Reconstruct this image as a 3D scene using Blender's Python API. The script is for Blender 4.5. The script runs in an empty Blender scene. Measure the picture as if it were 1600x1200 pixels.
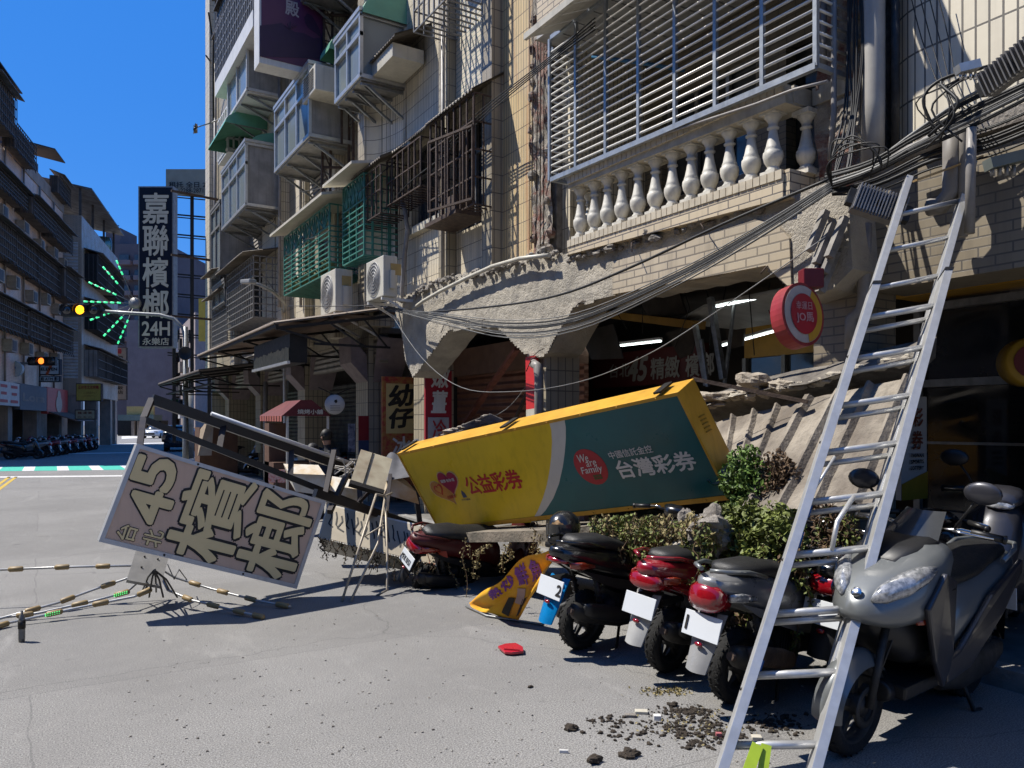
import bpy, bmesh, math, random
from mathutils import Vector, Matrix, noise
random.seed(7)
rad = math.radians
scene = bpy.context.scene
COL = scene.collection
# ---------------------------------------------------------------- camera
YAW = rad(31.5)
EYE = Vector((0, 0, 1.6))
cam = bpy.data.cameras.new('camera')
cam.lens = 27.0; cam.sensor_width = 36.0
cam.shift_y = 62 / 1600
cam.clip_start = 0.05; cam.clip_end = 2000
camo = bpy.data.objects.new('camera', cam); COL.objects.link(camo)
camo.location = EYE
camo.rotation_euler = (rad(90), 0, -YAW)
scene.camera = camo
# ---------------------------------------------------------------- sky, sun, exposure
L = Vector((0.5, -0.43, -1.0)).normalized()
SUN_EL = math.asin(-L.z); SUN_ROT = math.atan2(-L.x, -L.y)
world = bpy.data.worlds.new('World'); scene.world = world
world.use_nodes = True
nt = world.node_tree
bg = nt.nodes['Background']
sky = nt.nodes.new('ShaderNodeTexSky')
sky.sky_type = 'NISHITA'; sky.sun_disc = False
sky.sun_elevation = SUN_EL; sky.sun_rotation = SUN_ROT
sky.altitude = 0; sky.air_density = 1.0; sky.dust_density = 0.0; sky.ozone_density = 4.0
hs = nt.nodes.new('ShaderNodeHueSaturation')
hs.inputs['Hue'].default_value = 0.497; hs.inputs['Saturation'].default_value = 1.28; hs.inputs['Value'].default_value = 1.0
nt.links.new(sky.outputs[0], hs.inputs['Color'])
mxs = nt.nodes.new('ShaderNodeMix'); mxs.data_type = 'RGBA'; mxs.inputs[0].default_value = .62
nt.links.new(hs.outputs[0], mxs.inputs[6]); mxs.inputs[7].default_value = (.34, 2.3, 8.6, 1)      # deep clear azure
nt.links.new(mxs.outputs[2], bg.inputs['Color'])
bg.inputs['Strength'].default_value = 0.074
sun = bpy.data.lights.new('sun', 'SUN'); sun.energy = 5.0; sun.angle = rad(0.53); sun.color = (1, .95, .87)
suno = bpy.data.objects.new('sun', sun); COL.objects.link(suno)
suno.rotation_euler = L.to_track_quat('-Z', 'Y').to_euler(); suno.location = (-20, 15, 40)
scene.view_settings.view_transform = 'Standard'; scene.view_settings.look = 'None'
scene.view_settings.exposure = 0.62; scene.view_settings.gamma = 1.0
scene.render.engine = 'CYCLES'
scene.cycles.max_bounces = 6; scene.cycles.diffuse_bounces = 3; scene.cycles.glossy_bounces = 3
scene.cycles.transmission_bounces = 4; scene.cycles.transparent_max_bounces = 8
scene.cycles.use_denoising = True
scene.cycles.caustics_reflective = False; scene.cycles.caustics_refractive = False

# ---------------------------------------------------------------- measuring helpers (photo pixel -> place)
FW = Vector((math.sin(YAW), math.cos(YAW), 0)); RT = Vector((math.cos(YAW), -math.sin(YAW), 0)); UP = Vector((0, 0, 1))
def ray(x, y): return FW + RT * ((x - 800) / 1200) + UP * ((662 - y) / 1200)
def at(x, y, d): return EYE + ray(x, y) * d
def onX(x, y, X): r = ray(x, y); return EYE + r * (X / r.x)
def onY(x, y, Y): r = ray(x, y); return EYE + r * (Y / r.y)
def onZ(x, y, z=0.0): r = ray(x, y); return EYE + r * ((z - 1.6) / r.z)
def Yx(x, X): return onX(x, 600, X).y
def Zx(x, y, X): return onX(x, y, X).z
V = Vector
# ---------------------------------------------------------------- mesh builder
def wloc(o):
    p = V((0, 0, 0))
    while o is not None:
        p = p + o.location; o = o.parent
    return p

SPLIT = {'bay_side', 'side_wing', 'side_panel', 'cross_bar', 'pilaster', 'louvre_panel', 'post', 'side_trim', 'indicator', 'shock_absorber', 'haunch_panel', 'loose_batten', 'rooftop_panel', 'ceiling_beam', 'column', 'torn_pillar', 'pillar_core', 'bracket', 'bolt', 'rebar', 'plug', 'eye', 'shed_roof', 'stand', 'balcony_slab', 'grab_rail', 'roof_frame', 'small_awning', 'handlebar'}
class MB:
    def __init__(s): s.v = []; s.f = []; s.sm = []
    def add(s, vs, fs, smooth=False):
        b = len(s.v); s.v += [V(p) for p in vs]; s.f += [[b + i for i in f] for f in fs]; s.sm += [smooth] * len(fs); return s
    def box(s, x0, x1, y0, y1, z0, z1):
        return s.obox(V(((x0 + x1) / 2, (y0 + y1) / 2, (z0 + z1) / 2)), V((1, 0, 0)), V((0, 1, 0)), V((0, 0, 1)), abs(x1 - x0) / 2, abs(y1 - y0) / 2, abs(z1 - z0) / 2)
    def obox(s, c, a, b, n, ha, hb, hn):
        c = V(c); a = V(a) * ha; b = V(b) * hb; n = V(n) * hn
        vs = [c - a - b - n, c + a - b - n, c + a + b - n, c - a + b - n, c - a - b + n, c + a - b + n, c + a + b + n, c - a + b + n]
        return s.add(vs, [(0, 3, 2, 1), (4, 5, 6, 7), (0, 1, 5, 4), (1, 2, 6, 5), (2, 3, 7, 6), (3, 0, 4, 7)])
    def bar(s, p, q, w, h=None, up=(0, 0, 1)):
        p = V(p); q = V(q); h = h or w; d = q - p; l = d.length
        if l < 1e-6: return s
        d /= l; up = V(up)
        if abs(d.dot(up)) > .98: up = V((0, 1, 0)) if abs(d.y) < .9 else V((1, 0, 0))
        a = d.cross(up).normalized(); b = a.cross(d).normalized()
        return s.obox((p + q) / 2, d, a, b, l / 2, w / 2, h / 2)
    def tube(s, pts, r, n=8, cap=True, smooth=True):
        pts = [V(p) for p in pts]; m = len(pts)
        rs = r if isinstance(r, (list, tuple)) else [r] * m
        vs = []; a = None
        for i, p in enumerate(pts):
            d = (pts[min(i + 1, m - 1)] - pts[max(i - 1, 0)])
            d = d.normalized() if d.length > 1e-9 else V((0, 0, 1))
            if a is None:
                u = V((0, 0, 1)) if abs(d.z) < .9 else V((1, 0, 0)); a = d.cross(u).normalized()
            else:
                a = a - d * a.dot(d); a = a.normalized() if a.length > 1e-6 else d.orthogonal().normalized()
            b = d.cross(a)
            for k in range(n):
                t = 2 * math.pi * k / n
                vs.append(p + (a * math.cos(t) + b * math.sin(t)) * rs[i])
        fs = []
        for i in range(m - 1):
            for k in range(n):
                fs.append((i * n + k, i * n + (k + 1) % n, (i + 1) * n + (k + 1) % n, (i + 1) * n + k))
        s.add(vs, fs, smooth)
        if cap: s.add(vs[:n], [tuple(range(n))[::-1]]); s.add(vs[-n:], [tuple(range(n))])
        return s
    def lathe(s, prof, o, ax=(0, 0, 1), n=16, smooth=True):
        o = V(o); ax = V(ax).normalized(); a = ax.orthogonal().normalized(); b = ax.cross(a)
        vs = []
        for (r, h) in prof:
            for k in range(n):
                t = 2 * math.pi * k / n
                vs.append(o + ax * h + (a * math.cos(t) + b * math.sin(t)) * max(r, 1e-4))
        fs = []
        for i in range(len(prof) - 1):
            for k in range(n):
                fs.append((i * n + k, i * n + (k + 1) % n, (i + 1) * n + (k + 1) % n, (i + 1) * n + k))
        s.add(vs, fs, smooth)
        return s
    def prism(s, pts, d):
        """closed 3D polygon pts extruded by vector d"""
        pts = [V(p) for p in pts]; d = V(d); n = len(pts)
        vs = pts + [p + d for p in pts]
        fs = [tuple(range(n))[::-1], tuple(range(n, 2 * n))] + [(i, (i + 1) % n, n + (i + 1) % n, n + i) for i in range(n)]
        return s.add(vs, fs)
    def quad(s, a, b, c, d): return s.add([a, b, c, d], [(0, 1, 2, 3)])
    def sphere(s, c, r, n=10, m=7, sc=(1, 1, 1)):
        c = V(c); vs = []; fs = []
        for i in range(m + 1):
            t = math.pi * i / m
            for k in range(n):
                p = 2 * math.pi * k / n
                vs.append(c + V((math.sin(t) * math.cos(p) * sc[0], math.sin(t) * math.sin(p) * sc[1], math.cos(t) * sc[2])) * r)
        for i in range(m):
            for k in range(n): fs.append((i * n + k, (i + 1) * n + k, (i + 1) * n + (k + 1) % n, i * n + (k + 1) % n))
        return s.add(vs, fs, True)
    def rock(s, c, r, seed=0, n=8, m=6, sc=(1, 1, 1), rough=.45):
        b = len(s.v); s.sphere(c, r, n, m, sc); c = V(c)
        for i in range(b, len(s.v)):
            d = s.v[i] - c; k = 1 + rough * noise.noise(d / r * 1.3 + V((seed * 3.7, seed * 1.3, 0))) + rough * .35 * noise.noise(d / r * 3.6 + V((seed, seed * 2.1, 5)))
            s.v[i] = c + d * k
        for i in range(len(s.sm) - n * m, len(s.sm)): s.sm[i] = False
        return s
    def grid(s, fn, nu, nv, smooth=False):
        vs = [fn(i / nu, j / nv) for j in range(nv + 1) for i in range(nu + 1)]
        fs = [(j * (nu + 1) + i, j * (nu + 1) + i + 1, (j + 1) * (nu + 1) + i + 1, (j + 1) * (nu + 1) + i) for j in range(nv) for i in range(nu)]
        return s.add(vs, fs, smooth)
    def loft(s, secs, smooth=True, cap=True):
        n = len(secs[0]); vs = [p for q in secs for p in q]; fs = []
        for i in range(len(secs) - 1):
            for k in range(n): fs.append((i * n + k, i * n + (k + 1) % n, (i + 1) * n + (k + 1) % n, (i + 1) * n + k))
        s.add(vs, fs, smooth)
        if cap: s.add(secs[0], [tuple(range(n))[::-1]], smooth); s.add(secs[-1], [tuple(range(n))], smooth)
        return s
    def text(s, t, o, u, v, w=None, h=None, bold=0.0, ex=.002, shear=0, align='L', sp=1.0):
        vs, fs = glyphs(t, 0, sp)
        if not vs: return s
        xs = [p[0] for p in vs]; ys = [p[1] for p in vs]; x0, x1, y0, y1 = min(xs), max(xs), min(ys), max(ys)
        kh = h / (y1 - y0) if h else None; kw = w / (x1 - x0) if w else None
        kw = kw or kh; kh = kh or kw
        o = V(o); u = V(u).normalized(); v = V(v).normalized(); nn = u.cross(v)
        nb = 10 if bold else 1
        for k in range(nb):
            dx = bold * math.cos(k * 2 * math.pi / nb); dy = bold * math.sin(k * 2 * math.pi / nb)
            out = []
            for p in vs:
                a = (p[0] + dx - x0) * kw; b = (p[1] + dy - y0) * kh
                out.append(o + u * (a + shear * b) + v * b + nn * (ex + k * .00025))
            s.add(out, fs)
        return s
    def build(s, name, m=None, parent=None, local=False, bevel=0, weld=True, seg=2, recalc=True):
        if name.startswith('lettering'): weld = recalc = False
        if name in SPLIT:
            isl = s.islands(); r = None
            if len(isl) > 1:
                for fs in isl:
                    q = MB(); mp = {}
                    for fi in fs:
                        for i in s.f[fi]:
                            if i not in mp: mp[i] = len(q.v); q.v.append(s.v[i])
                        q.f.append([mp[i] for i in s.f[fi]]); q.sm.append(s.sm[fi])
                    r = q._build(name, m, parent, local, bevel, weld, seg, recalc)
                return r
        return s._build(name, m, parent, local, bevel, weld, seg, recalc)
    def islands(s):
        par = list(range(len(s.v)))
        def find(i):
            while par[i] != i: par[i] = par[par[i]]; i = par[i]
            return i
        key = {}
        for i, p in enumerate(s.v):
            k = (round(p.x, 4), round(p.y, 4), round(p.z, 4))
            if k in key: par[find(i)] = find(key[k])
            else: key[k] = i
        for f in s.f:
            for i in f[1:]: par[find(i)] = find(f[0])
        g = {}
        for fi, f in enumerate(s.f): g.setdefault(find(f[0]), []).append(fi)
        return list(g.values())
    def _build(s, name, m=None, parent=None, local=False, bevel=0, weld=True, seg=2, recalc=True):
        me = bpy.data.meshes.new(name)
        off = V((0, 0, 0)) if (local or parent is None) else wloc(parent)
        me.from_pydata([tuple(p - off) for p in s.v], [], s.f)
        for i, p in enumerate(me.polygons): p.use_smooth = s.sm[i]
        if weld or bevel or recalc:
            bm = bmesh.new(); bm.from_mesh(me)
            if weld: bmesh.ops.remove_doubles(bm, verts=bm.verts, dist=1e-5)
            if recalc: bmesh.ops.recalc_face_normals(bm, faces=bm.faces)
            if bevel:
                es = [e for e in bm.edges if len(e.link_faces) == 2 and e.calc_face_angle(0) > .6]
                bmesh.ops.bevel(bm, geom=es, offset=bevel, segments=seg, profile=.6, affect='EDGES', clamp_overlap=True)
            bm.to_mesh(me); bm.free()
        o = bpy.data.objects.new(name, me); COL.objects.link(o)
        if m: me.materials.append(m)
        if parent: o.parent = parent
        return o

_gl = {}
def glyphs(t, bold, sp=1.0):
    k = (t, bold, sp)
    if k not in _gl:
        cu = bpy.data.curves.new('t', 'FONT'); cu.body = t; cu.size = 1; cu.offset = bold; cu.resolution_u = 3; cu.space_character = sp; cu.space_line = .9
        ob = bpy.data.objects.new('t', cu); COL.objects.link(ob)
        dg = bpy.context.evaluated_depsgraph_get()
        me = bpy.data.meshes.new_from_object(ob.evaluated_get(dg))
        _gl[k] = ([tuple(v.co) for v in me.vertices], [tuple(p.vertices) for p in me.polygons])
        bpy.data.objects.remove(ob); bpy.data.meshes.remove(me); bpy.data.curves.remove(cu)
    return _gl[k]

def tag(o, label, cat, group=None, kind=None):
    o['label'] = label; o['category'] = cat
    if group: o['group'] = group
    if kind: o['kind'] = kind
    return o
def thing(name, label, cat, loc=(0, 0, 0), group=None, rz=0):
    o = bpy.data.objects.new(name, None); COL.objects.link(o); o.location = loc; o.rotation_euler = (0, 0, rz); o.empty_display_size = .1
    return tag(o, label, cat, group)
def struct(o): o['kind'] = 'structure'; return o
def dup(root, loc, label, rz=None):
    r = root.copy(); COL.objects.link(r); r.location = loc; r['label'] = label
    if rz is not None: r.rotation_euler = (0, 0, rz)
    for ch in list(root.children):
        c = ch.copy(); COL.objects.link(c); c.parent = r
        for g in list(ch.children):
            d = g.copy(); COL.objects.link(d); d.parent = c
    return r
# ---------------------------------------------------------------- materials
_M = {}
ALB = .86      # everything a little darker, exposed a little longer
def nodes(name):
    m = bpy.data.materials.new(name); m.use_nodes = True
    t = m.node_tree; return m, t, t.nodes['Principled BSDF']
def c4(c): return (c[0], c[1], c[2], 1)
def mth(t, op, a, b=None, clamp=False):
    n = t.nodes.new('ShaderNodeMath'); n.operation = op; n.use_clamp = clamp
    for i, x in enumerate((a, b)):
        if x is None: continue
        if isinstance(x, (int, float)): n.inputs[i].default_value = x
        else: t.links.new(x, n.inputs[i])
    return n.outputs[0]
def mixc(t, f, a, b, mode='MIX'):
    n = t.nodes.new('ShaderNodeMix'); n.data_type = 'RGBA'; n.blend_type = mode
    for i, x in ((0, f), (6, a), (7, b)):
        if isinstance(x, (int, float)): n.inputs[i].default_value = x
        elif isinstance(x, tuple): n.inputs[i].default_value = c4(x)
        else: t.links.new(x, n.inputs[i])
    return n.outputs[2]
def nz(t, vec, scale, detail=4, rough=.6, dist=0):
    n = t.nodes.new('ShaderNodeTexNoise'); n.inputs['Scale'].default_value = scale; n.inputs['Detail'].default_value = detail
    n.inputs['Roughness'].default_value = rough; n.inputs['Distortion'].default_value = dist
    if vec is not None: t.links.new(vec, n.inputs['Vector'])
    return n.outputs['Fac']
def rmp(t, f, a, b):
    n = t.nodes.new('ShaderNodeMapRange'); n.inputs[1].default_value = a; n.inputs[2].default_value = b
    t.links.new(f, n.inputs[0]); return n.outputs[0]
def objc(t): return t.nodes.new('ShaderNodeTexCoord').outputs['Object']
def bump(t, p, h, s, d=.02):
    n = t.nodes.new('ShaderNodeBump'); n.inputs['Strength'].default_value = s; n.inputs['Distance'].default_value = d
    t.links.new(h, n.inputs['Height']); t.links.new(n.outputs[0], p.inputs['Normal'])
def mat(name, col, rough=.6, metal=0.0, var=.2, scale=5, bmp=0, bscale=60, col2=None, spec=.4, coat=0, streak=0, emit=None, es=0):
    if name in _M: return _M[name]
    m, t, p = nodes(name)
    if not emit: col = tuple(c * ALB for c in col); col2 = tuple(c * ALB for c in col2) if col2 else None
    oc = objc(t)
    f = rmp(t, nz(t, oc, scale, 5), .35, .65)
    d = col2 if col2 else tuple(c * (1 - var) for c in col)
    c = mixc(t, f, col, d)
    if streak:
        mp = t.nodes.new('ShaderNodeMapping'); mp.inputs['Scale'].default_value = (7, 7, .5); t.links.new(oc, mp.inputs[0])
        f2 = rmp(t, nz(t, mp.outputs[0], 2, 4), .5, .75)
        c = mixc(t, mth(t, 'MULTIPLY', f2, streak), c, tuple(x * .35 for x in col))
    t.links.new(c, p.inputs['Base Color'])
    p.inputs['Metallic'].default_value = metal; p.inputs['Specular IOR Level'].default_value = spec; p.inputs['Coat Weight'].default_value = coat
    p.inputs['Coat Roughness'].default_value = .08
    r = mth(t, 'ADD', mth(t, 'MULTIPLY', nz(t, oc, scale * 2.3, 4), .3), rough - .15, True)
    t.links.new(r, p.inputs['Roughness'])
    if bmp: bump(t, p, nz(t, oc, bscale, 6), bmp)
    if emit: p.inputs['Emission Color'].default_value = c4(emit); p.inputs['Emission Strength'].default_value = es
    _M[name] = m; return m
def tile(name, tw, th, col, mortar=(.12, .11, .1), off=0.0, mw=.006, var=.12, dirt=.35, col2=None, vertical_soldier=False, rough=.35, stain=None):
    """glazed facade tiles, u = x + y, v = z"""
    if name in _M: return _M[name]
    m, t, p = nodes(name)
    oc = objc(t)
    sx = t.nodes.new('ShaderNodeSeparateXYZ'); t.links.new(oc, sx.inputs[0])
    u = mth(t, 'ADD', sx.outputs[0], sx.outputs[1])
    cb = t.nodes.new('ShaderNodeCombineXYZ'); t.links.new(u, cb.inputs[0]); t.links.new(sx.outputs[2], cb.inputs[1])
    b = t.nodes.new('ShaderNodeTexBrick'); t.links.new(cb.outputs[0], b.inputs['Vector'])
    b.offset = off; b.offset_frequency = 2; b.inputs['Scale'].default_value = 1
    b.inputs['Brick Width'].default_value = tw; b.inputs['Row Height'].default_value = th
    b.inputs['Mortar Size'].default_value = mw; b.inputs['Mortar Smooth'].default_value = .1
    c2 = col2 or tuple(x * (1 - var) for x in col)
    b.inputs['Color1'].default_value = c4(col); b.inputs['Color2'].default_value = c4(c2); b.inputs['Mortar'].default_value = c4(mortar)
    b.inputs['Bias'].default_value = -.2
    mp = t.nodes.new('ShaderNodeMapping'); mp.inputs['Scale'].default_value = (5, 5, .35); t.links.new(oc, mp.inputs[0])
    f = rmp(t, nz(t, mp.outputs[0], 1.5, 5, .65), .48, .8)
    f2 = rmp(t, nz(t, oc, 1.1, 6, .65), .42, .75)
    c = mixc(t, mth(t, 'MULTIPLY', f, dirt), b.outputs['Color'], (.13, .11, .085))
    c = mixc(t, mth(t, 'MULTIPLY', f2, dirt * .6), c, (.2, .17, .12))
    if stain:
        f3 = rmp(t, nz(t, mp.outputs[0], .7, 5, .6, 1), .5, .62)
        c = mixc(t, mth(t, 'MULTIPLY', f3, .55), c, stain)
    t.links.new(c, p.inputs['Base Color'])
    t.links.new(mth(t, 'ADD', mth(t, 'MULTIPLY', f2, .3), rough), p.inputs['Roughness'])
    inv = mth(t, 'SUBTRACT', 1, b.outputs['Fac'])
    bump(t, p, mth(t, 'ADD', inv, mth(t, 'MULTIPLY', nz(t, oc, 3, 3), .5)), .5, .008)
    _M[name] = m; return m
def ribs(name, col, axis=1, n=12.0, rust=None, metal=.3, rough=.5, depth=.02, dirt=.3):
    """corrugated / louvred metal: ridges along one object axis"""
    if name in _M: return _M[name]
    m, t, p = nodes(name); oc = objc(t)
    sx = t.nodes.new('ShaderNodeSeparateXYZ'); t.links.new(oc, sx.inputs[0])
    w = mth(t, 'SINE', mth(t, 'MULTIPLY', sx.outputs[axis], n * 2 * math.pi))
    f = rmp(t, nz(t, oc, 2.3, 6, .65), .4, .7)
    c = mixc(t, mth(t, 'MULTIPLY', f, dirt + .2), col, rust or tuple(x * .4 for x in col))
    t.links.new(c, p.inputs['Base Color']); p.inputs['Metallic'].default_value = metal
    t.links.new(mth(t, 'ADD', mth(t, 'MULTIPLY', f, .3), rough), p.inputs['Roughness'])
    bump(t, p, w, 1.0, depth)
    _M[name] = m; return m
def emis(name, col, s):
    if name in _M: return _M[name]
    m, t, p = nodes(name); p.inputs['Base Color'].default_value = c4(col)
    p.inputs['Emission Color'].default_value = c4(col); p.inputs['Emission Strength'].default_value = s
    _M[name] = m; return m
def glassy(name, col, rough=.06, dirt=.25):
    if name in _M: return _M[name]
    m, t, p = nodes(name); oc = objc(t)
    f = rmp(t, nz(t, oc, 2.0, 5), .4, .7)
    t.links.new(mixc(t, mth(t, 'MULTIPLY', f, dirt), col, (.16, .16, .15)), p.inputs['Base Color'])
    t.links.new(mth(t, 'ADD', mth(t, 'MULTIPLY', f, .15), rough), p.inputs['Roughness'])
    p.inputs['Specular IOR Level'].default_value = .7
    bump(t, p, nz(t, oc, 1.3, 2), .08, .02)
    _M[name] = m; return m

M_tilev = tile('cream_tile', .062, .25, (.68, .6, .45), (.16, .14, .11), 0, .006, dirt=.6)
M_tilevy = tile('stained_tile', .062, .25, (.62, .47, .25), (.14, .11, .08), 0, .006, dirt=.5, stain=(.36, .15, .05))
M_tilec = tile('column_tile', .11, .25, (.36, .31, .22), (.08, .07, .06), 0, .007, dirt=.65)
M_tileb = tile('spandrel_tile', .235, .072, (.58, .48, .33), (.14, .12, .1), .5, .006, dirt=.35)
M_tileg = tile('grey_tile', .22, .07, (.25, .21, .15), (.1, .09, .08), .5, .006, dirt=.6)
M_white = tile('white_tile', .24, .07, (.7, .62, .48), (.2, .28, .25), .5, .006, dirt=.25)
M_conc = mat('rough_concrete', (.5, .45, .365), .9, 0, .3, 3, 1, 45, col2=(.33, .3, .25))
M_concd = mat('broken_concrete', (.34, .31, .27), .95, 0, .4, 8, 1, 40, col2=(.16, .14, .12))
M_brickr = mat('broken_red_brick', (.2, .07, .045), .9, 0, .4, 9, 1, 30, col2=(.25, .2, .17))
M_dark = mat('dark_metal', (.02, .018, .016), .5, .3, .4, 6)
M_black = mat('black_plastic', (.012, .012, .013), .4, 0, .3, 8)
M_rust = mat('rusty_metal', (.11, .075, .055), .7, .3, .4, 12, .3, 60, col2=(.05, .035, .03))
M_alu = mat('aluminium', (.62, .62, .6), .42, .8, .15, 10)
M_alud = mat('dull_aluminium', (.3, .29, .27), .5, .5, .3, 7, streak=.4)
M_galv = mat('galvanised_steel', (.3, .31, .31), .5, .6, .35, 20)
M_whitep = mat('white_paint', (.7, .69, .66), .45, 0, .12, 4, streak=.25)
M_cream = mat('cream_plastic', (.6, .56, .46), .45, 0, .15, 4, streak=.3)
M_pvc = mat('grey_pipe', (.3, .28, .26), .5, 0, .25, 6, streak=.3)
M_glass = glassy('dark_glass', (.03, .035, .04))
M_glassb = glassy('pale_glass', (.17, .2, .2), .12, .5)
M_rub = mat('tyre_rubber', (.012, .012, .012), .85, 0, .3, 20, .4, 90)
M_chrome = mat('chrome', (.7, .7, .7), .2, 1, .1, 5)
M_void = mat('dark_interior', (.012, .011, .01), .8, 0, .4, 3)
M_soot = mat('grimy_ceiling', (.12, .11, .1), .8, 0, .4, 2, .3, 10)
M_green = mat('green_paint', (.07, .26, .2), .5, .1, .35, 9, streak=.3)
M_cable = mat('cable_rubber', (.012, .012, .012), .55, 0, .3, 4)
M_cableg = mat('grey_cable', (.22, .22, .21), .55, 0, .3, 4)
# ================================================================ GROUND
def asphalt():
    m, t, p = nodes('asphalt'); oc = objc(t)
    fine = nz(t, oc, 120, 3, .8); mid = nz(t, oc, 9, 5, .6); big = nz(t, oc, .55, 5, .6)
    c = mixc(t, rmp(t, fine, .38, .64), (.085, .083, .079), (.335, .326, .31))
    c = mixc(t, mth(t, 'MULTIPLY', rmp(t, big, .42, .62), .35), c, (.115, .111, .106))
    pv = t.nodes.new('ShaderNodeTexBrick'); pv.offset = .37; pv.inputs['Scale'].default_value = 1; pv.inputs['Brick Width'].default_value = 5.3; pv.inputs['Row Height'].default_value = 2.7; pv.inputs['Mortar Size'].default_value = .006; pv.inputs['Color1'].default_value = (0, 0, 0, 1); pv.inputs['Color2'].default_value = (1, 1, 1, 1); pv.inputs['Mortar'].default_value = (.5, .5, .5, 1); t.links.new(nzv(t, oc, .05), pv.inputs['Vector'])
    c = mixc(t, mth(t, 'MULTIPLY', rmp(t, pv.outputs['Color'], .62, .7), .16), c, (.1, .098, .095))
    c = mixc(t, mth(t, 'MULTIPLY', pv.outputs['Fac'], .35), c, (.06, .06, .06))
    c = mixc(t, mth(t, 'MULTIPLY', rmp(t, mid, .5, .75), .3), c, (.235, .226, .212))
    v = t.nodes.new('ShaderNodeTexVoronoi'); v.inputs['Scale'].default_value = 52; t.links.new(oc, v.inputs['Vector'])
    st = rmp(t, v.outputs['Distance'], .2, .09)
    sel = rmp(t, nz(t, oc, 40, 2), .56, .6)
    c = mixc(t, mth(t, 'MULTIPLY', mth(t, 'MULTIPLY', st, sel), .75), c, (.46, .44, .4))
    # worn pale scuffs and dark oil drips
    mp = t.nodes.new('ShaderNodeMapping'); mp.inputs['Scale'].default_value = (1.2, .35, 1); mp.inputs['Rotation'].default_value = (0, 0, .1); t.links.new(oc, mp.inputs[0])
    c = mixc(t, mth(t, 'MULTIPLY', rmp(t, nz(t, mp.outputs[0], 1.4, 6, .7, 1.5), .58, .72), .28), c, (.35, .34, .32))
    c = mixc(t, mth(t, 'MULTIPLY', rmp(t, nz(t, oc, 2.6, 3, .5), .7, .76), .5), c, (.06, .058, .055))
    # fine cracks
    v2 = t.nodes.new('ShaderNodeTexVoronoi'); v2.feature = 'DISTANCE_TO_EDGE'; v2.inputs['Scale'].default_value = .3; t.links.new(nzv(t, oc, .25), v2.inputs['Vector'])
    c = mixc(t, mth(t, 'MULTIPLY', rmp(t, v2.outputs['Distance'], .003, .0008), .3), c, (.04, .04, .04))
    t.links.new(c, p.inputs['Base Color']); p.inputs['Roughness'].default_value = .88; p.inputs['Specular IOR Level'].default_value = .25
    bump(t, p, mth(t, 'ADD', fine, mth(t, 'MULTIPLY', mid, .5)), .35, .012)
    return m
def nzv(t, vec, amt):
    n = t.nodes.new('ShaderNodeTexNoise'); n.inputs['Scale'].default_value = 2.0; n.inputs['Detail'].default_value = 5; t.links.new(vec, n.inputs['Vector'])
    a = t.nodes.new('ShaderNodeVectorMath'); a.operation = 'MULTIPLY_ADD'; t.links.new(n.outputs['Color'], a.inputs[0])
    a.inputs[1].default_value = (amt * 2, amt * 2, 0); t.links.new(vec, a.inputs[2]); return a.outputs[0]
M_asph = asphalt()
mb = MB(); mb.quad((-400, -60, -.004), (400, -60, -.004), (400, 700, -.004), (-400, 700, -.004)); struct(mb.build('ground', mat('ground_dust', (.2, .19, .18), .9)))
mb = MB(); mb.quad((-60, -20, 0), (5.1, -20, 0), (5.1, 400, 0), (-60, 400, 0)); mb.quad((5.1, 29.5, 0), (70, 29.5, 0), (70, 400, 0), (5.1, 400, 0)); struct(mb.build('road', M_asph))
mb = MB(); mb.box(5.1, 14, -20, 29.5, -.1, .11); struct(mb.build('arcade_pavement', mat('pavement_tiles', (.2, .19, .17), .8, 0, .4, 4, .4, 12)))
M_line = mat('road_paint_white', (.72, .71, .68), .7, 0, .25, 9); M_grn = mat('road_paint_green', (.05, .5, .36), .7, 0, .2, 7); M_yel = mat('road_paint_yellow', (.62, .42, .05), .7, 0, .3, 9)
def gq(pts, z): return [onZ(x, y, z) for x, y in pts]
m1 = MB(); m2 = MB()
# crossing: green band with white bars
A = onZ(-60, 737, 0); B = onZ(420, 731.5, 0); dv = (B - A); n_ = 9
wd = onZ(80, 729.5, 0) - onZ(80, 737, 0)
for i in range(n_):
    a = A + dv * (i / n_); b = A + dv * ((i + 1) / n_); k = .66
    c = a + (b - a) * k
    for (p, q, mm) in ((a, c, m1), (c, b, m2)):
        mm.add([p + UP * .004, q + UP * .004, q + wd + UP * .004, p + wd + UP * .004], [(0, 1, 2, 3)])
struct(m1.build('crossing_green_paint', M_grn)); 
a = onZ(-60, 747, .004); b = onZ(230, 744, .004); w2 = onZ(80, 744.2, .004) - onZ(80, 746.2, .004)
m2.add([a, b, b + w2, a + w2], [(0, 1, 2, 3)])
for (x0, y0, x1, y1, h) in ((-40, 712.5, 240, 707, 1.3), (80, 697.8, 272, 692.5, 1.8), (190, 685.8, 240, 683.3, 4)):
    a = onZ(x0, y0, .004); b = onZ(x1, y1, .004); w2 = onZ(x0, y0 - h, .004) - a
    m2.add([a, b, b + w2, a + w2], [(0, 1, 2, 3)])
struct(m2.build('road_marking_white', M_line))
m3 = MB()
for dx in (0, 11):
    m3.add(gq([(-34 + dx, 777), (-26 + dx, 777), (17 + dx, 745), (12 + dx, 745)], .004), [(0, 1, 2, 3)])
struct(m3.build('road_marking_yellow', M_yel))
mb = MB(); mb.box(4.95, 5.09, -20, 29.5, -.05, .12); struct(mb.build('kerb', mat('kerb_stone', (.3, .29, .27), .85, 0, .35, 7, .4, 30)))

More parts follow.
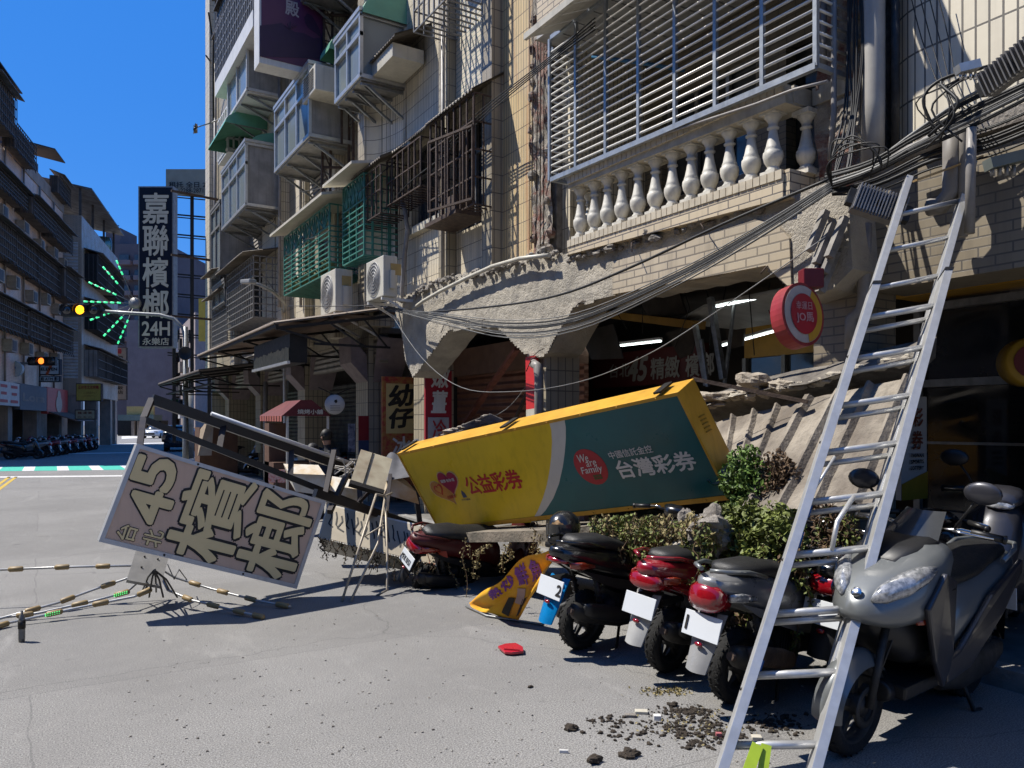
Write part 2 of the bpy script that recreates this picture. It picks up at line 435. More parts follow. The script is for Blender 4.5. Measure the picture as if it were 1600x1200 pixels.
# ================================================================ FAR SIDE OF THE CROSSING
LP = V((-1.7, 42.7, 0)); LD = V((.225, .974, 0)).normalized(); LN = V((LD.y, -LD.x, 0))   # front line, direction, outward (towards the street)
M_lt = tile('pink_tile', .24, .07, (.68, .47, .33), (.38, .26, .19), .5, .008, dirt=.4)
M_lt2 = tile('grey_cream_tile', .24, .07, (.34, .27, .2), (.18, .15, .12), .5, .008, dirt=.5)
M_lw = mat('grimy_plaster', (.34, .28, .23), .85, 0, .35, 1.5, streak=.5)
M_pur = mat('mauve_wall', (.22, .175, .175), .85, 0, .18, .6, streak=.25)
M_pur2 = mat('dark_mauve_wall', (.13, .11, .12), .85, 0, .18, .6, streak=.25)
M_cagef = mat('sooty_bars', (.07, .06, .052), .6, .2, .4, 5)
M_shed = ribs('shed_sheet', (.09, .085, .085), 2, 3.3, metal=.1)
def lp(s, out, z): return LP + LD * s + LN * out + UP * z
def lbox(mb, s0, s1, o0, o1, z0, z1):
    return mb.obox(lp((s0 + s1) / 2, (o0 + o1) / 2, (z0 + z1) / 2), LD, LN, UP, (s1 - s0) / 2, abs(o1 - o0) / 2, (z1 - z0) / 2)
M_brn = mat('brown_infill', (.14, .11, .09), .8, 0, .5, 2)
def lcage(t, s0, s1, z0, z1, d=.75, awn=True, kind=0):
    """enclosed balcony cage: dark infill box, bars, sheet awning"""
    f = MB(); lbox(f, s0, s1, .02, d - .1, z0 + .05, z1); f.build('balcony', M_brn, t)
    f = MB()
    n = max(3, int((s1 - s0) / .28))
    for i in range(n + 1):
        s = s0 + (s1 - s0) * i / n
        f.bar(lp(s, d, z0), lp(s, d, z1), .035)
    for k in range(5): f.bar(lp(s0, d, z0 + (z1 - z0) * k / 4), lp(s1, d, z0 + (z1 - z0) * k / 4), .04)
    for k in range(4):
        o = d * k / 4
        f.bar(lp(s1, o, z0), lp(s1, o, z1), .035); f.bar(lp(s0, o, z0), lp(s0, o, z1), .035)
    for i in range(0, n, 2):
        s = s0 + (s1 - s0) * i / n
        f.bar(lp(s, d, z0), lp(s, d + .12, z0 - .28), .04)
    f.build('window_cage', M_cagef, t)
    if awn:
        a = MB(); a.prism([lp(s0 - .1, 0, z1 + .3), lp(s0 - .1, d + .3, z1 + .02), lp(s0 - .1, d + .3, z1 + .06), lp(s0 - .1, 0, z1 + .34)], LD * (s1 - s0 + .2))
        a.build('awning', M_shed, t)
S0, S1 = -3.2, 12.6
bl = thing('apartment_building', 'grimy pink tiled block with rows of dark cages at the left edge', 'building', LP)
mb = MB(); lbox(mb, S0, S1, -14, 0, 3.6, 14.6); mb.build('wall', M_lt, bl)
mb = MB(); lbox(mb, S0, S1, -14, -3.0, 0, 3.6)
for s in (-3.0, 2.0, 7.2, 12.2): lbox(mb, s - .35, s + .35, -.7, -.05, 0, 3.6)
mb.build('ground_floor', M_lw, bl)
mb = MB()
for i, (a, b) in enumerate(((-2.8, 1.6), (2.4, 6.8), (7.6, 11.8))): lbox(mb, a, b, -2.98, -2.9, .1, 3.2)
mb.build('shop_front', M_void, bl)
for zi, (z0, z1) in enumerate(((5.85, 7.2), (9.0, 10.45), (12.0, 12.95))):
    rnd = random.Random(zi)
    s = S0 + .2
    while s < S1 - 1.5:
        w = rnd.uniform(2.6, 5.2); w = min(w, S1 - .1 - s)
        if w > 1.2: lcage(bl, s, s + w, z0 + rnd.uniform(-.1, .1), z1 + rnd.uniform(-.15, .15), rnd.uniform(.65, .95))
        s += w + rnd.uniform(.02, .5)
for k, (s, z, w) in enumerate(((-1.5, 8.0, .9), (1.2, 8.1, .7), (4.2, 7.9, .9), (7.0, 8.2, .8), (9.6, 8.0, .9), (-.8, 11.0, .8), (2.6, 11.1, .9), (5.8, 10.9, .7), (8.6, 11.1, .9), (11.0, 10.95, .8), (.5, 5.0, .9), (3.4, 5.1, .8), (6.3, 4.9, .9), (9.2, 5.1, .7))):
    a_ = thing('air_conditioner', 'small sooty air conditioner hung on the pink tiled block between the cages', 'air conditioner', lp(s, .2, z), 'air conditioners on the pink tiled block')
    lbox(MB(), s, s + w, .02, .42, z, z + .6).build('body', mat('sooty_cream', (.42, .36, .28), .6, 0, .4, 4), a_)
    lbox(MB(), s + .08, s + w - .2, .42, .44, z + .06, z + .54).build('grille', M_cagef, a_)
for k in range(5):
    s = S0 + .8 + k * 3.1
    mb = MB(); mb.tube([lp(s, .08, 3.6), lp(s, .08, 14.6)], .06, 6); mb.build('drain_pipe', M_lw, bl)
# rooftop sheds stepping down to the far corner
mb = MB(); lbox(mb, S0, .5, -8, -.1, 14.6, 17.4); lbox(mb, 4.0, 8.6, -8, -.4, 14.6, 16.3); mb.build('rooftop_shed', M_shed, bl)
mb = MB()
for (a, b, z) in ((S0, .9, 17.4), (7.2, 9.6, 16.9)):
    mb.prism([lp(a, -5, z + 1.0), lp(a, .75, z - .1), lp(a, .75, z - .04), lp(a, -5, z + 1.06)], LD * (b - a))
mb.build('shed_roof', mat('dark_sheet', (.05, .04, .038), .6, .2), bl)
lcage(bl, -3, .2, 14.9, 16.7, .7, True); lcage(bl, .6, 4.0, 14.6, 15.8, .6, False)
mb = MB(); lbox(mb, 4.0, S1, -.15, .05, 14.6, 15.3); mb.build('parapet', M_lw, bl)
lcage(bl, 9.4, 12.2, 15.0, 16.0, .5, True)
# the block across the near street, mirrored in the shop glass and keeping the sky off the facades
op = thing('apartment_building', 'long pale apartment block across the near street, opposite the damaged facade', 'building', (-15, 0, 0))
mb = MB(); mb.box(-26, -14, -30, 22, 0, 15.5); mb.build('wall', M_lt2, op)
for k in range(5):
    mb = MB(); mb.box(-14.0, -13.3, -29, 21, 2.9 + k * 3, 3.9 + k * 3); mb.build('balcony', M_lw, op)
    for j in range(12): mb = MB(); mb.box(-14.02, -13.98, -28 + j * 4.2, -25.6 + j * 4.2, .3 + k * 3, 2.5 + k * 3); mb.build('window', M_glass, op)
# second building, taller pale corner, open roof frame
b2_ = thing('apartment_building', 'narrow grey tiled block with an open rooftop shelter, just right of the pink tiled block', 'building', lp(12.8, 0, 0))
T0, T1 = 12.75, 26
mb = MB(); lbox(mb, T0, T1, -12, 1.0, 3.4, 14.6); mb.build('wall', M_lt2, b2_)
mb = MB(); lbox(mb, T0, T1, -12, -2.2, 0, 3.4)
for s in (13.2, 18.2, 23.5, 25.6): lbox(mb, s - .4, s + .4, .2, .95, 0, 3.4)
mb.build('ground_floor', M_lw, b2_)
mb = MB(); 
for z in (4.4, 7.5, 10.6): lbox(mb, T0 - .03, T0 + .1, -1.5, .8, z, z + 2.3)
mb.build('shutter_panel', ribs('pale_louvre', (.42, .41, .39), 2, 5), b2_)
for zi, z0 in enumerate((4.6, 7.6, 10.7)):
    rnd = random.Random(40 + zi); s = T0 + .8
    while s < T1 - 2:
        w = rnd.uniform(2.0, 4.0)
        f0 = MB(); lbox(f0, s, s + w, 1.0, 1.7, z0, z0 + 1.7); f0.build('balcony', M_void if rnd.random() < .6 else M_lw, b2_)
        f = MB(); n = int(w / .25)
        for i in range(n + 1): f.bar(lp(s + w * i / n, 1.78, z0), lp(s + w * i / n, 1.78, z0 + 1.7), .035)
        for k in range(4): f.bar(lp(s, 1.78, z0 + k * .55), lp(s + w, 1.78, z0 + k * .55), .04)
        for k in range(4): f.bar(lp(s, 1.0 + .25 * k, z0), lp(s, 1.0 + .25 * k, z0 + 1.7), .035)
        f.build('window_cage', M_cagef, b2_)
        a = MB(); a.prism([lp(s - .1, 1, z0 + 2.0), lp(s - .1, 2.1, z0 + 1.72), lp(s - .1, 2.1, z0 + 1.77), lp(s - .1, 1, z0 + 2.05)], LD * (w + .2)); a.build('awning', M_shed, b2_)
        s += w + rnd.uniform(.1, .6)
mb = MB()
for s in (T0 + .1, T0 + 4, T0 + 8, T0 + 12): 
    for o in (.9, -5): mb.bar(lp(s, o, 14.6), lp(s, o, 16.3 + (.9 - o) * .16), .14)
mb.build('roof_frame', M_cagef, b2_)
mb = MB(); mb.prism([lp(T0 - .2, 1.6, 16.2), lp(T0 - .2, -5.4, 17.3), lp(T0 - .2, -5.4, 17.4), lp(T0 - .2, 1.6, 16.3)], LD * 12.5); mb.build('shelter_roof', M_shed, b2_)
mb = MB()
for i in range(5): lbox(mb, T0 + 8 + i * .55, T0 + 8.35 + i * .55, -3, -2.8, 17.3, 18.7)
for i in range(5): lbox(mb, T0 + 10.3 + i * .5, T0 + 10.6 + i * .5, -1, -.8, 15.4, 16.9)
mb.build('rooftop_panel', M_whitep, b2_)
mb = MB(); mb.lathe([(0, 0), (.55, .15), (.6, .9), (.5, 1.3), (0, 1.4)], lp(T0 + 12, .2, 14.6), n=14); mb.build('water_tank', mat('tank_teal', (.16, .3, .3), .3, .6), b2_)
# third: mauve tower facing us
p = onZ(165, 700, 0)
b3_ = thing('apartment_tower', 'tall dull mauve tower with a blank lower wall, behind the green star lights', 'building', at(215, 690, 78))
def dbox(mb, x0, x1, y0, y1, d, dep):
    """box facing the viewer's street at distance d, from photo extents"""
    a = at(x0, y1, d); b = at(x1, y0, d)
    return mb.obox((a + b) / 2 + FW * dep / 2, RT, FW, UP, abs((b - a).dot(RT)) / 2, dep / 2, abs(b.z - a.z) / 2)
mb = MB(); dbox(mb, 163, 262, 381, 690, 112, 20); mb.build('wall', M_pur2, b3_)
mb = MB(); dbox(mb, 198, 272, 500, 690, 108, 5); mb.build('side_wall', M_pur, b3_)
mb = MB(); dbox(mb, 165, 188, 356, 383, 113, 5); mb.build('stair_tower', M_pur2, b3_)
mb = MB(); mb.tube([at(170, 356, 114), at(170, 330, 114)], .05, 5); mb.bar(at(166, 348, 114), at(186, 353, 114), .12); mb.build('antenna', M_dark, b3_)
for r in range(6):
    for c in range(3):
        x = 186 + c * 24; y = 398 + r * 24
        w = MB(); dbox(w, x, x + 15, y, y + 13, 111.7, .3); w.build('window', M_glass, b3_)
        w = MB(); dbox(w, x - 2, x + 17, y + 8, y + 15, 110.8, .9); w.build('balcony', M_pur, b3_)
# fourth: row beyond on the right of the far street
b4_ = thing('apartment_building', 'far pinkish block with crowded white balconies behind the big dark vertical sign', 'building', at(290, 690, 95))
mb = MB(); a = at(262, 690, 125); b = at(305, 690, 92); dirv = (b - a); dirv.z = 0
hgt = 15
mb.prism([V((a.x, a.y, 0)), V((b.x, b.y, 0)), V((b.x, b.y, hgt)), V((a.x, a.y, hgt))], V((12, 20, 0))); mb.build('wall', mat('dusty_pink_wall', (.3, .24, .22), .85, 0, .2, 2), b4_)
ud = dirv.normalized(); nn = V((ud.y, -ud.x, 0)); nn = nn if nn.dot(FW) < 0 else -nn
for r in range(4):
    for c in range(7):
        q = V((a.x, a.y, 0)) + dirv * ((c + .5) / 7) + UP * (3.0 + r * 3.1)
        w = MB(); w.obox(q + nn * .25, ud, nn, UP, 1.1, .3, .7); w.build('balcony', (M_whitep, M_void, M_lw, M_void)[(r * 3 + c) % 4], b4_)
b5_ = thing('apartment_building', 'slim far tower seen between the dark vertical sign and the billboard grid', 'building', at(285, 690, 120))
mb = MB(); dbox(mb, 272, 302, 446, 690, 122, 14); mb.build('wall', mat('far_grey_wall', (.3, .3, .32), .85), b5_)
for r in range(9):
    w = MB(); dbox(w, 275, 292, 452 + r * 24, 463 + r * 24, 121.6, .5); w.build('window', M_glass, b5_)
b6_ = thing('shop_house', 'low dark shop with a green awning at the far end of the street', 'building', at(215, 690, 74))
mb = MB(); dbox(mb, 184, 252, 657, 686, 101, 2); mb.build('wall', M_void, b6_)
mb = MB(); dbox(mb, 184, 240, 648, 657, 97.5, 2.4); mb.build('awning', mat('green_grey_awning', (.1, .14, .13), .7), b6_)
for k in range(5):
    w = MB(); dbox(w, 205 + k * 9, 210 + k * 9, 658, 683, 100.5, .3); w.build('pillar', M_lw, b6_)
w = MB(); dbox(w, 198, 240, 635, 648, 98, .3); w.build('shop_sign', mat('ochre_panel', (.45, .33, .12), .7), b6_)

# ---- signs over there
def board(name, label, x0, x1, y0, y1, d, face, frame, thick=.2, yaw=0, cat='sign'):
    a = at(x0, y1, d); b = at(x1, y0, d); c = (a + b) / 2
    u = RT.copy(); n = FW.copy()
    if yaw: u = Matrix.Rotation(yaw, 3, 'Z') @ u; n = Matrix.Rotation(yaw, 3, 'Z') @ n
    hw = abs((b - a).dot(RT)) / 2; hh = (b.z - a.z) / 2
    t = thing(name, label, cat, c + V((0, 0, -hh)))
    mb = MB(); mb.obox(c + n * thick / 2, u, n, UP, hw, thick / 2, hh); mb.build('case', frame, t)
    mb = MB(); mb.obox(c - n * .008, u, n, UP, hw - .05, .006, hh - .05); mb.build('face', face, t)
    return t, (lambda fx, fy, e=.02: c + u * hw * (2 * fx - 1) + UP * hh * (1 - 2 * fy) - n * e), u, hw, hh
def lett(t, strs, m, name='lettering'):
    """strs: (text, origin, u, w, h, bold)"""
    mb = MB()
    for (s, o, u, w, h, b) in strs: mb.text(s, o, u, UP, w, h, b, .004)
    return mb.build(name, m, t)
M_navy = mat('navy_panel', (.006, .008, .018), .5, 0, .2, 3, spec=.2)
M_gold = mat('beige_letter', (.6, .54, .4), .6, 0, .1, 5)
M_red = mat('red_panel', (.42, .03, .03), .5, 0, .25, 5)
M_yelp = mat('yellow_panel', (.62, .44, .07), .5, 0, .15, 5)
M_blueg = mat('blue_grey_panel', (.5, .6, .66), .5, 0, .15, 5)
M_ink = mat('black_ink', (.015, .013, .012), .6)
M_brown = mat('brown_ink', (.22, .06, .03), .6)
t, P, u, hw, hh = board('vertical_sign', 'tall narrow navy sign with beige characters and 24H, hung out over the street', 216, 271, 291, 543, 28.5, M_navy, M_alud, .35)
rows = [('嘉', .02, .225), ('聯', .255, .225), ('檳', .495, .19), ('榔', .69, .15)]
rows = [('嘉', .045, .185), ('聯', .245, .185), ('檳', .445, .18), ('榔', .64, .175)]
mb = MB()
for s, y, h in rows: mb.text(s, P(.14, y + h), u, UP, hw * 1.44, hh * 2 * h, .018, .004)
mb.text('24H', P(.12, .925), u, UP, hw * 1.56, hh * 2 * .085, .02, .004)
mb.text('永樂店', P(.13, .985), u, UP, hw * 1.5, hh * 2 * .045, .012, .004)
mb.build('lettering', M_gold, t)
mb = MB()
for z in (5.3, 7.4, 9.6): mb.bar(V((3.8, 28.6, z)), V((5.5, 28.9, z)), .07)
mb.build('bracket', M_rust, t)
# green star of light rods on the vertical sign
g = M_gl = emis('green_led', (.05, .7, .28), .9)
hub = at(211, 474, 28.2)
st = thing('star_light', 'half star of thin rods with lit green segments, beside the navy sign', 'sign light', hub)
mb = MB(); mb.lathe([(0, -.08), (.2, -.08), (.22, 0), (.2, .08), (0, .08)], hub, FW, 14); mb.build('hub', M_alud, st)
for (x, y, k) in ((182, 407, 3), (161, 417, 4), (139, 441, 5), (131, 471, 6), (141, 500, 4), (162, 525, 5), (184, 537, 5)):
    e = at(x, y, 28.1)
    r = MB(); r.tube([hub, e], .013, 5); r = r.build('rod', M_galv, st)
    for i in range(k):
        f = 1 - i * .13
        a = hub.lerp(e, f); b = hub.lerp(e, f - .07)
        MB().tube([a, b], .032, 6).build('led_strip', M_gl, r)
# rooftop billboard frame with a faded board
bf = thing('billboard_frame', 'bare black grid frame of an empty billboard standing against the sky', 'billboard', onY(300, 690, 40))
d = 40
mb = MB()
for x in (272, 300, 327): mb.bar(at(x, 690, d), at(x, 300, d), .16)
for y in range(305, 560, 31):
    mb.bar(at(262, y - 2, d), at(328, y + 4, d), .07); mb.bar(at(262, y + 2, d), at(328, y + 8, d), .05)
mb.build('grid', M_dark, bf)
mb = MB(); a = at(262, 265, 39.7); b = at(331, 305, 39.7); mb.obox((a + b) / 2, RT, FW, UP, 1.2, .08, .66); mb.build('board', mat('faded_board', (.36, .33, .25), .7, 0, .15, 2), bf)
mb = MB(); mb.text('租托 全日 2', at(264, 293, 39.5), RT, UP, 1.9, .3, .02); mb.text('TEL:2288-2871', at(266, 301, 39.5), RT, UP, 1.7, .22, .015); mb.build('lettering', M_ink, bf)
# traffic lights
M_amb = emis('amber_lamp', (1, .36, .01), 2.2); M_grl = emis('green_lamp', (.05, .9, .35), 2)
M_lens = glassy('unlit_lens', (.02, .02, .022), .15)
def signal(label, pts, lamp, lit, d, R, arm=None, pole=None):
    c0 = at(pts[0][0], pts[0][1], d)
    t = thing('traffic_light', label, 'traffic light', at(pole[0], pole[1], d) if pole else c0)
    a = at(pts[0][0], pts[0][1], d); b = at(pts[-1][0], pts[-1][1], d); ax = (b - a).normalized()
    mb = MB(); mb.obox((a + b) / 2 + FW * .12, ax, FW, ax.cross(FW), (b - a).length / 2 + R * 1.1, .11, R * 1.05); mb.build('housing', M_black, t, bevel=.03)
    for i, q in enumerate(pts):
        c = at(q[0], q[1], d)
        v = MB()
        n = 14
        for k in range(n):
            a0 = -.3 + (math.pi + .6) * k / n; a1 = -.3 + (math.pi + .6) * (k + 1) / n
            o0 = (RT * math.cos(a0) + UP * math.sin(a0)) * R; o1 = (RT * math.cos(a1) + UP * math.sin(a1)) * R
            v.add([c + o0, c + o1, c + o1 - FW * .1, c + o0 - FW * .1], [(0, 1, 2, 3)])
        v.build('visor', M_black, t)
        l = MB(); l.lathe([(0, -.03), (R * .6, -.02), (R * .86, .03)], c, FW, 16); l.build('lamp', lit if i == lamp else M_lens, t)
    if arm:
        mb = MB(); mb.tube([at(x, y, d + .15) for x, y in arm], .06, 8); mb.build('mast_arm', M_galv, t)
    if pole:
        mb = MB(); q = at(pole[0], pole[1], d + .15); mb.tube([V((q.x, q.y, 0)), V((q.x, q.y, .9)), V((q.x, q.y, 4.9))], [.11, .1, .075], 10); mb.build('pole', M_galv, t)
    return t
t = signal('horizontal traffic light glowing amber on a curved grey arm, in front of the navy sign', [(104, 484), (124.5, 484), (146, 484)], 1, M_amb, 26, .2,
           [(155, 486), (200, 489), (250, 492), (272, 498), (285, 512), (290, 530), (290, 560)], (290, 690))
hc = at(290, 552, 25.9)
hn = thing('horn_speaker', 'round dark horn clamped to the traffic light pole', 'loudspeaker', hc)
mb = MB(); mb.lathe([(.03, .3), (.06, .1), (.2, 0), (.24, -.03), (.2, -.02), (.05, .02), (0, .02)], hc, FW, 16); mb.build('horn', M_black, hn)
mb = MB(); mb.bar(hc + FW * .1, hc + FW * .3 + RT * .05, .05); mb.build('clamp', M_galv, hn)
signal('smaller far traffic light glowing orange, over the blue and white shop signs', [(50, 564), (64, 564), (79, 564)], 1, emis('orange_lamp', (1, .17, .02), 2), 38, .2, [(84, 566), (30, 568), (-20, 569)], None)
signal('tiny far traffic light showing green above the parked cars', [(272, 626), (279, 627), (286, 628)], 0, M_grl, 60, .18, [(288, 628), (296, 630), (300, 636)], (300, 690))
# small shop signs
t, P, u, hw, hh = board('projecting_sign', 'square blue grey shop sign with a big striped number seven, beyond the orange traffic light', 62, 93, 561, 586, 41, M_blueg, M_navy, .25)
mb = MB(); mb.text('7', P(.3, .98), u, UP, hw * .7, hh * 1.3, .04); mb.build('lettering', mat('orange_red', (.45, .1, .03), .5), t)
mb = MB(); mb.text('ELEVEN', P(.1, .72, .05), u, UP, hw * 1.6, hh * .36, .03); mb.build('lettering_small', M_navy, t)
t, P, u, hw, hh = board('projecting_sign', 'low white strip sign with three small panels under the number seven sign', 61, 93, 587, 597, 41, M_blueg, M_navy, .2)
lett(t, [('廁 ATM 影', P(.08, .8), u, hw * 1.7, hh * 1.2, .02)], M_navy)
c = at(19, 576, 38); t = thing('oval_sign', 'pale blue oval shop sign with a small blue emblem, left edge of the photo', 'sign', c)
mb = MB()
el = [c + RT * .5 * math.cos(k / 24 * 6.2832) + UP * .4 * math.sin(k / 24 * 6.2832) for k in range(24)]
mb.prism(el, FW * .18); mb.build('case', M_blueg, t)
mb = MB(); mb.obox(c - FW * .02 + UP * .05, RT, FW, UP, .18, .01, .05); mb.bar(c - FW * .02 - RT * .1, c - FW * .02 - RT * .1 - UP * .15, .04); mb.bar(c - FW * .02 + RT * .05, c - FW * .02 + RT * .05 - UP * .15, .04); mb.build('emblem', mat('cobalt', (.03, .12, .4), .5), t)
def shopstrip(label, s0, s1, z0, z1, face, out=.15, txt=None, tm=None, th=.5):
    t = thing('shop_sign', label, 'sign', lp((s0 + s1) / 2, out, z0))
    mb = MB(); lbox(mb, s0, s1, 0, out, z0, z1); mb.build('board', face, t)
    if txt: MB().text(txt, lp(s0 + (s1 - s0) * .1, out + .01, z0 + (z1 - z0) * (1 - th) / 2), LD, UP, (s1 - s0) * .8, (z1 - z0) * th, .03).build('lettering', tm, t)
    return t
shopstrip('white shop board with bold black characters, at the far left under the cages', -3.1, -1.3, 2.45, 3.55, M_whitep, .3, '鼎王小', M_ink, .7)
shopstrip('white price board with red lines, beside the black lettered shop board', -1.2, 2.2, 2.45, 3.55, mat('cream_board', (.6, .55, .5), .6), .3, '三 三', M_red, .7)
shopstrip('plain dark grey shop board left of the red poster board', 2.3, 7.4, 2.3, 3.6, mat('slate_board', (.12, .12, .13), .6), .3, 'Lora', M_lw, .3)
t = shopstrip('bright red poster board with a pale round figure on the pink block', 7.5, 12.4, 2.15, 3.65, mat('scarlet_board', (.55, .05, .035), .5), .3)
mb = MB(); cc = lp(10.1, .32, 2.75); mb.prism([cc + LD * .75 * math.cos(k / 14 * 6.2832) + UP * .5 * math.sin(k / 14 * 6.2832) for k in range(14)], LN * .01); mb.prism([cc + UP * .5 + LD * .4 * math.cos(k / 12 * 6.2832) + UP * .3 * math.sin(k / 12 * 6.2832) for k in range(12)], LN * .012); mb.build('picture', mat('pale_peach', (.6, .42, .3), .6), t)
t = thing('shop_awning', 'brown fabric awning below the red poster board', 'awning', lp(9.5, .5, 2)); MB().prism([lp(7.8, .1, 2.3), lp(7.8, 1.6, 1.75), lp(7.8, 1.6, 1.8), lp(7.8, .1, 2.36)], LD * 5.4).build('canopy', mat('brown_fabric', (.2, .12, .08), .8), t)
t, P, u, hw, hh = board('projecting_sign', 'yellow sign board with red heading, hung out on the grey tiled block', 118.5, 158.5, 599, 627, 44, mat('mustard_face', (.62, .47, .1), .5), M_rust, .2)
lett(t, [('正宗老北京烤鴨', P(.1, .32), u, hw * 1.6, hh * .4, .02)], M_red); lett(t, [('二三四五六七八', P(.3, .58), u, hw * 1.1, hh * .24, .0), ('二三四五六七', P(.3, .75), u, hw * .9, hh * .2, .0)], M_brown, 'lettering_small')
t, P, u, hw, hh = board('projecting_sign', 'cream sign board under the yellow one', 117, 149, 640, 655.5, 44, mat('cream_face', (.55, .5, .33), .5), M_rust, .2)
lett(t, [('麵 湯 飯', P(.15, .45), u, hw * 1.4, hh * .5, .02), ('四 五 六', P(.15, .85), u, hw * 1.4, hh * .4, .0)], M_brown)
t, P, u, hw, hh = board('vertical_sign', 'tall faded cream sign with a column of brown characters, below the green star', 178, 198, 543, 625, 62, mat('faded_cream', (.36, .31, .26), .6), M_rust, .2)
mb = MB()
for i, s in enumerate('無行體味嘛招牌歐店'): mb.text(s, P(.3, .22 + i * .083), u, UP, hw * .85, hh * .13, .02)
mb.build('lettering', M_ink, t)
mb = MB(); mb.sphere(P(.5, .07, .05), .3, 12, 8, (1.4, .1, .7)); mb.build('emblem', M_red, t)
# pole and yellow cloth sign far right
mb = MB(); a = at(318, 500, 36); mb.obox(a, RT, FW, UP, .22, .03, 1.0); t = mb.build('hanging_banner', M_yelp); tag(t, 'small plain yellow banner hanging near the far end of the cream facade', 'banner')

# ---- cars far down the street
def car(label, c, rz, col, gl=M_glass):
    t = thing('parked_car' if col is not M_whitecar else 'car', label, 'car', c, rz=rz)
    def sec(x, w, z0, z1, wt): return [V((x, -w, z0)), V((x, w, z0)), V((x, w * 1.02, (z0 + z1) / 2)), V((x, wt, z1)), V((x, -wt, z1)), V((x, -w * 1.02, (z0 + z1) / 2))]
    mb = MB(); mb.loft([sec(-2.2, .7, .35, .75, .6), sec(-2.0, .86, .25, .95, .75), sec(-.6, .88, .22, .95, .8), sec(.9, .88, .22, .95, .8), sec(1.9, .86, .25, .85, .75), sec(2.2, .72, .35, .65, .6)], True); mb.build('body', col, t, local=True)
    mb = MB(); mb.loft([sec(-1.9, .78, .92, .95, .74), sec(-1.2, .76, .92, 1.4, .58), sec(.1, .76, .92, 1.46, .6), sec(1.1, .78, .92, .96, .74)], True); mb.build('cabin', gl, t, local=True)
    mb = MB(); mb.loft([sec(-1.25, .6, 1.38, 1.42, .55), sec(-.5, .62, 1.4, 1.5, .58), sec(.15, .6, 1.4, 1.47, .56)], True); mb.build('roof', col, t, local=True)
    for x in (-1.35, 1.35):
        for y in (-.8, .8):
            w = MB(); w.lathe([(.0, -.1), (.3, -.1), (.32, 0), (.3, .1), (0, .1)], (x, y, .32), (0, 1, 0), 14); w.build('wheel', M_rub, t, local=True)
    for y in (-.6, .6):
        w = MB(); w.obox(V((2.1, y, .72)), (1, -.25 * (1 if y > 0 else -1), 0), (0, 1, 0), (0, 0, 1), .06, .16, .06); w.build('headlight', M_glassb, t, local=True)
    w = MB(); w.obox(V((2.19, 0, .5)), (1, 0, 0), (0, 1, 0), (0, 0, 1), .03, .5, .1); w.build('grille', M_black, t, local=True)
    for y in (-.95, .95):
        w = MB(); w.sphere((.75, y, 1.0), .1, 8, 6, (.5, 1, .7)); w.build('mirror', col, t, local=True)
    return t
M_whitecar = mat('white_car_paint', (.75, .75, .74), .25, 0, .05, 3, coat=.6)
M_darkcar = mat('dark_car_paint', (.02, .022, .03), .25, 0, .2, 3, coat=.6)
q = onZ(245, 684.5, 0); car('white saloon car driving towards us far down the street', q, rad(-115), M_whitecar)
q = onZ(274, 690, 0); car('dark saloon car parked at the far right kerb beside the white car', q, rad(75), M_darkcar)
q = onZ(284, 704, 0); car('nearer black car parked at the far right kerb, half hidden by the fallen steel frame', q, rad(80), M_darkcar)
# ================================================================ NEAR BUILDING (balcony) AND ITS NEIGHBOUR
D = 5.4; ZT = 17.0
def wallYZ(mb, X, y0, y1, z0, z1, holes=(), depth=.22):
    """wall in the YZ plane at X with rectangular openings and their reveals"""
    ys = sorted({y0, y1, *[h[0] for h in holes], *[h[1] for h in holes]}); zs = sorted({z0, z1, *[h[2] for h in holes], *[h[3] for h in holes]})
    for a, b in zip(ys, ys[1:]):
        for c, d in zip(zs, zs[1:]):
            my, mz = (a + b) / 2, (c + d) / 2
            if any(h[0] < my < h[1] and h[2] < mz < h[3] for h in holes): continue
            mb.quad((X, a, c), (X, a, d), (X, b, d), (X, b, c))
    for h in holes:
        p = [(h[0], h[2]), (h[1], h[2]), (h[1], h[3]), (h[0], h[3])]
        for i in range(4):
            (ya, za), (yb, zb) = p[i], p[(i + 1) % 4]
            mb.quad((X, ya, za), (X, yb, zb), (X + depth, yb, zb), (X + depth, ya, za))
    return mb
def pxpoly(pts, X): return [onX(x, y, X) for x, y in pts]
def slabX(pts, X, t): return MB().prism(pxpoly(pts, X), V((t, 0, 0)))
def cagebars(mb, X0, X1, y0, y1, z0, z1, nv, nh, r=.012, bottom=True, sides=True):
    for i in range(nv + 1):
        y = y0 + (y1 - y0) * i / nv; mb.bar((X0, y, z0), (X0, y, z1), r * 2)
    for k in range(nh + 1):
        z = z0 + (z1 - z0) * k / nh; mb.bar((X0, y0, z), (X0, y1, z), r * 1.6)
        if sides:
            for y in (y0, y1): mb.bar((X0, y, z), (X1, y, z), r * 1.6)
    if sides:
        n = max(2, int(abs(X1 - X0) / .14))
        for i in range(1, n + 1):
            x = X0 + (X1 - X0) * i / n
            for y in (y0, y1): mb.bar((x, y, z0), (x, y, z1), r * 1.6)
    if bottom:
        n = max(2, int(abs(y1 - y0) / .12))
        for i in range(n + 1): y = y0 + (y1 - y0) * i / n; mb.bar((X0, y, z0), (X1, y, z0), r * 1.6)
    return mb

near = thing('apartment_building', 'damaged cream tiled building with white balusters and a silver balcony grille', 'building', (D, 3.5, 0))
nb2 = thing('apartment_building', 'cream tiled building with rusty open window cages, next beyond the baluster balcony', 'building', (D, 11, 0))
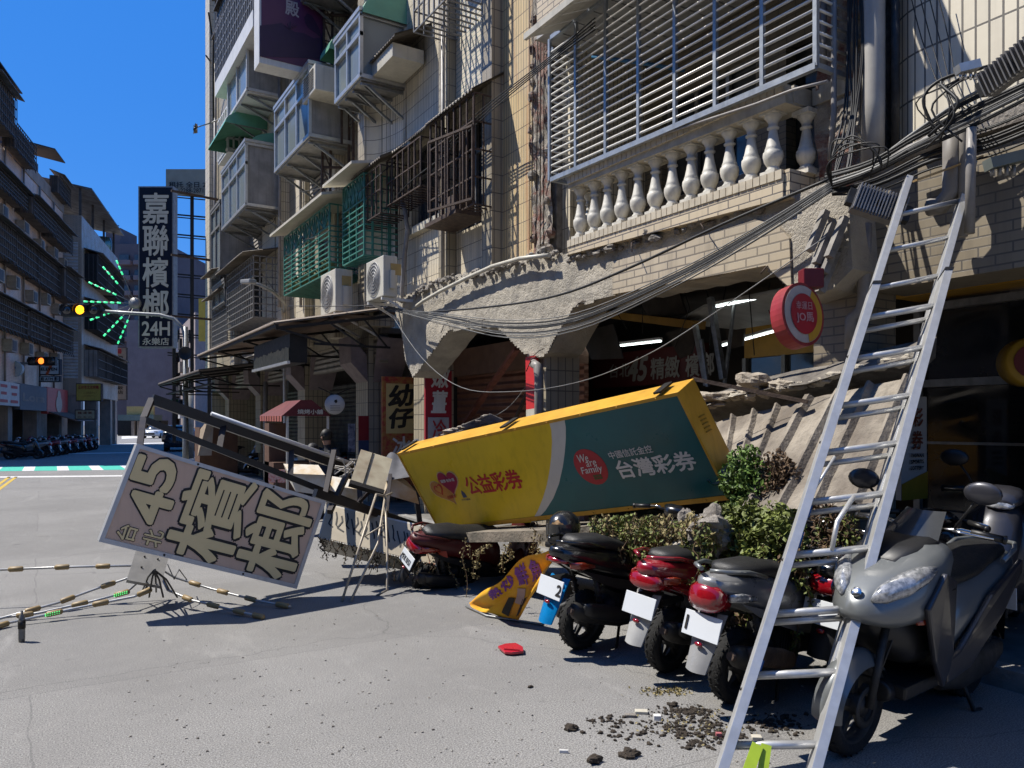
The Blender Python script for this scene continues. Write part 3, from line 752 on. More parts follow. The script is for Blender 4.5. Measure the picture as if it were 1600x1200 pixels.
# --- right hand bay with rounded corner
arc = []
for k in range(9):
    a = math.pi / 2 * k / 8; arc.append((5.82 - .42 * math.sin(a), 3.14 + .42 * math.cos(a)))
pts = [(6.6, 3.56)] + arc + [(5.4, -6)]
mb = MB()
for (xa, ya), (xb, yb) in zip(pts, pts[1:]): mb.add([(xa, ya, 3.62), (xb, yb, 3.62), (xb, yb, ZT), (xa, ya, ZT)], [(0, 1, 2, 3)], True)
mb.build('bay_wall', tile('bay_tile', .088, .33, (.68, .62, .49), (.11, .1, .085), 0, .008, dirt=.3), near)
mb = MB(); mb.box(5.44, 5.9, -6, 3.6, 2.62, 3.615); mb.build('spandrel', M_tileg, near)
mb = MB(); mb.box(5.38, 5.95, -6, 3.2, 3.55, 3.66); mb.build('ledge', M_concd, near)
mb = MB(); wallYZ(mb, 6.7, 3.56, 4.0, 3.6, ZT); mb.box(5.9, 13.9, -6, 8.2, 16.9, 17.1); mb.quad((14, -6, 0), (14, 13.5, 0), (14, 13.5, ZT), (14, -6, ZT)); mb.build('rear_wall', M_lw, near)
# pillar right of the balcony, torn concrete with red brick
def rough_face(mb, X, ya, yb, za, zb, nu, nv, amp, seed, thick=.25):
    def fn(u, v):
        y = ya + (yb - ya) * u; z = za + (zb - za) * v
        d = amp * (noise.noise(V((y * 4 + seed, z * 3, seed))) + .6 * noise.noise(V((y * 11, z * 10 + seed, 3))))
        e = .05 * noise.noise(V((z * 2.3, seed, u * 3))) * (1 if u in (0, 1) else 0)
        return V((X - d, y + e, z))
    mb.grid(fn, nu, nv)
    return mb
def scarmat():
    m, t, p = nodes('torn_pillar'); oc = objc(t)
    f = rmp(t, nz(t, oc, 2.6, 6, .7, .6), .47, .55)
    b = mixc(t, rmp(t, nz(t, oc, 16, 4, .7), .35, .65), (.19, .055, .035), (.30, .24, .2))
    c = mixc(t, f, mixc(t, rmp(t, nz(t, oc, 9, 5), .4, .7), (.42, .38, .32), (.22, .2, .17)), b)
    t.links.new(c, p.inputs['Base Color']); p.inputs['Roughness'].default_value = .95
    bump(t, p, nz(t, oc, 22, 8, .75), 1.0, .05); return m
M_scar = scarmat()
mb = MB(); rough_face(mb, 5.36, 3.62, 4.02, 3.2, ZT, 8, 120, .05, 3)
rough_face(mb, 5.34, 7.8, 8.22, 3.72, ZT, 8, 120, .06, 9)
mb.build('torn_pillar', M_scar, near)
mb = MB(); mb.box(5.42, 5.9, 3.62, 4.02, 3.0, ZT); mb.box(5.42, 5.9, 7.79, 8.24, 3.7, ZT); mb.build('pillar_core', M_concd, near)
rn = random.Random(3)
mb = MB()
for z in range(0, 60):
    zz = 3.75 + z * .2
    for (ya, X) in ((7.82, 5.33), (8.19, 5.33), (3.65, 5.34)):
        if rn.random() < .55: mb.rock((X + rn.uniform(-.02, .03), ya + rn.uniform(-.03, .03), zz), rn.uniform(.03, .075), z, 6, 5)
mb.build('broken_edge', M_scar, near)['kind'] = 'stuff'
mb = MB()
for i in range(5): 
    y = 7.86 + i * .08; mb.tube([(5.27 + rn.uniform(-.02, .02), y, 3.8), (5.28, y + rn.uniform(-.03, .03), 6), (5.27, y, 8.5)], .007, 5)
mb.build('rebar', M_rust, near)
# balcony
XB = 5.05
base = slabX([(887, 377), (1223, 265), (1223, 310), (887, 398)], XB, .33)
q0 = onX(1223, 265, XB); q1 = onX(1223, 310, XB)
mb = base; mb.box(XB + .02, 5.4, q0.y - .004, q0.y - .05, q1.z, q0.z); mb.box(5.37, 5.6, 3.66, q0.y - .06, q1.z + .02, q0.z + .01)
bal = mb.build('balcony_base', M_tileb, near)
mb = MB()
qa = onX(887, 377, XB); n = 40; ln = qa.y - q0.y
for i in range(n):   # soldier course of tiles on the base edge and the rail edge
    y = q0.y + ln * (i + .06) / n; y2 = q0.y + ln * (i + .94) / n; f = (i + .5) / n
    z = q0.z + (qa.z - q0.z) * f; mb.box(XB - .012, XB + .06, y, y2, z - .07, z + .004)
    r0 = onX(1223, 128, XB).z; r1 = onX(887, 278, XB).z; z = r0 + (r1 - r0) * f; mb.box(XB - .012, XB + .06, y, y2, z - .075, z + .004)
mb.build('edge_tile', mat('soldier_tile', (.64, .56, .42), .35, 0, .2, 9), near)
rail = slabX([(887, 279), (1223, 129), (1228, 160), (887, 295)], XB + .012, .3)
rail.box(XB + .1, 5.4, q0.y - .03, q0.y + .1, onX(1223, 152, XB).z - .03, onX(1223, 130, XB).z); rail.box(5.36, 5.5, 3.66, q0.y - .04, onX(1223, 152, XB).z - .02, onX(1223, 130, XB).z + .01)
rail.build('balcony_rail', mat('rail_stone', (.55, .5, .4), .6, 0, .3, 6, .3, 40, streak=.4), near)
def baluster(x, y, z0, z1):
    h = z1 - z0; mb = MB()
    mb.box(x - .075, x + .075, y - .075, y + .075, z0, z0 + .09 * h)
    pr = [(.058, .09), (.062, .12), (.045, .155), (.05, .17), (.075, .25), (.083, .32), (.08, .38), (.066, .41), (.068, .425), (.058, .47), (.045, .58), (.034, .7), (.034, .715), (.05, .73), (.05, .75), (.036, .77), (.04, .82), (.06, .88), (.072, .9), (.072, .93)]
    mb.lathe([(r, k * h) for r, k in pr], (x, y, z0), (0, 0, 1), 16)
    mb.box(x - .08, x + .08, y - .08, y + .08, z0 + .93 * h, z1)
    o = mb.build('baluster', M_balu, near); return o
M_balu = mat('baluster_paint', (.7, .67, .59), .5, 0, .25, 7, .15, 60, streak=.45)
zb = lambda y: q0.z + (qa.z - q0.z) * (y - q0.y) / (qa.y - q0.y)
ra, rb = onX(887, 295, XB), onX(1228, 160, XB)
zr = lambda y: rb.z + (ra.z - rb.z) * (y - rb.y) / (ra.y - rb.y)
for x in (907, 929, 949.5, 972, 997, 1024, 1051, 1080, 1109, 1140, 1174, 1208):
    y = Yx(x, XB + .12); baluster(XB + .12, y, zb(y), zr(y) + .03)
baluster(5.32, qa.y - .05, zb(qa.y), zr(qa.y)); baluster(5.34, q0.y - .0, zb(q0.y), zr(q0.y)); baluster(5.45, 3.78, zb(3.9), zr(3.9))
# balcony room behind
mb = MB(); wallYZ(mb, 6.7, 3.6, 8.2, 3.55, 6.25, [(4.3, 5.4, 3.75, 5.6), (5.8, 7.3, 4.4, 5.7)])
mb.build('balcony_back_wall', M_tileg, near)
mb = MB(); mb.box(5.5, 6.7, 7.62, 7.78, 3.55, 6.25); mb.build('balcony_side_wall', M_tilev, near)
mb = MB(); mb.box(5.4, 6.7, 3.6, 7.8, 3.45, 3.58); mb.box(5.1, 6.7, 3.6, 7.8, 6.25, 6.4); mb.build('balcony_slab', M_conc, near)
mb = MB(); mb.box(6.86, 6.9, 4.2, 7.4, 3.6, 5.8); mb.build('window', M_glass, near)
mb = MB()
for y in (5.8, 6.3, 6.8, 7.28): mb.bar((6.82, y, 4.4), (6.82, y, 5.7), .05)
for z in (4.42, 5.2, 5.68): mb.bar((6.82, 5.8, z), (6.82, 7.3, z), .05)
mb.build('window_frame', M_alu, near)
mb = MB()
for i in range(14): mb.box(5.06, 6.6, 3.65 + i * .29, 3.65 + i * .29 + .27, 6.2, 6.24)
mb.build('balcony_ceiling', mat('ceiling_strip', (.5, .49, .46), .5, 0, .25, 5, streak=.4), near)
mb = MB(); mb.tube([onX(925, 88, 5.3), onX(1000, 98, 5.6), onX(1070, 110, 5.9)], .022, 8); mb.build('blue_pole', mat('blue_paint', (.05, .19, .36), .5, 0, .3, 8), near)
# silver grille
xg = 5.0
zt0 = onX(858, 80, xg).z + .05
mb = MB(); gb0, gb1 = onX(862, 281, xg), onX(1276, 103, xg)
zg = lambda y: gb0.z + (gb1.z - gb0.z) * (y - gb0.y) / (gb1.y - gb0.y)
for x in (859, 900, 946.7, 998, 1055, 1118, 1191.5, 1275):
    y = Yx(x, xg); mb.bar((xg, y, zg(y)), (xg, y, zt0 + .08), .035, .035)
mb.bar(gb0, gb1, .045, .05); mb.bar((xg, gb0.y, zt0 + .08), (xg, gb1.y, zt0 + .05), .05, .05)
for y in (gb0.y, gb1.y): mb.bar((xg, y, zg(y)), (5.4, y, zg(y)), .04); mb.bar((xg, y, zg(y) + 1.5), (5.4, y, zg(y) + 1.5), .04)
mb.build('grille_frame', mat('galvanised_blue_grey', (.46, .49, .51), .4, .5, .25, 9, streak=.3), near)
mb = MB(); nbar = 19
for k in range(1, nbar):
    z0 = gb0.z + (zt0 - gb0.z) * k / nbar; z1 = gb1.z + (zt0 - gb1.z) * k / nbar
    mb.tube([(xg, gb0.y, z0), (xg, gb1.y, z1)], .0125, 6)
for k in range(1, nbar, 1):
    for y in (gb0.y, gb1.y):
        z = zg(y) + (zt0 - zg(y)) * k / nbar; mb.tube([(xg, y, z), (5.4, y, z)], .011, 6)
mb.build('grille_bar', mat('bright_tube', (.7, .69, .65), .45, .3, .1, 9), near)
# canopy over the grille
mb = MB()
for i in range(13):
    y0 = 7.1 - i * .27; mb.obox(V((4.8, y0 - .13, 5.96)), V((.9, 0, .42)).normalized(), V((0, 1, 0)), V((-.42, 0, .9)).normalized(), .31, .125, .012)
mb.box(4.5, 4.54, 3.6, 7.1, 5.8, 5.87); mb.build('canopy', mat('cream_sheet', (.58, .55, .47), .55, 0, .25, 5, streak=.4), near)
mb = MB(); mb.box(5.12, 5.4, 3.62, 7.78, 6.41, ZT); mb.build('upper_wall', M_tileb, near)
# --- broken concrete beam with haunches, above the arcade
beam_px = [(618, 482), (632, 466), (655, 452), (690, 434), (735, 426), (772, 420), (815, 404), (850, 394), (886, 396), (940, 384), (1000, 368), (1060, 350), (1130, 330), (1223, 308), (1262, 296), (1300, 285), (1318, 330), (1322, 400), (1300, 440), (1230, 448), (1195, 417), (957, 462), (897, 480), (858, 550), (843, 560), (820, 552), (807, 540), (779, 511), (701, 518), (664, 567), (646, 590), (634, 560), (628, 520)]
def rag(pts, n, amp, seed):
    rn = random.Random(seed); out = []
    for i, (a, b) in enumerate(zip(pts, pts[1:] + pts[:1])):
        out.append(V(a)); L_ = (V(b) - V(a)).length
        for k in range(1, max(1, int(L_ / n))):
            q = V(a).lerp(V(b), k / max(1, int(L_ / n))); q += V((0, rn.uniform(-amp, amp), rn.uniform(-amp, amp))); out.append(q)
    return out
bp = rag([tuple(p) for p in pxpoly(beam_px, 5.15)], .12, .016, 5)
mb = MB(); mb.prism(bp, V((.48, 0, 0))); mb.build('broken_beam', M_conc, near)
def dispface(pts, X, amp, seed, step=.06):
    """rough front skin clipped to a polygon in YZ"""
    ys = [p.y for p in pts]; zs = [p.z for p in pts]
    def inside(y, z):
        c = False; n = len(pts)
        for i in range(n):
            a, b = pts[i], pts[i - 1]
            if (a.z > z) != (b.z > z) and y < (b.y - a.y) * (z - a.z) / (b.z - a.z) + a.y: c = not c
        return c
    mb = MB(); idx = {}
    def vid(i, j):
        if (i, j) not in idx:
            y = min(ys) + i * step; z = min(zs) + j * step
            d = amp * (noise.noise(V((y * 2.2, z * 2.2, seed))) + .7 * noise.noise(V((y * 6, z * 6, seed + 4))) + .5 * noise.noise(V((y * 15, z * 15, seed))))
            idx[(i, j)] = len(mb.v); mb.v.append(V((X - .01 - max(-.006, d + amp * .3), y, z)))
        return idx[(i, j)]
    for i in range(int((max(ys) - min(ys)) / step) + 1):
        for j in range(int((max(zs) - min(zs)) / step) + 1):
            y = min(ys) + (i + .5) * step; z = min(zs) + (j + .5) * step
            if inside(y, z): mb.f.append([vid(i, j), vid(i + 1, j), vid(i + 1, j + 1), vid(i, j + 1)]); mb.sm.append(False)
    return mb
dispface(bp, 5.15, .014, 2.0, .03).build('torn_plaster', M_conc, near)
mb = MB()
edge = [V(p) for p in pxpoly([(628, 470), (690, 436), (735, 428), (772, 422), (815, 407), (850, 397), (886, 400), (940, 389), (1000, 373), (1060, 355), (1130, 335), (1215, 313)], 5.1)]
for a, b in zip(edge, edge[1:]):
    for k in range(int((b - a).length / .05)):
        q = a.lerp(b, rn.random()); r = rn.uniform(.015, .055)
        mb.rock(q + V((rn.uniform(-.03, .05), 0, rn.uniform(-.05, .05))), r, k * 1.3 + a.y, 6, 5, (.8, 1.4, .8), .7)
mb.build('broken_edge', M_concd, near)['kind'] = 'stuff'
mb = MB()
for (x, y) in ((700, 505), (735, 500), (760, 498), (690, 450), (842, 556), (850, 545), (1000, 375), (1110, 345), (915, 470), (1200, 415)):
    a = onX(x, y, 5.12); mb.tube([a, a + V((-.08, rn.uniform(-.05, .05), -.03)), a + V((-.13, rn.uniform(-.12, .12), -rn.uniform(.08, .2)))], .006, 5)
mb.build('rebar', M_rust, near)
slabX([(957, 409), (1050, 384), (1180, 343), (1215, 352), (1233, 372), (1236, 446), (1230, 446), (1196, 415), (957, 460)], 5.1, .06).build('spandrel', tile('dusty_spandrel', .24, .075, (.50, .42, .3), (.2, .17, .13), .5, .008, dirt=.55), near)
slabX([(1236, 372), (1262, 330), (1292, 300), (1325, 300), (1332, 420), (1300, 452), (1250, 470), (1240, 450)], 5.12, .5).build('broken_beam', M_conc, near)
mb = MB()
for (x, y) in ((1290, 330), (1300, 350), (1312, 365), (1320, 340), (1296, 372), (1306, 395), (1280, 395)):
    a = onX(x, y, 5.08); mb.bar(a, onX(x - 25, y + 62, 4.95), .06, .05)
mb.build('loose_batten', mat('grey_wood', (.3, .28, .25), .85, 0, .4, 10, .3, 50), near)
# columns
mb = MB(); mb.box(5.2, 5.7, 7.7, 8.12, .1, 2.75); mb.build('column', M_tilec, near)
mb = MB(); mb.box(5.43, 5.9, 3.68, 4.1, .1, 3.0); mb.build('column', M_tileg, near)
# haunches behind the openings, dark underside
# --- arcade interior
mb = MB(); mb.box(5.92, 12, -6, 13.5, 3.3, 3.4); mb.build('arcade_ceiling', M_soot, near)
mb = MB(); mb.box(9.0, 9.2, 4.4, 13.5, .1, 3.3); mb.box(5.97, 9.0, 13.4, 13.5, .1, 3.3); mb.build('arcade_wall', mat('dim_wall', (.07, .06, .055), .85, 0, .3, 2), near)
mb = MB(); mb.box(6.9, 6.98, 9.2, 13.3, .1, 2.5); mb.build('roller_shutter', ribs('brown_shutter', (.3, .14, .09), 2, 8, metal=.1), near)
mb = MB(); mb.box(6.75, 6.98, 9.2, 13.3, 2.5, 3.0); mb.build('shutter_box', mat('brown_box', (.26, .15, .1), .7), near)
t = thing('shop_sign', 'dark red hanging shop board reading 45, inside the dim arcade', 'sign', (8, 9, 2.3))
a = onX(925, 590, 8.0); b = onX(1100, 545, 8.0)
mb = MB(); mb.box(8, 8.1, b.y, a.y, 2.2, 2.75); mb.build('board', mat('maroon_board2', (.09, .01, .01), .6), t)
mb = MB(); mb.text('台北', V((7.985, a.y - .5, 2.35)), (0, -1, 0), UP, .5, .22, .02); mb.text('45', V((7.985, a.y - .95, 2.28)), (0, -1, 0), UP, .42, .36, .035, shear=.2); mb.text('精緻', V((7.985, a.y - 1.5, 2.28)), (0, -1, 0), UP, .62, .32, .02); mb.text('檳榔', V((7.985, a.y - 2.25, 2.28)), (0, -1, 0), UP, .55, .32, .02)
mb.build('lettering', mat('dim_letter', (.3, .28, .26), .6), t)
M_tube = emis('fluorescent_tube', (.9, 1, 1), 3)
for p, q, lb in (((901, 548), (1033, 533), 'lit fluorescent tube behind the hanging grey sheet in the arcade'), ((1115, 480), (1223, 458), 'lit fluorescent tube under the pale ceiling panel, behind the round red sign'), ((1125, 541), (1213, 517), 'lit fluorescent tube above the yellow shop fascia in the arcade')):
    X = 7.0 if p[0] == 901 else (6.5 if p[1] == 480 else 7.5)
    a, b = onX(*p, X), onX(*q, X); t = thing('fluorescent_light', lb, 'lamp', a)
    MB().tube([a, b], .012, 8).build('tube', M_tube, t); MB().bar(a + UP * .035, b + UP * .035, .06, .03).build('fixture', M_whitep, t)
p = thing('ceiling_panel', 'pale sagging ceiling sheet with a yellow beam, hanging in the arcade', 'panel', (6.6, 6, 2.9))
mb = MB(); mb.prism([onX(1055, 505, 7.2), onX(1100, 480, 6.6), onX(1252, 450, 6.3), onX(1250, 500, 7.2), onX(1150, 515, 7.4)], V((0, 0, .03))); mb.build('sheet', mat('dusty_white_sheet', (.5, .5, .48), .6, 0, .25, 4), p)
mb = MB(); mb.bar(onX(958, 492, 7.3), onX(1092, 508, 6.9), .2, .1); mb.build('beam', mat('ochre_beam', (.4, .22, .04), .6), p)
mb = MB()
for (x0, y0, x1, y1, X, w) in ((1086, 508, 1104, 602, 6.3, .05), (1110, 465, 1130, 592, 6.2, .06), (1096, 530, 1106, 604, 6.1, .035), (1148, 470, 1132, 600, 6.6, .03)): mb.bar(onX(x0, y0, X), onX(x1, y1, X), w)
mb.build('post', M_galv, p)
s = slabX([(905, 520), (957, 506), (973, 560), (924, 562)], 6.0, .02).build('hanging_sheet', mat('grey_board', (.1, .095, .09), .7)); tag(s, 'torn grey board hanging from the arcade ceiling, left of the dark red 45 sign', 'sheet')
t = thing('shop_unit', 'yellow shop fascia over a dark window deep in the arcade, below the round red sign', 'shop front', (8.2, 6, .1))
mb = MB(); a = onX(1163, 560, 8.2); b = onX(1292, 515, 8.2); mb.box(8.2, 8.5, b.y, a.y, a.z, 3.2); mb.build('fascia', mat('amber_fascia', (.52, .28, .03), .5), t)
mb = MB(); mb.box(8.25, 8.3, b.y, a.y, .3, a.z); mb.build('window', M_glass, t)
mb = MB()
for y in (b.y, (a.y + b.y) / 2, a.y): mb.bar((8.22, y, .1), (8.22, y, a.z), .06)
mb.build('window_frame', M_alud, t)
mb = MB(); mb.bar(onX(808, 545, 5.9), onX(726, 662, 6.6), .09, .06); mb = mb.build('fallen_post', mat('red_oxide', (.28, .1, .07), .75, .1, .4, 8)); tag(mb, 'rust red steel post leaning in the arcade left of the red strip column', 'post')
mb = MB(); mb.bar(onX(836, 585, 6.2), onX(790, 690, 6.5), .045); mb = mb.build('fallen_post', M_rust); tag(mb, 'thin grey post leaning behind the red strip column', 'post')
for (pts, X, lb) in (([(1000, 470), (1060, 455), (1072, 490), (1015, 500)], 7.0, 'torn brown ceiling board drooping in the arcade, left of the long lit tube'), ([(1040, 520), (1092, 505), (1080, 552), (1062, 560)], 6.9, 'dark triangular ceiling board hanging in front of the red 45 board'), ([(930, 470), (985, 455), (990, 478), (940, 488)], 7.3, 'grey loose ceiling board above the yellow beam'), ([(1130, 505), (1165, 495), (1160, 540), (1140, 545)], 7.4, 'small loose ceiling board beside the yellow fascia')):
    s_ = slabX(pts, X, .03).build('loose_board', mat('sooty_board', (.075, .06, .05), .8, 0, .4, 6)); tag(s_, lb, 'board')
for k in range(9):
    x = 965 + k * 34; p_ = onX(x, 455 - k * 2, 6.4 + (k % 3) * .4); mb = MB(); mb.tube([p_, p_ + V((.03, rn.uniform(-.1, .1), -.25)), p_ + V((.06, rn.uniform(-.2, .2), -rn.uniform(.4, .8)))], .006, 5); t = mb.build('hanging_wire', M_cable); tag(t, 'loose black wire dangling from the torn arcade ceiling', 'wire', 'wires dangling from the arcade ceiling')
# red strip sign on column, drain pipe
rs = thing('strip_sign', 'narrow bright red strip fixed to the front of the tiled arcade column', 'sign', (5.38, 8.3, .9))
mb = MB(); mb.prism([onX(821, 558, 5.12), onX(836, 556, 5.12), onX(836, 638, 5.12), onX(822, 640, 5.12)], V((.05, 0, 0))); mb.build('panel', mat('bright_red', (.6, .03, .03), .5, 0, .1, 5), rs)
mb = MB(); mb.prism([onX(822, 640, 5.12), onX(836, 638, 5.12), onX(836, 652, 5.12), onX(822, 655, 5.12)], V((.05, 0, 0))); mb.build('end_panel', M_cream, rs)
mb = MB(); mb.tube([onX(833, 568, 5.08), onX(840, 572, 5.08), onX(842, 590, 5.08), onX(842, 760, 5.08)], .055, 10); mb = mb.build('drain_pipe', M_pvc); tag(mb, 'grey elbow drain pipe beside the bright red strip', 'pipe')
# panel signs on columns two and three
mb = MB(); mb.box(5.42, 5.95, 11.6, 12.05, .1, 2.6); mb.build('column', M_tilec, nb2)
t = thing('banner_panel', 'dark red panel with white calligraphy and a white square below, on the second column', 'sign', (5.65, 11.55, .8))
P0, P1 = onY(664, 578, 11.56), onY(705, 684, 11.56)
mb = MB(); mb.box(P0.x, P1.x, 11.54, 11.585, .5, P0.z); mb.build('panel', mat('crimson_panel', (.36, .015, .03), .55, 0, .15, 5), t)
zq = onY(664, 652, 11.53).z
mb = MB(); mb.box(P0.x + .04, P1.x - .06, 11.525, 11.535, .55, zq); mb.build('white_square', mat('dim_white', (.42, .4, .42), .6), t)
W = P1.x - P0.x
mb = MB(); mb.text('嫩', V((P0.x + .1, 11.53, zq + .5)), (1, 0, 0), UP, W * .62, .36, .025, shear=.15); mb.text('薑', V((P0.x + .1, 11.53, zq + .08)), (1, 0, 0), UP, W * .55, .36, .025, shear=.1); mb.build('lettering', M_whitep, t)
mb = MB(); mb.text('冷', V((P0.x + .12, 11.515, zq - .36)), (1, 0, 0), UP, W * .5, .32, .02); mb.build('lettering_small', M_red, t)
t = thing('banner_panel', 'cream poster with two large black brush characters on a red and gold board', 'sign', (5.75, 13.35, .6))
P0, P1 = onY(597, 588, 13.36), onY(651, 710, 13.36); q0_, q1_ = onY(603, 599, 13.34), onY(646, 677, 13.34)
mb = MB(); mb.box(P0.x, P1.x, 13.34, 13.4, .3, P0.z); mb.build('board', mat('crimson_board', (.34, .02, .03), .6, 0, .5, 9, col2=(.4, .22, .05)), t)
mb = MB(); mb.box(q0_.x, q1_.x, 13.325, 13.333, q1_.z, q0_.z); mb.build('poster', mat('straw_poster', (.62, .47, .2), .6, 0, .12, 4), t)
hh = q0_.z - q1_.z; ww = q1_.x - q0_.x
mb = MB(); mb.text('幼', V((q0_.x + .04, 13.32, q1_.z + hh * .52)), (1, 0, .1), UP, ww * .85, hh * .42, .04, shear=.12); mb.text('仔', V((q0_.x + .04, 13.32, q1_.z + hh * .1)), (1, 0, .08), UP, ww * .85, hh * .38, .04, shear=.12); mb.build('lettering', M_ink, t)
mb = MB(); mb.text('冰', V((P0.x + .2, 13.33, q1_.z - .42)), (1, 0, 0), UP, .36, .36, .02); mb.build('lettering_small', M_whitep, t)

# --- right hand shop under the spandrel
sh = thing('shop_unit', 'dark glass shop front with grey frames at the right edge, under the cable-covered spandrel', 'shop front', (7.2, 2, .1))
mb = MB(); mb.box(7.22, 7.26, -3, 4.3, .75, 2.75); mb.build('window', glassy('black_glass', (.008, .009, .012), .04, .12), sh)
mb = MB()
for y in (4.25, 3.1, 2.0, .9, -.2): mb.bar((7.18, y, .1), (7.18, y, 2.7), .06)
for z in (.75, 1.98, 2.7): mb.bar((7.17, -3, z), (7.17, 4.3, z), .07)
mb.bar((7.19, -3, 1.42), (7.19, 4.3, 1.42), .025)
mb.build('window_frame', M_alud, sh)
mb = MB(); mb.box(7.15, 7.4, -3, 4.3, .1, .72); mb.build('stall_riser', tile('brown_riser', .3, .3, (.16, .1, .065), (.05, .05, .05), 0, .01), sh)
mb = MB(); mb.box(6.9, 7.3, 3.0, 4.3, 2.78, 3.0); mb.build('fascia', mat('amber_fascia', (.52, .28, .03), .5), sh)
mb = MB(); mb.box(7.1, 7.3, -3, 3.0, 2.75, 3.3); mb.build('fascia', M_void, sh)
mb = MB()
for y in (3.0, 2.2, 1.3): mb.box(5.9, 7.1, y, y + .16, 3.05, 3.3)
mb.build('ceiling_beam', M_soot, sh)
sg = thing('standing_sign', 'white upright sign with red characters and a mustard foot, behind the ladder', 'sign', onY(1428, 790, 3.9))
a, b = onY(1408, 782, 3.9), onY(1448, 620, 3.9)
mb = MB(); mb.box(a.x, b.x, 3.9, 3.98, a.z, b.z); mb.build('panel', mat('dim_white_panel', (.62, .6, .56), .5, 0, .08, 4), sg)
W = b.x - a.x
mb = MB(); mb.prism([V((a.x, 3.894, a.z)), V((b.x, 3.894, a.z)), V((b.x, 3.894, a.z + .24)), V((a.x, 3.894, a.z + .14))], V((0, -.004, 0))); mb.build('foot_band', mat('mustard', (.5, .3, .03), .5), sg)
mb = MB(); 
for i, s in enumerate('券彩'): mb.text(s, V((a.x + W * .35, 3.885, a.z + .44 + i * .2)), (1, 0, 0), UP, W * .42, .16, .02)
mb.build('lettering', M_brown, sg)
mb = MB()
for i, s in enumerate(('LOTTERY', 'SPORTS', 'TAIWAN')): mb.text(s, V((a.x + W * .3, 3.885, a.z + .26 + i * .055)), (1, 0, 0), UP, W * .5, .032, .03)
mb.build('lettering_small', M_ink, sg)
ys = thing('round_sign', 'round yellow rimmed shop sign in the shade, cut off by the right edge', 'sign', at(1600, 600, 6.0))
c = at(1606, 566, 6.0); mb = MB(); mb.lathe([(.0, -.11), (.17, -.11), (.19, -.09), (.19, .11), (0, .11)], c, V((.75, .66, 0)), 28); mb.build('rim', mat('mustard', (.5, .3, .03), .5), ys)
mb = MB(); mb.lathe([(0, -.12), (.13, -.12)], c, V((.75, .66, 0)), 24); mb.build('face', mat('maroon_board', (.17, .02, .02), .6), ys)
# ---------------------------------------------------------------- second building: C, D, E
mb = MB(); wallYZ(mb, 5.4, 8.2, 9.05, 3.72, ZT); mb.build('stained_wall', M_tilevy, nb2)
mb = MB(); mb.box(5.22, 5.6, 9.05, 9.32, 3.75, ZT); mb.box(5.25, 5.6, 10.45, 10.74, 3.75, ZT); mb.box(5.0, 5.6, 13.3, 13.62, 3.4, ZT); mb.build('pilaster', M_tilec, nb2)
hD = (9.34, 10.42, 4.5, 6.15); hE = (10.9, 12.1, 4.9, 6.3)
mb = MB(); wallYZ(mb, 5.402, 9.32, 10.45, 3.75, 6.35, [hD]); mb.build('wall', M_tilev, nb2)
mb = MB(); wallYZ(mb, 5.402, 9.32, 10.45, 6.35, ZT); mb.build('white_tile_wall', M_white, nb2)
mb = MB(); wallYZ(mb, 5.4, 10.74, 12.3, 3.72, ZT, [hE])
cv = [(12.3 + 1.0 * math.sin(a), 5.4 - .4 * (1 - math.cos(a)) / 1.0) for a in [math.pi / 2 * k / 8 for k in range(9)]]
for (ya, xa), (yb, xb) in zip(cv, cv[1:]): mb.add([(xa, ya, 3.72), (xa, ya, ZT), (xb, yb, ZT), (xb, yb, 3.72)], [(0, 1, 2, 3)], True)
mb.build('curved_wall', M_tilev, nb2)
mb = MB(); mb.box(5.58, 5.61, 9.3, 10.5, 4.5, 6.2); mb.box(5.58, 5.61, 10.8, 12.2, 4.8, 6.4); mb.build('window', M_glass, nb2)
mb = MB(); 
for h in (hD, hE):
    for k in range(4): y = h[0] + (h[1] - h[0]) * k / 3; mb.bar((5.55, y, h[2]), (5.55, y, h[3]), .05)
    for z in (h[2] + .02, h[3] - .5, h[3] - .02): mb.bar((5.55, h[0], z), (5.55, h[1], z), .05)
mb.build('window_frame', M_alud, nb2)
mb = MB(); mb.box(5.3, 5.45, 10.85, 12.15, 4.78, 4.9); mb.build('window_sill', M_cream, nb2)
M_corr = ribs('corrugated_canopy', (.2, .18, .15), 1, 11, metal=.2, rust=(.11, .075, .05), depth=.03)
def canopy(t, y0, y1, zf, zw, X0, X1=5.4, m=None, th=.02):
    """corrugated sheet canopy with a real wavy profile"""
    n = int(abs(y1 - y0) / .022)
    def fn(u, v):
        y = y0 + (y1 - y0) * u; x = X0 + (X1 - X0) * v
        return V((x, y, zf + (zw - zf) * v + .013 * math.sin(y * 2 * math.pi / .088)))
    mb = MB(); mb.grid(fn, n, 2); mb.grid(lambda u, v: fn(u, v) - V((0, 0, th)), n, 2)
    k = 0
    for v in (0,):
        for i in range(n):
            a, b = fn(i / n, v), fn((i + 1) / n, v); mb.quad(a, b, b - V((0, 0, th)), a - V((0, 0, th)))
    return mb.build('canopy', m or M_corr, t)
canopy(nb2, 9.02, 10.5, 6.08, 6.42, 4.9); canopy(nb2, 10.6, 12.2, 6.1, 6.5, 4.95); canopy(nb2, 11.9, 13.3, 6.0, 6.35, 4.75)
mb = MB(); cagebars(mb, 4.95, 5.4, 9.06, 10.4, 4.55, 6.05, 7, 4); 
a, b = V((4.78, 9.1, 4.62)), V((4.78, 9.75, 4.62))
for z in (4.62, 5.6): mb.bar((4.93, 9.06, z), (4.7, 9.95, z), .03)
for k in range(6): f = k / 5; mb.bar((4.93 - .23 * f, 9.06 + .89 * f, 4.62), (4.93 - .23 * f, 9.06 + .89 * f, 5.6), .022)
mb.build('window_cage', M_rust, nb2)
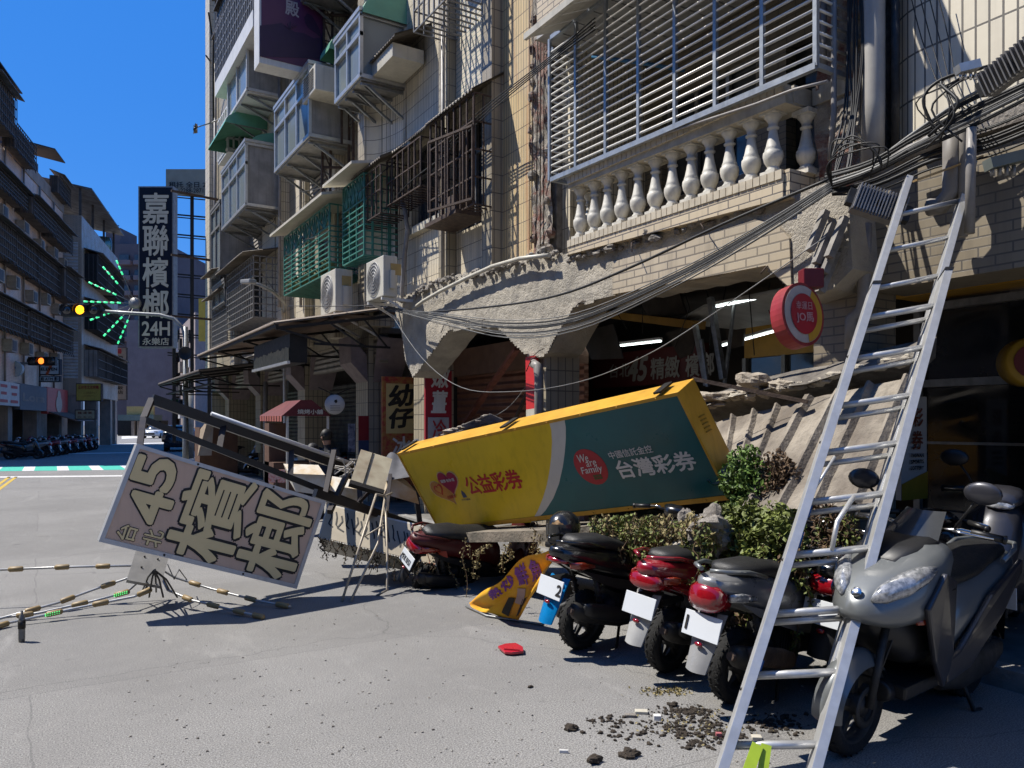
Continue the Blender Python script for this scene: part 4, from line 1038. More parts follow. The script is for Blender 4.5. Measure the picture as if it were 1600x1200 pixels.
mb = MB(); cagebars(mb, 4.95, 5.4, 10.75, 12.1, 5.25, 6.0, 6, 2); mb.build('window_cage', M_rust, nb2)
mb = MB(); cagebars(mb, 4.8, 5.3, 12.0, 13.2, 5.1, 5.9, 6, 2); mb.build('window_cage', M_rust, nb2)
mb = MB(); cagebars(mb, 4.75, 5.4, 9.36, 10.55, 7.45, 9.0, 7, 5); mb.build('window_cage', M_alud, nb2)
canopy(nb2, 9.3, 10.6, 9.1, 9.4, 4.7); canopy(nb2, 11.3, 13.2, 7.75, 8.1, 4.75)
mb = MB(); mb.box(4.8, 5.35, 11.5, 13.0, 7.5, 7.72); mb.build('window_box', M_cream, nb2)
mb = MB(); mb.box(4.85, 5.35, 9.4, 10.4, 4.5, 4.56); mb.box(4.9, 5.2, 9.5, 9.8, 4.57, 4.8); mb.build('cage_floor', M_rust, nb2)
mb = MB(); mb.tube(pxpoly([(646, 482), (662, 470), (690, 454), (730, 434), (770, 416), (812, 404), (858, 399)], 5.02), .028, 8); t = mb.build('conduit', M_cream); tag(t, 'bent cream conduit pipe running along the top of the broken beam', 'pipe')
mb = MB(); mb.tube(pxpoly([(617, 285), (633, 330), (637, 360), (632, 400), (628, 455), (632, 480)], 5.25), .04, 8); t = mb.build('drain_pipe', M_pvc); tag(t, 'grey drain pipe dangling beside the small white air conditioner', 'pipe')
# ================================================================ FAR PART OF THE ROW: bay windows, cages, awnings
nb3 = thing('apartment_building', 'shabby tiled building with green window grilles and aluminium bay boxes', 'building', (D, 17, 0))
nb4 = thing('apartment_building', 'farthest tiled block of the near row, with white bay boxes and a dark cage', 'building', (D, 25, 0))
M_louv = ribs('louvre_panel', (.22, .2, .17), 2, 9, metal=.1, depth=.02)
mb = MB(); wallYZ(mb, 5.4, 13.62, 20.3, 3.2, 19)
mb.build('wall', M_tilec, nb3)
mb = MB()
for (a, b) in ((15.55, 16.0), (17.7, 18.4), (19.7, 20.25)): mb.box(5.2, 5.42, a, b, 3.4, 19)
mb.build('pilaster', M_tilev, nb3)
mb = MB(); wallYZ(mb, 5.4, 20.3, 30.2, 3.2, 19); mb.quad((5.4, 30.2, 0), (14, 30.2, 0), (14, 30.2, 19), (5.4, 30.2, 19)); mb.quad((5.4, 13.6, 19), (5.4, 30.2, 19), (14, 30.2, 19), (14, 13.6, 19)); mb.build('wall', M_tilec, nb4)
mb = MB()
for (a, b) in ((20.3, 21.6), (25.2, 25.8), (29.4, 30.2)): mb.box(5.18, 5.42, a, b, 3.3, 19)
mb.build('pilaster', M_tilev, nb4)
M_boxs = mat('bay_side_sheet', (.34, .33, .31), .6, .1, .3, 3, streak=.5)
M_boxw = mat('bay_white_frame', (.62, .61, .58), .4, .1, .15, 4, streak=.3)
M_greenp = mat('green_canopy', (.16, .42, .28), .35, 0, .2, 3)
def bay(t, xn, yt, yb, xf, X, frame, side, cols=3, under=True, green=False, bott=None):
    """enclosed bay window box: near and far photo columns of its front face, on the plane X"""
    y0, y1 = Yx(xn, X), Yx(xf, X); z0, z1 = Zx(xn, yb, X), Zx(xn, yt, X)
    f = MB()
    for k in range(cols + 1):
        y = y0 + (y1 - y0) * k / cols; f.bar((X, y, z0), (X, y, z1), .06)
    for z in (z0, z0 + (z1 - z0) * .68, z1): f.bar((X, y0 - .03, z), (X, y1 + .03, z), .07)
    for x in (X, 5.4): f.bar((x, y0, z0), (x, y0, z1), .06); 
    f.bar((X, y0, z1), (5.4, y0, z1), .07); f.bar((X, y0, z0), (5.4, y0, z0), .07)
    f.box(X - .05, 5.4, y0 - .06, y1 + .06, z1 + .04, z1 + .11)
    f.build('bay_frame', frame, t)
    g = MB(); g.box(X + .02, X + .04, y0, y1, z0, z1); g.build('bay_glass', M_glassb, t)
    s = MB(); s.box(X + .04, 5.4, y0 + .005, y0 + .03, z0, z1); s.box(X + .04, 5.4, y1 - .03, y1, z0, z1); s.build('bay_side', side, t)
    b = MB(); b.box(X, 5.4, y0, y1, z0 - .07, z0 - .036)
    b.build('bay_floor', bott or M_alud, t)
    br = MB(); n = 4
    for k in range(n):
        y = y0 + (y1 - y0) * (k + .15) / (n - .7)
        br.bar((X + .02, y, z0 - .11), (5.4, y, z0 - .11), .04); br.bar((X + .15, y, z0 - .12), (5.4, y, z0 - .55), .04); br.bar((X + .02, y, z0 - .11), (5.4, min(y + .7, y1), z0 - .11), .03)
    br.build('bay_bracket', M_galv, t)
    return y0, y1, z0, z1
# mid box, upper right box
y0, y1, z0, z1 = bay(nb3, 484, 104, 211, 431, 4.5, M_alu, M_boxs, 3)
bay(nb3, 564, 22, 118, 526, 4.6, M_alu, M_glassb, 2)
bay(nb3, 497, -150, -40, 440, 4.5, M_alu, M_boxs, 3)
bay(nb4, 386.7, 45, 139, 357, 4.35, M_boxw, M_boxs, 2, bott=M_whitep)
bay(nb4, 384.8, 224, 319, 348, 4.35, M_alu, M_boxs, 3)
bay(nb4, 345, 318, 420, 331, 4.5, M_alud, M_boxs, 2)
bay(nb4, 352, 440, 470, 334, 4.6, M_alud, M_boxs, 2)
# white balcony slab at the top left
a0 = onX(395, 41, 4.2); a1 = onX(336, 128, 4.2)
mb = MB(); mb.box(4.2, 5.4, a0.y, a1.y, a0.z, a0.z + .16); mb.box(4.2, 4.3, a0.y, a1.y, a0.z + .16, a0.z + .4); mb.build('balcony_slab', M_whitep, nb4)
mb = MB(); cagebars(mb, 4.22, 5.4, a0.y, a1.y, a0.z + .4, a0.z + 2.4, 22, 7, .02, False); mb.build('balcony_cage', M_alud, nb4)
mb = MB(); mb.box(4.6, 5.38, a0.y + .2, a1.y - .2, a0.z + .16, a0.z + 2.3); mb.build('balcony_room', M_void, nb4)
mb = MB()
for (x, y, X, w, h) in ((330, 62, 4.2, .8, .08), (333, 18, 4.1, 1.2, .1), (330, 2, 4.4, .9, .1)):
    p = onX(x, y, X); mb.prism([p, p + V((w, 0, .25)), p + V((w, 0, .3)), p + V((0, 0, .06))], V((0, -1.6, 0)))
mb.build('small_awning', mat('dark_sheet', (.05, .04, .038), .6, .2), nb4)
mb = MB()
for (x0, y0_, x1, y1_) in ((322, 87, 330, 98), (326, 20, 332, 60), (333, 60, 334, 200), (337, 0, 336, 90)): mb.tube([onX(x0, y0_, 4.9), onX(x1, y1_, 5.3)], .03, 6)
mb.build('antenna', M_dark, nb4)
def greencanopy(t, x0, x1, y, X, r=.55):
    ya, yb = Yx(x0, X), Yx(x1, X); z = Zx(x0, y, X)
    pr = [(5.4 - (5.4 - X) * math.sin(k / 8 * math.pi / 2), z + r * math.cos(k / 8 * math.pi / 2)) for k in range(9)]
    mb = MB()
    mb.grid(lambda u, v: V((5.4 - (5.4 - X) * math.sin(v * math.pi / 2), ya + (yb - ya) * u, z + r * math.cos(v * math.pi / 2))), 6, 8, True)
    for yy in (ya, yb): mb.prism([V((x, yy, zz)) for x, zz in pr] + [V((5.4, yy, z))], V((0, .012, 0)))
    return mb.build('green_canopy', M_greenp, t)
greencanopy(nb4, 391, 378, 224, 4.5, .4); greencanopy(nb4, 352, 325, 190, 4.1, .5); greencanopy(nb3, 567, 545, 18, 4.6, .5); greencanopy(nb3, 515, 500, 75, 4.7, .5)
mb = MB(); 
for i in range(26):
    a = rn.uniform(0, 6.28); c = onX(304, 200, 3.9) + V((0, rn.uniform(-.2, .2), rn.uniform(-.15, .15))); mb.quad(c, c + V((.1, .25, .05 * math.sin(a))), c + V((.1, .3, .1)), c + V((0, .1, .12 * math.cos(a))))
o = mb.build('torn_net', M_black); tag(o, 'scrap of torn black netting flapping at the edge of the green canopy', 'netting')
mb = MB(); mb.tube([onX(304, 200, 3.9), onX(330, 192, 4.3), onX(345, 185, 5.0)], .02, 6); mb.build('canopy_arm', M_galv, nb4)
# small white window cage on far block
y0 = Yx(356, 4.6); y1 = Yx(341, 4.6); z0 = Zx(350, 240, 4.6)
mb = MB(); cagebars(mb, 4.6, 5.4, y0, y1, z0, z0 + 1.2, 5, 4, .03); mb.box(4.6, 5.4, y0, y1, z0 - .1, z0 - .02); mb.build('window_cage', M_whitep, nb4)
# green grilles
def greencage(t, xn, yt, yb, xf, X, fan=True):
    y0, y1 = Yx(xn, X), Yx(xf, X); z0, z1 = Zx(xn, yb, X), Zx(xn, yt, X)
    mb = MB(); zm = z0 + (z1 - z0) * .68
    cagebars(mb, X, 5.4, y0, y1, z0, zm, max(3, int((y1 - y0) / .55)), 9, .014)
    cagebars(mb, X, 5.4, y0, y1, zm, z1, max(3, int((y1 - y0) / .55)), 1, .014, False)
    n = max(3, int((y1 - y0) / .55)); w = (y1 - y0) / n
    for k in range(n):
        c = V((X, y0 + (k + .5) * w, zm))
        for j in range(7):
            a = math.pi * j / 6; e = c + V((0, math.cos(a) * w * .5, math.sin(a) * (z1 - zm) * .95))
            mb.bar(c, e, .025)
            if j: mb.bar(pe, e, .025)
            pe = e
    for x in (5.2, 4.9):
        for k in range(10): mb.bar((x, y0, z0 + (z1 - z0) * k / 9), (x, y0, z0 + (z1 - z0) * (k + 1) / 9 if k < 9 else z1), .03)
    mb.build('window_grille', M_green, t)
    mb = MB(); mb.box(5.36, 5.42, y0, y1, z0, z1); mb.build('window', M_glass, t)
    return y0, y1, z0, z1
y0, y1, z0, z1 = greencage(nb3, 515, 318, 425, 444.5, 4.6)
mb = MB(); mb.prism([V((4.35, y0 - .3, z1 + .05)), V((4.35, y0 - .3, z1 + .1)), V((5.4, y0 - .3, z1 + .35)), V((5.4, y0 - .3, z1 + .3))], V((0, y1 - y0 + .6, 0))); mb.build('canopy', M_cream, nb3)
mb = MB()
for k in range(16):
    c = V((4.7, y0 + .2 + k * (y1 - y0 - .4) / 15, z0 + .1)); mb.rock(c + V((0, 0, rn.uniform(0, .15))), rn.uniform(.06, .12), k, 6, 5)
mb.build('window_plant', mat('dry_leaf', (.2, .2, .08), .8, 0, .5, 20), nb3)
y0, y1, z0, z1 = greencage(nb3, 569, 270, 398, 536.5, 4.75)
mb = MB(); mb.prism([V((4.45, y0 - .2, z1 + .05)), V((4.45, y0 - .2, z1 + .1)), V((5.4, y0 - .2, z1 + .3)), V((5.4, y0 - .2, z1 + .25))], V((0, y1 - y0 + .5, 0))); mb.build('canopy', M_cream, nb3)
# dark cages with canopies
def darkcage(t, xn, yt, yb, xf, X, m=M_cagef, can=True):
    y0, y1 = Yx(xn, X), Yx(xf, X); z0, z1 = Zx(xn, yb, X), Zx(xn, yt, X)
    mb = MB(); cagebars(mb, X, 5.4, y0, y1, z0, z1, 13, 9, .016); mb.build('window_cage', m, t)
    mb = MB(); mb.box(5.36, 5.42, y0, y1, z0, z1); mb.build('window', M_glass, t)
    if can: canopy(t, y0 - .15, y1 + .2, z1 + .04, z1 + .3, X - .3, m=M_corr)
darkcage(nb4, 396, 399, 495, 355, 4.6, M_alud); darkcage(nb4, 355, 456, 532, 332, 4.7, M_alud)
darkcage(nb4, 345, 425, 440, 331, 4.6)
mb = MB(); a = onX(425, 360, 5.3); b = onX(395, 430, 5.3)
for (ya, yb_, za, zb_) in ((13.9, 15.5, 5.3, 6.3), (16.2, 17.6, 6.2, 7.2), (21.8, 24.9, 6.0, 7.3), (22, 24.6, 3.6, 4.2), (14, 15.4, 7.6, 8.6), (26, 29, 7, 8.4)): mb.box(5.3, 5.41, ya, yb_, za, zb_)
mb.build('louvre_panel', M_louv, nb3)
# air conditioners
def aircon(label, xn, xf, xs, yt, yb, X, small=False):
    y0, y1 = Yx(xn, X), Yx(xf, X); z0, z1 = Zx(xn, yb, X), Zx(xn, yt, X); X1 = onY(xs, 450, y0).x
    t = thing('air_conditioner', label, 'air conditioner', ((X + X1) / 2, (y0 + y1) / 2, z0), 'air conditioners on the tiled wall')
    mb = MB(); mb.box(X, X1, y0, y1, z0, z1); mb.build('body', M_acw, t, bevel=.015)
    c = V((X - .004, (y0 + y1) / 2 + .03, (z0 + z1) / 2)); r = min(y1 - y0, z1 - z0) * .42
    mb = MB()
    for k in range(5): mb.lathe([(r * (k + 1) / 5, -.012), (r * (k + 1) / 5 + .008, -.012), (r * (k + 1) / 5 + .008, .0)], c, (1, 0, 0), 28)
    for k in range(16): a = k * math.pi / 8; mb.bar(c, c + V((0, math.cos(a), math.sin(a))) * r, .006)
    mb.build('fan_grille', mat('grille_grey', (.45, .44, .42), .5), t)
    mb = MB(); mb.lathe([(0, .0), (r * .98, .0)], c + V((-.002, 0, 0)), (1, 0, 0), 24); mb.build('fan_well', M_alud, t)
    mb = MB(); mb.box((X * .6 + X1 * .4), (X * .25 + X1 * .75), y0 - .06, y0 - .002, z0 + .12, z0 + .12 + (z1 - z0) * .45); mb.build('valve_cover', M_acw, t, bevel=.01)
    mb = MB(); mb.box(X + .12, X + .3, y0 - .006, y0 - .001, z1 - .3, z1 - .12); mb.build('label_plate', mat('tan_label', (.45, .32, .12), .6), t)
    mb = MB()
    for y in (y0 + .08, y1 - .08): mb.bar((X, y, z0 - .03), (5.45, y, z0 - .03), .04); mb.bar((X + .1, y, z0 - .04), (5.4, y, z0 - .4), .035)
    mb.build('bracket', M_whitep, t)
    return t
M_acw = mat('cream_enamel', (.62, .59, .5), .4, 0, .12, 3, streak=.35)
aircon('larger cream air conditioner at the green grille, standing low above the awning', 524, 501, 551, 419, 486, 4.55)
aircon('smaller white air conditioner with a dangling pipe, right of the larger one', 599, 572, 621, 398, 462, 4.6)
t = thing('air_conditioner', 'dirty white window air conditioner under the purple sign, on top of the bay box', 'air conditioner', onX(497, 143, 4.5), 'air conditioners on the tiled wall')
p = onX(490, 142, 4.45); mb = MB(); mb.box(4.45, 5.2, p.y - .1, p.y + .75, p.z, p.z + .5); mb.build('body', M_acw, t, bevel=.02)
mb = MB()
for k in range(8): mb.bar((4.44, p.y, p.z + .08 + k * .05), (4.44, p.y + .65, p.z + .08 + k * .05), .012)
mb.build('grille', M_alud, t)
# purple sign with its trusses
ps = thing('lightbox_sign', 'large purple lightbox sign with a dusky bird and hill, hung high over the street', 'sign', (4.1, 15.5, 9.2))
Y_ = 15.5; a = onY(405, 88, Y_); b = onY(507, -170, Y_)
zc = a.z; 
mb = MB(); mb.box(a.x - .0, b.x, Y_, Y_ + .42, zc - .12, b.z); mb.build('case', M_whitep, ps)
mb = MB(); mb.box(a.x + .04, b.x - .04, Y_ - .012, Y_ - .002, zc, b.z); mb.build('face', mat('plum_face', (.105, .025, .085), .35, 0, .12, 1.2), ps)
def pf(x, y): return onY(x, y, Y_ - .014)
mb = MB(); mb.prism([pf(406, 88), pf(406, 40), pf(425, 38), pf(440, 36), pf(460, 50), pf(475, 52), pf(490, 60), pf(505, 58), pf(505, 92)], V((0, -.004, 0)))
mb.prism([pf(475, 27), pf(480, 21), pf(487, 24), pf(493, 34), pf(499, 46), pf(504, 62), pf(494, 52), pf(482, 44), pf(477, 36)], V((0, -.005, 0)))
for k in range(5): mb.bar(pf(452, 46), pf(444 + k * 5, 34 + abs(k - 2) * 3), .03, .01)
mb.build('picture', mat('indigo_ink', (.035, .012, .055), .4), ps)
mb = MB(); mb.text('殿', pf(446, 22), (1, 0, 0), UP, .27, .29, .02); mb.text('(02)2', pf(428, 58), (1, 0, 0), UP, .25, .1, .0); mb.text('8261', pf(447, 60), (1, 0, 0), UP, .2, .09, .0); mb.text('X', pf(411, 65), (1, 0, 0), UP, .08, .1, 0); mb.build('lettering', mat('faint_white', (.5, .42, .4), .6), ps)
mb = MB()
def truss(p, q, w, n):
    for s in (-1, 1): mb.bar(V(p) + V((s * w / 2, 0, 0)), V(q) + V((s * w / 2, 0, 0)), .045)
    for k in range(n):
        u = V(p).lerp(V(q), k / n); v = V(p).lerp(V(q), (k + 1) / n); mb.bar(u + V((-w / 2, 0, 0)), v + V((w / 2, 0, 0)), .025)
        mb.bar(u + V((-w / 2, 0, 0)), u + V((w / 2, 0, 0)), .025)
p0 = onY(509, -40, 15.6); p1 = onY(513, 352, 15.6)
truss(V((p0.x, 15.4, p0.z)), V((p1.x - .12, 15.4, Zx(511, 352, p1.x))), .17, 14)
for y in (24, 130, 163, 215, 230, 262):
    z = onY(510, y, 15.4).z; mb.bar((p0.x - .1, 15.4, z), (5.5, 15.1, z), .045); 
for x in (545, 552):
    mb.bar(onX(x, 24, 5.3), onX(x, 320, 5.3), .045)
mb.bar(onX(534, 163, 5.1), onX(534, 225, 5.1), .04)
mb.build('truss', M_rust, ps)
# street lamp on the wall
sl = thing('wall_lamp', 'grey curved street lamp arm fixed to the wall just above the awning', 'street lamp', onX(443, 488, 5.3))
X = 4.6
mb = MB(); mb.tube([onX(443, 490, 5.35), onX(445, 478, 5.0), onX(440, 468, 4.7), onX(425, 455, 4.4), onX(405, 445, 4.1), onX(392, 441, 3.95)], .035, 8); mb.build('arm', M_galv, sl)
c = onX(388, 440, 3.9); mb = MB(); mb.obox(c, V((-.2, .97, .1)).normalized(), V((.97, .2, 0)).normalized(), V((0, 0, 1)), .24, .09, .05); mb.build('lamp_head', mat('lamp_grey', (.3, .3, .29), .4), sl, bevel=.03)
# long corrugated awning and its lower neighbour
aw = thing('corrugated_awning', 'long brown corrugated awning over the shops, beneath the air conditioners', 'awning', (4.4, 16.5, 3.4))
canopy(aw, 13.0, 20.4, 3.3, 3.72, 3.3, 5.4, m=ribs('brown_awning', (.3, .25, .2), 1, 11, metal=.1, rust=(.14, .09, .06), depth=.0), th=.025)
mb = MB()
for y in (13.05, 15.5, 18, 20.3):
    mb.bar((3.35, y, 3.2), (5.4, y, 3.55), .05); mb.bar((4.0, y, 2.98), (5.4, y, 2.98), .04); mb.bar((3.4, y, 3.2), (4.3, y, 2.98), .035); mb.bar((4.3, y, 3.34), (4.9, y, 2.98), .03); mb.bar((4.9, y, 3.46), (5.35, y, 2.98), .03)
for x, z in ((3.36, 3.24), (4.3, 3.44), (5.2, 3.6)): mb.bar((x, 13, z), (x, 20.4, z), .05)
mb.build('frame', M_dark, aw)
mb = MB()
for x in (3.6, 4.1, 4.6, 5.1): mb.box(x, x + .5, 13.1, 20.3, 3.27 + (x - 3.3) * .2, 3.28 + (x - 3.3) * .2)
mb.build('soffit_board', mat('brown_soffit', (.2, .13, .09), .8, 0, .4, 3), aw)
aw2 = thing('corrugated_awning', 'lower dark corrugated awning sagging over the far shops', 'awning', (4.4, 24, 3))
canopy(aw2, 20.45, 28.4, 2.95, 3.3, 3.35, 5.4, m=ribs('dark_awning', (.13, .11, .1), 1, 11, metal=.1, depth=0), th=.03)
mb = MB()
for y in (20.6, 23, 25.5, 28.3): mb.bar((3.4, y, 2.88), (5.4, y, 3.2), .05); mb.bar((3.6, y, 2.6), (5.4, y, 2.6), .04); mb.bar((3.4, y, 2.85), (4.3, y, 2.6), .04)
mb.bar((3.4, 20.5, 2.9), (3.4, 28.4, 2.9), .05); mb.bar((3.7, 20.5, 2.62), (3.7, 28.4, 2.62), .05)
mb.build('frame', M_dark, aw2)
# worn signboard under the awning
X = 3.62
t = thing('shop_sign', 'worn straw-coloured signboard with a jagged torn top, hanging under the brown awning', 'sign', (3.7, 14.4, 2.6))
za = Zx(453, 566, X); zb_ = Zx(453, 530, X); ya, yb = Yx(453, X), Yx(397, X)
mb = MB(); mb.box(X, X + .3, ya, yb, za, zb_ + .1); mb.build('case', M_dark, t)
mb = MB(); pts = [V((X - .01, ya + .03, za + .04)), V((X - .01, yb - .03, za + .04))]; n = 26
for i in range(n + 1): pts.append(V((X - .01, yb - .03 - (yb - ya - .06) * i / n, zb_ - .1 + rn.uniform(-.05, .04) - .06 * (1 - i / n))))
mb.prism(pts, V((-.004, 0, 0))); mb.build('face', mat('worn_straw', (.33, .28, .17), .75, 0, .35, 9), t)
mb = MB(); mb.bar((X - .02, ya, za), (X - .02, yb, za), .05); mb.build('trim', M_alu, t)
# ground floor of these buildings
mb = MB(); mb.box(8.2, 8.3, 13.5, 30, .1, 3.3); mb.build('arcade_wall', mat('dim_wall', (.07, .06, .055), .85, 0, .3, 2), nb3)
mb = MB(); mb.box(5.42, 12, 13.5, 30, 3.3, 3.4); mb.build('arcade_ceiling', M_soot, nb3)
for (a, b) in ((13.9, 14.55), (18.0, 18.6), (22.3, 22.9), (26.6, 27.2)):
    mb = MB(); mb.box(5.3, 5.9, a, b, .1, 3.3); mb.build('column', M_tilec, nb3 if a < 20 else nb4)
    mb = MB(); mb.prism([V((5.28, a, 2.9)), V((5.28, b, 2.9)), V((4.95, b, 3.25)), V((4.95, a, 3.25))], V((.02, 0, -.5))); mb.prism([V((5.95, a - .01, 2.4)), V((5.4, a - .01, 2.4)), V((5.3, a - .5, 3.2)), V((6.0, a - .5, 3.2))], V((0, -.015, 0))); mb.build('haunch_panel', mat('mauve_panel', (.25, .2, .2), .7, 0, .3, 5), nb3 if a < 20 else nb4)
for (a, b) in ((14.7, 17.9), (18.8, 22.2), (23, 26.5)):
    mb = MB(); mb.box(7.2, 7.26, a, b, .1, 2.7); mb.build('roller_shutter', ribs('grey_shutter', (.1, .095, .09), 2, 8, metal=.2), nb3 if a < 20 else nb4)
mb = MB(); mb.box(5.42, 5.6, 13.62, 20.3, 2.75, 3.4); mb.build('louvre_band', M_louv, nb3)
mb = MB(); mb.box(5.42, 5.6, 20.3, 30.2, 2.75, 3.4); mb.build('louvre_band', M_louv, nb4)
t = thing('vertical_banner', 'red and blue cloth strip hanging on the pillar left of the cream poster', 'banner', onY(567, 700, 13.85))
a, b = onY(560, 702, 13.87), onY(576, 650, 13.87); zz = onY(560, 688, 13.87).z
mb = MB(); mb.box(a.x, b.x, 13.86, 13.875, zz, b.z); mb.build('red_part', mat('dim_red', (.25, .01, .015), .7), t)
mb = MB(); mb.box(a.x, b.x, 13.86, 13.875, a.z - .1, zz); mb.build('blue_part', mat('navy_cloth', (.03, .05, .12), .7), t)
t = thing('poster', 'bluish printed poster on the pillar beside the red and blue strip', 'poster', onY(549, 700, 13.85))
a, b = onY(544, 706, 13.86), onY(555, 662, 13.86)
mb = MB(); mb.box(a.x, b.x, 13.855, 13.87, a.z, b.z); mb.build('sheet', mat('blue_print', (.3, .32, .38), .6, 0, .6, 9, col2=(.03, .04, .09)), t)
c = onY(523, 632, 13.4); t = thing('round_sign', 'round white sign with a small black emblem, hanging in front of the grey shutter', 'sign', c - UP * .2)
mb = MB(); mb.lathe([(0, -.05), (.17, -.05), (.18, 0), (.17, .05), (0, .05)], c, V((.1, 1, 0)), 28); mb.build('disc', mat('dim_white_panel', (.62, .6, .56), .5, 0, .08, 4), t)
mb = MB(); mb.prism([c + V((-.02, -.058, .08)), c + V((.02, -.058, .09)), c + V((.03, -.058, .04)), c + V((0, -.058, .02)), c + V((-.03, -.058, .05))], V((0, -.004, 0)))
for k in range(4): mb.bar(c + V((-.1, -.056, -.02 - k * .03)), c + V((.1, -.056, -.02 - k * .03)), .005)
mb.build('emblem', M_ink, t)
mb = MB(); mb.bar(c + UP * .17, c + UP * .3 + V((.3, 0, 0)), .02); mb.bar(c + UP * .17, c + UP * .3 - V((.3, 0, 0)), .02); mb.build('hanger', M_dark, t)
# red food cart roof
fc = thing('food_cart', 'food stall with a dark red pitched roof and pale lettering, behind the steel frame', 'food stall', onY(465, 745, 12.6))
Yc = 12.6
A = [onY(x, y, Yc) for x, y in ((440, 650), (518, 650), (487, 625), (470, 625))]
B = onX(405, 650, A[0].x - .1); B = onY(405, 650, 14.2)
mb = MB(); mb.prism([A[0], A[1], A[2], A[3]], V((0, .03, 0)))
mb.add([A[0], A[3], onY(447, 627, 14.2), B], [(0, 1, 2, 3)]); mb.add([A[1], A[2], onY(447, 627, 14.2)], [(0, 1, 2)])
mb.build('roof', mat('dark_red_roof', (.13, .012, .015), .6, 0, .3, 5), fc)
mb = MB()
for k in range(9):
    p = A[0].lerp(B, k / 9); q = A[0].lerp(B, (k + .7) / 9); mb.quad(p, q, q - UP * .09, p - UP * .09)
mb.build('scalloped_edge', mat('faded_red', (.35, .1, .08), .7), fc)
mb = MB(); mb.text('燒烤小舖', onY(465, 647, Yc - .02), (1, 0, 0), UP, .42, .08, .02); mb.build('lettering', M_cream, fc)
mb = MB()
for x in (449, 512): a = onY(x, 650, Yc + .1); mb.bar(a, V((a.x, a.y, .1)), .035)
mb.build('post', M_alu, fc)
mb = MB(); a, b = onY(418, 730, 13.4), onY(447, 652, 13.4); mb.box(a.x, b.x, 13.3, 13.6, .15, b.z - .1); mb.box(a.x, b.x + .5, 13.0, 13.6, .15, .95); mb.build('counter', mat('brown_ply', (.12, .06, .035), .7, 0, .3, 5), fc)
# plywood box and cabinet at the far kerb
t = thing('wooden_cabinet', 'brown plywood cabinet with a pale board leaning on its side, beyond the steel frame', 'cabinet', onZ(335, 722, .11))
d_ = 21
a, b = at(312, 715, d_), at(352, 662, d_); mb = MB(); mb.box(a.x, a.x + 1.0, a.y, a.y + .8, .1, b.z - .1); mb.build('body', mat('brown_ply', (.12, .06, .035), .7, 0, .3, 5), t)
mb = MB(); p = at(309, 712, 20.5); mb.prism([p, p + V((.35, 0, 0)), p + V((.45, .3, .75)), p + V((.3, .3, .95)), p + V((.12, .3, .7))], V((0, .03, 0))); mb.build('pale_board', mat('raw_ply', (.55, .42, .28), .7), t)
# concrete utility pole
t = thing('utility_pole', 'mottled grey concrete pole standing left of the plywood cabinet', 'pole', V((3.2, 25, 0)))
p = onZ(297, 716, 0); MB().tube([V((p.x, p.y, 0)), V((p.x, p.y, 3.0))], [.17, .15], 12).build('shaft', mat('pole_concrete', (.28, .28, .27), .8, 0, .4, 3), t)
mb = MB(); mb.bar(V((p.x - .2, p.y - .2, 2.2)), V((p.x - .2, p.y + .1, 2.2)), .25); mb.build('box', M_galv, t)
# vertical white drain pipes etc between the shops
mb = MB(); p = onX(415, 600, 5.0); mb.tube([(5.0, p.y, .1), (5.0, p.y, 2.7)], .06, 8); t = mb.build('drain_pipe', M_pvc); tag(t, 'pale vertical drain pipe left of the red roofed stall', 'pipe')
mb = MB(); mb.tube([onX(429, 572, 4.2), onX(440, 566, 4.2), onX(444, 572, 4.2), V((4.2, Yx(445, 4.2), .1))], .025, 8); t = mb.build('awning_post', M_whitep); tag(t, 'thin white bent pipe post beside the worn straw signboard', 'post')
# ================================================================ THE FALLEN SIGNS
class Plane:
    """a real flat sign face: two corners edges in space, photo measuring on it"""
    def __init__(s, px, d):
        P = [at(*px[i], d[i]) for i in range(4)]     # TL TR BR BL
        s.o = P[0]; s.w = P[1] - P[0]; s.h = P[3] - P[0]; s.W = s.w.length; s.H = s.h.length
        s.n = s.w.cross(s.h).normalized()
        if s.n.dot(FW) < 0: s.n = -s.n
        s.u = s.w.normalized(); s.v = -s.h.normalized()
    def p(s, a, b, e=0.0): return s.o + s.w * a + s.h * b - s.n * e
    def px(s, x, y, e=0.0):
        r = ray(x, y); t = (s.o - EYE).dot(s.n) / r.dot(s.n); return EYE + r * t - s.n * e
    def box(s, mb, a0, a1, b0, b1, e0, e1):
        return mb.prism([s.p(a0, b0, e0), s.p(a1, b0, e0), s.p(a1, b1, e0), s.p(a0, b1, e0)], s.n * (e0 - e1) * -1 * -1 if False else -s.n * (e1 - e0))
    def poly(s, mb, pts, e, t=.002): return mb.prism([s.px(x, y, e) for x, y in pts], -s.n * t)
S = Plane([(621, 708), (1060, 612), (1143, 780), (687, 829)], [8.15, 8.15 * .724, 8.15 * .737, 8.15 * 1.013])
ysg = thing('lottery_sign', 'large fallen yellow and teal lightbox sign lying tilted on the rubble above the scooters', 'sign', S.p(.5, 1))
M_yell = mat('sign_yellow', (.68, .36, .032), .42, 0, .2, 2.5, .2, 3, streak=.35)
M_yelf = mat('sign_yellow_face', (.8, .57, .02), .35, 0, .12, 1.5, .25, 2.2, streak=.25)
M_teal = mat('sign_teal', (.008, .125, .145), .32, 0, .22, 1.5, .25, 2.2, streak=.15)
T_ = .3
mb = MB(); S.box(mb, 0, 1, 0, 1, -T_, 0); mb.build('case', M_yell, ysg, bevel=.006)
mb = MB(); e = .001
fr = .018
for (a0, a1, b0, b1) in ((0, 1, 0, .03), (0, 1, .955, 1), (0, .006, .03, .955), (.994, 1, .03, .955)): S.box(mb, a0, a1, b0, b1, 0, .012)
for k in range(9):
    for b in (.015, .978): mb.sphere(S.p(.06 + k * .11, b, .014), .007, 6, 4)
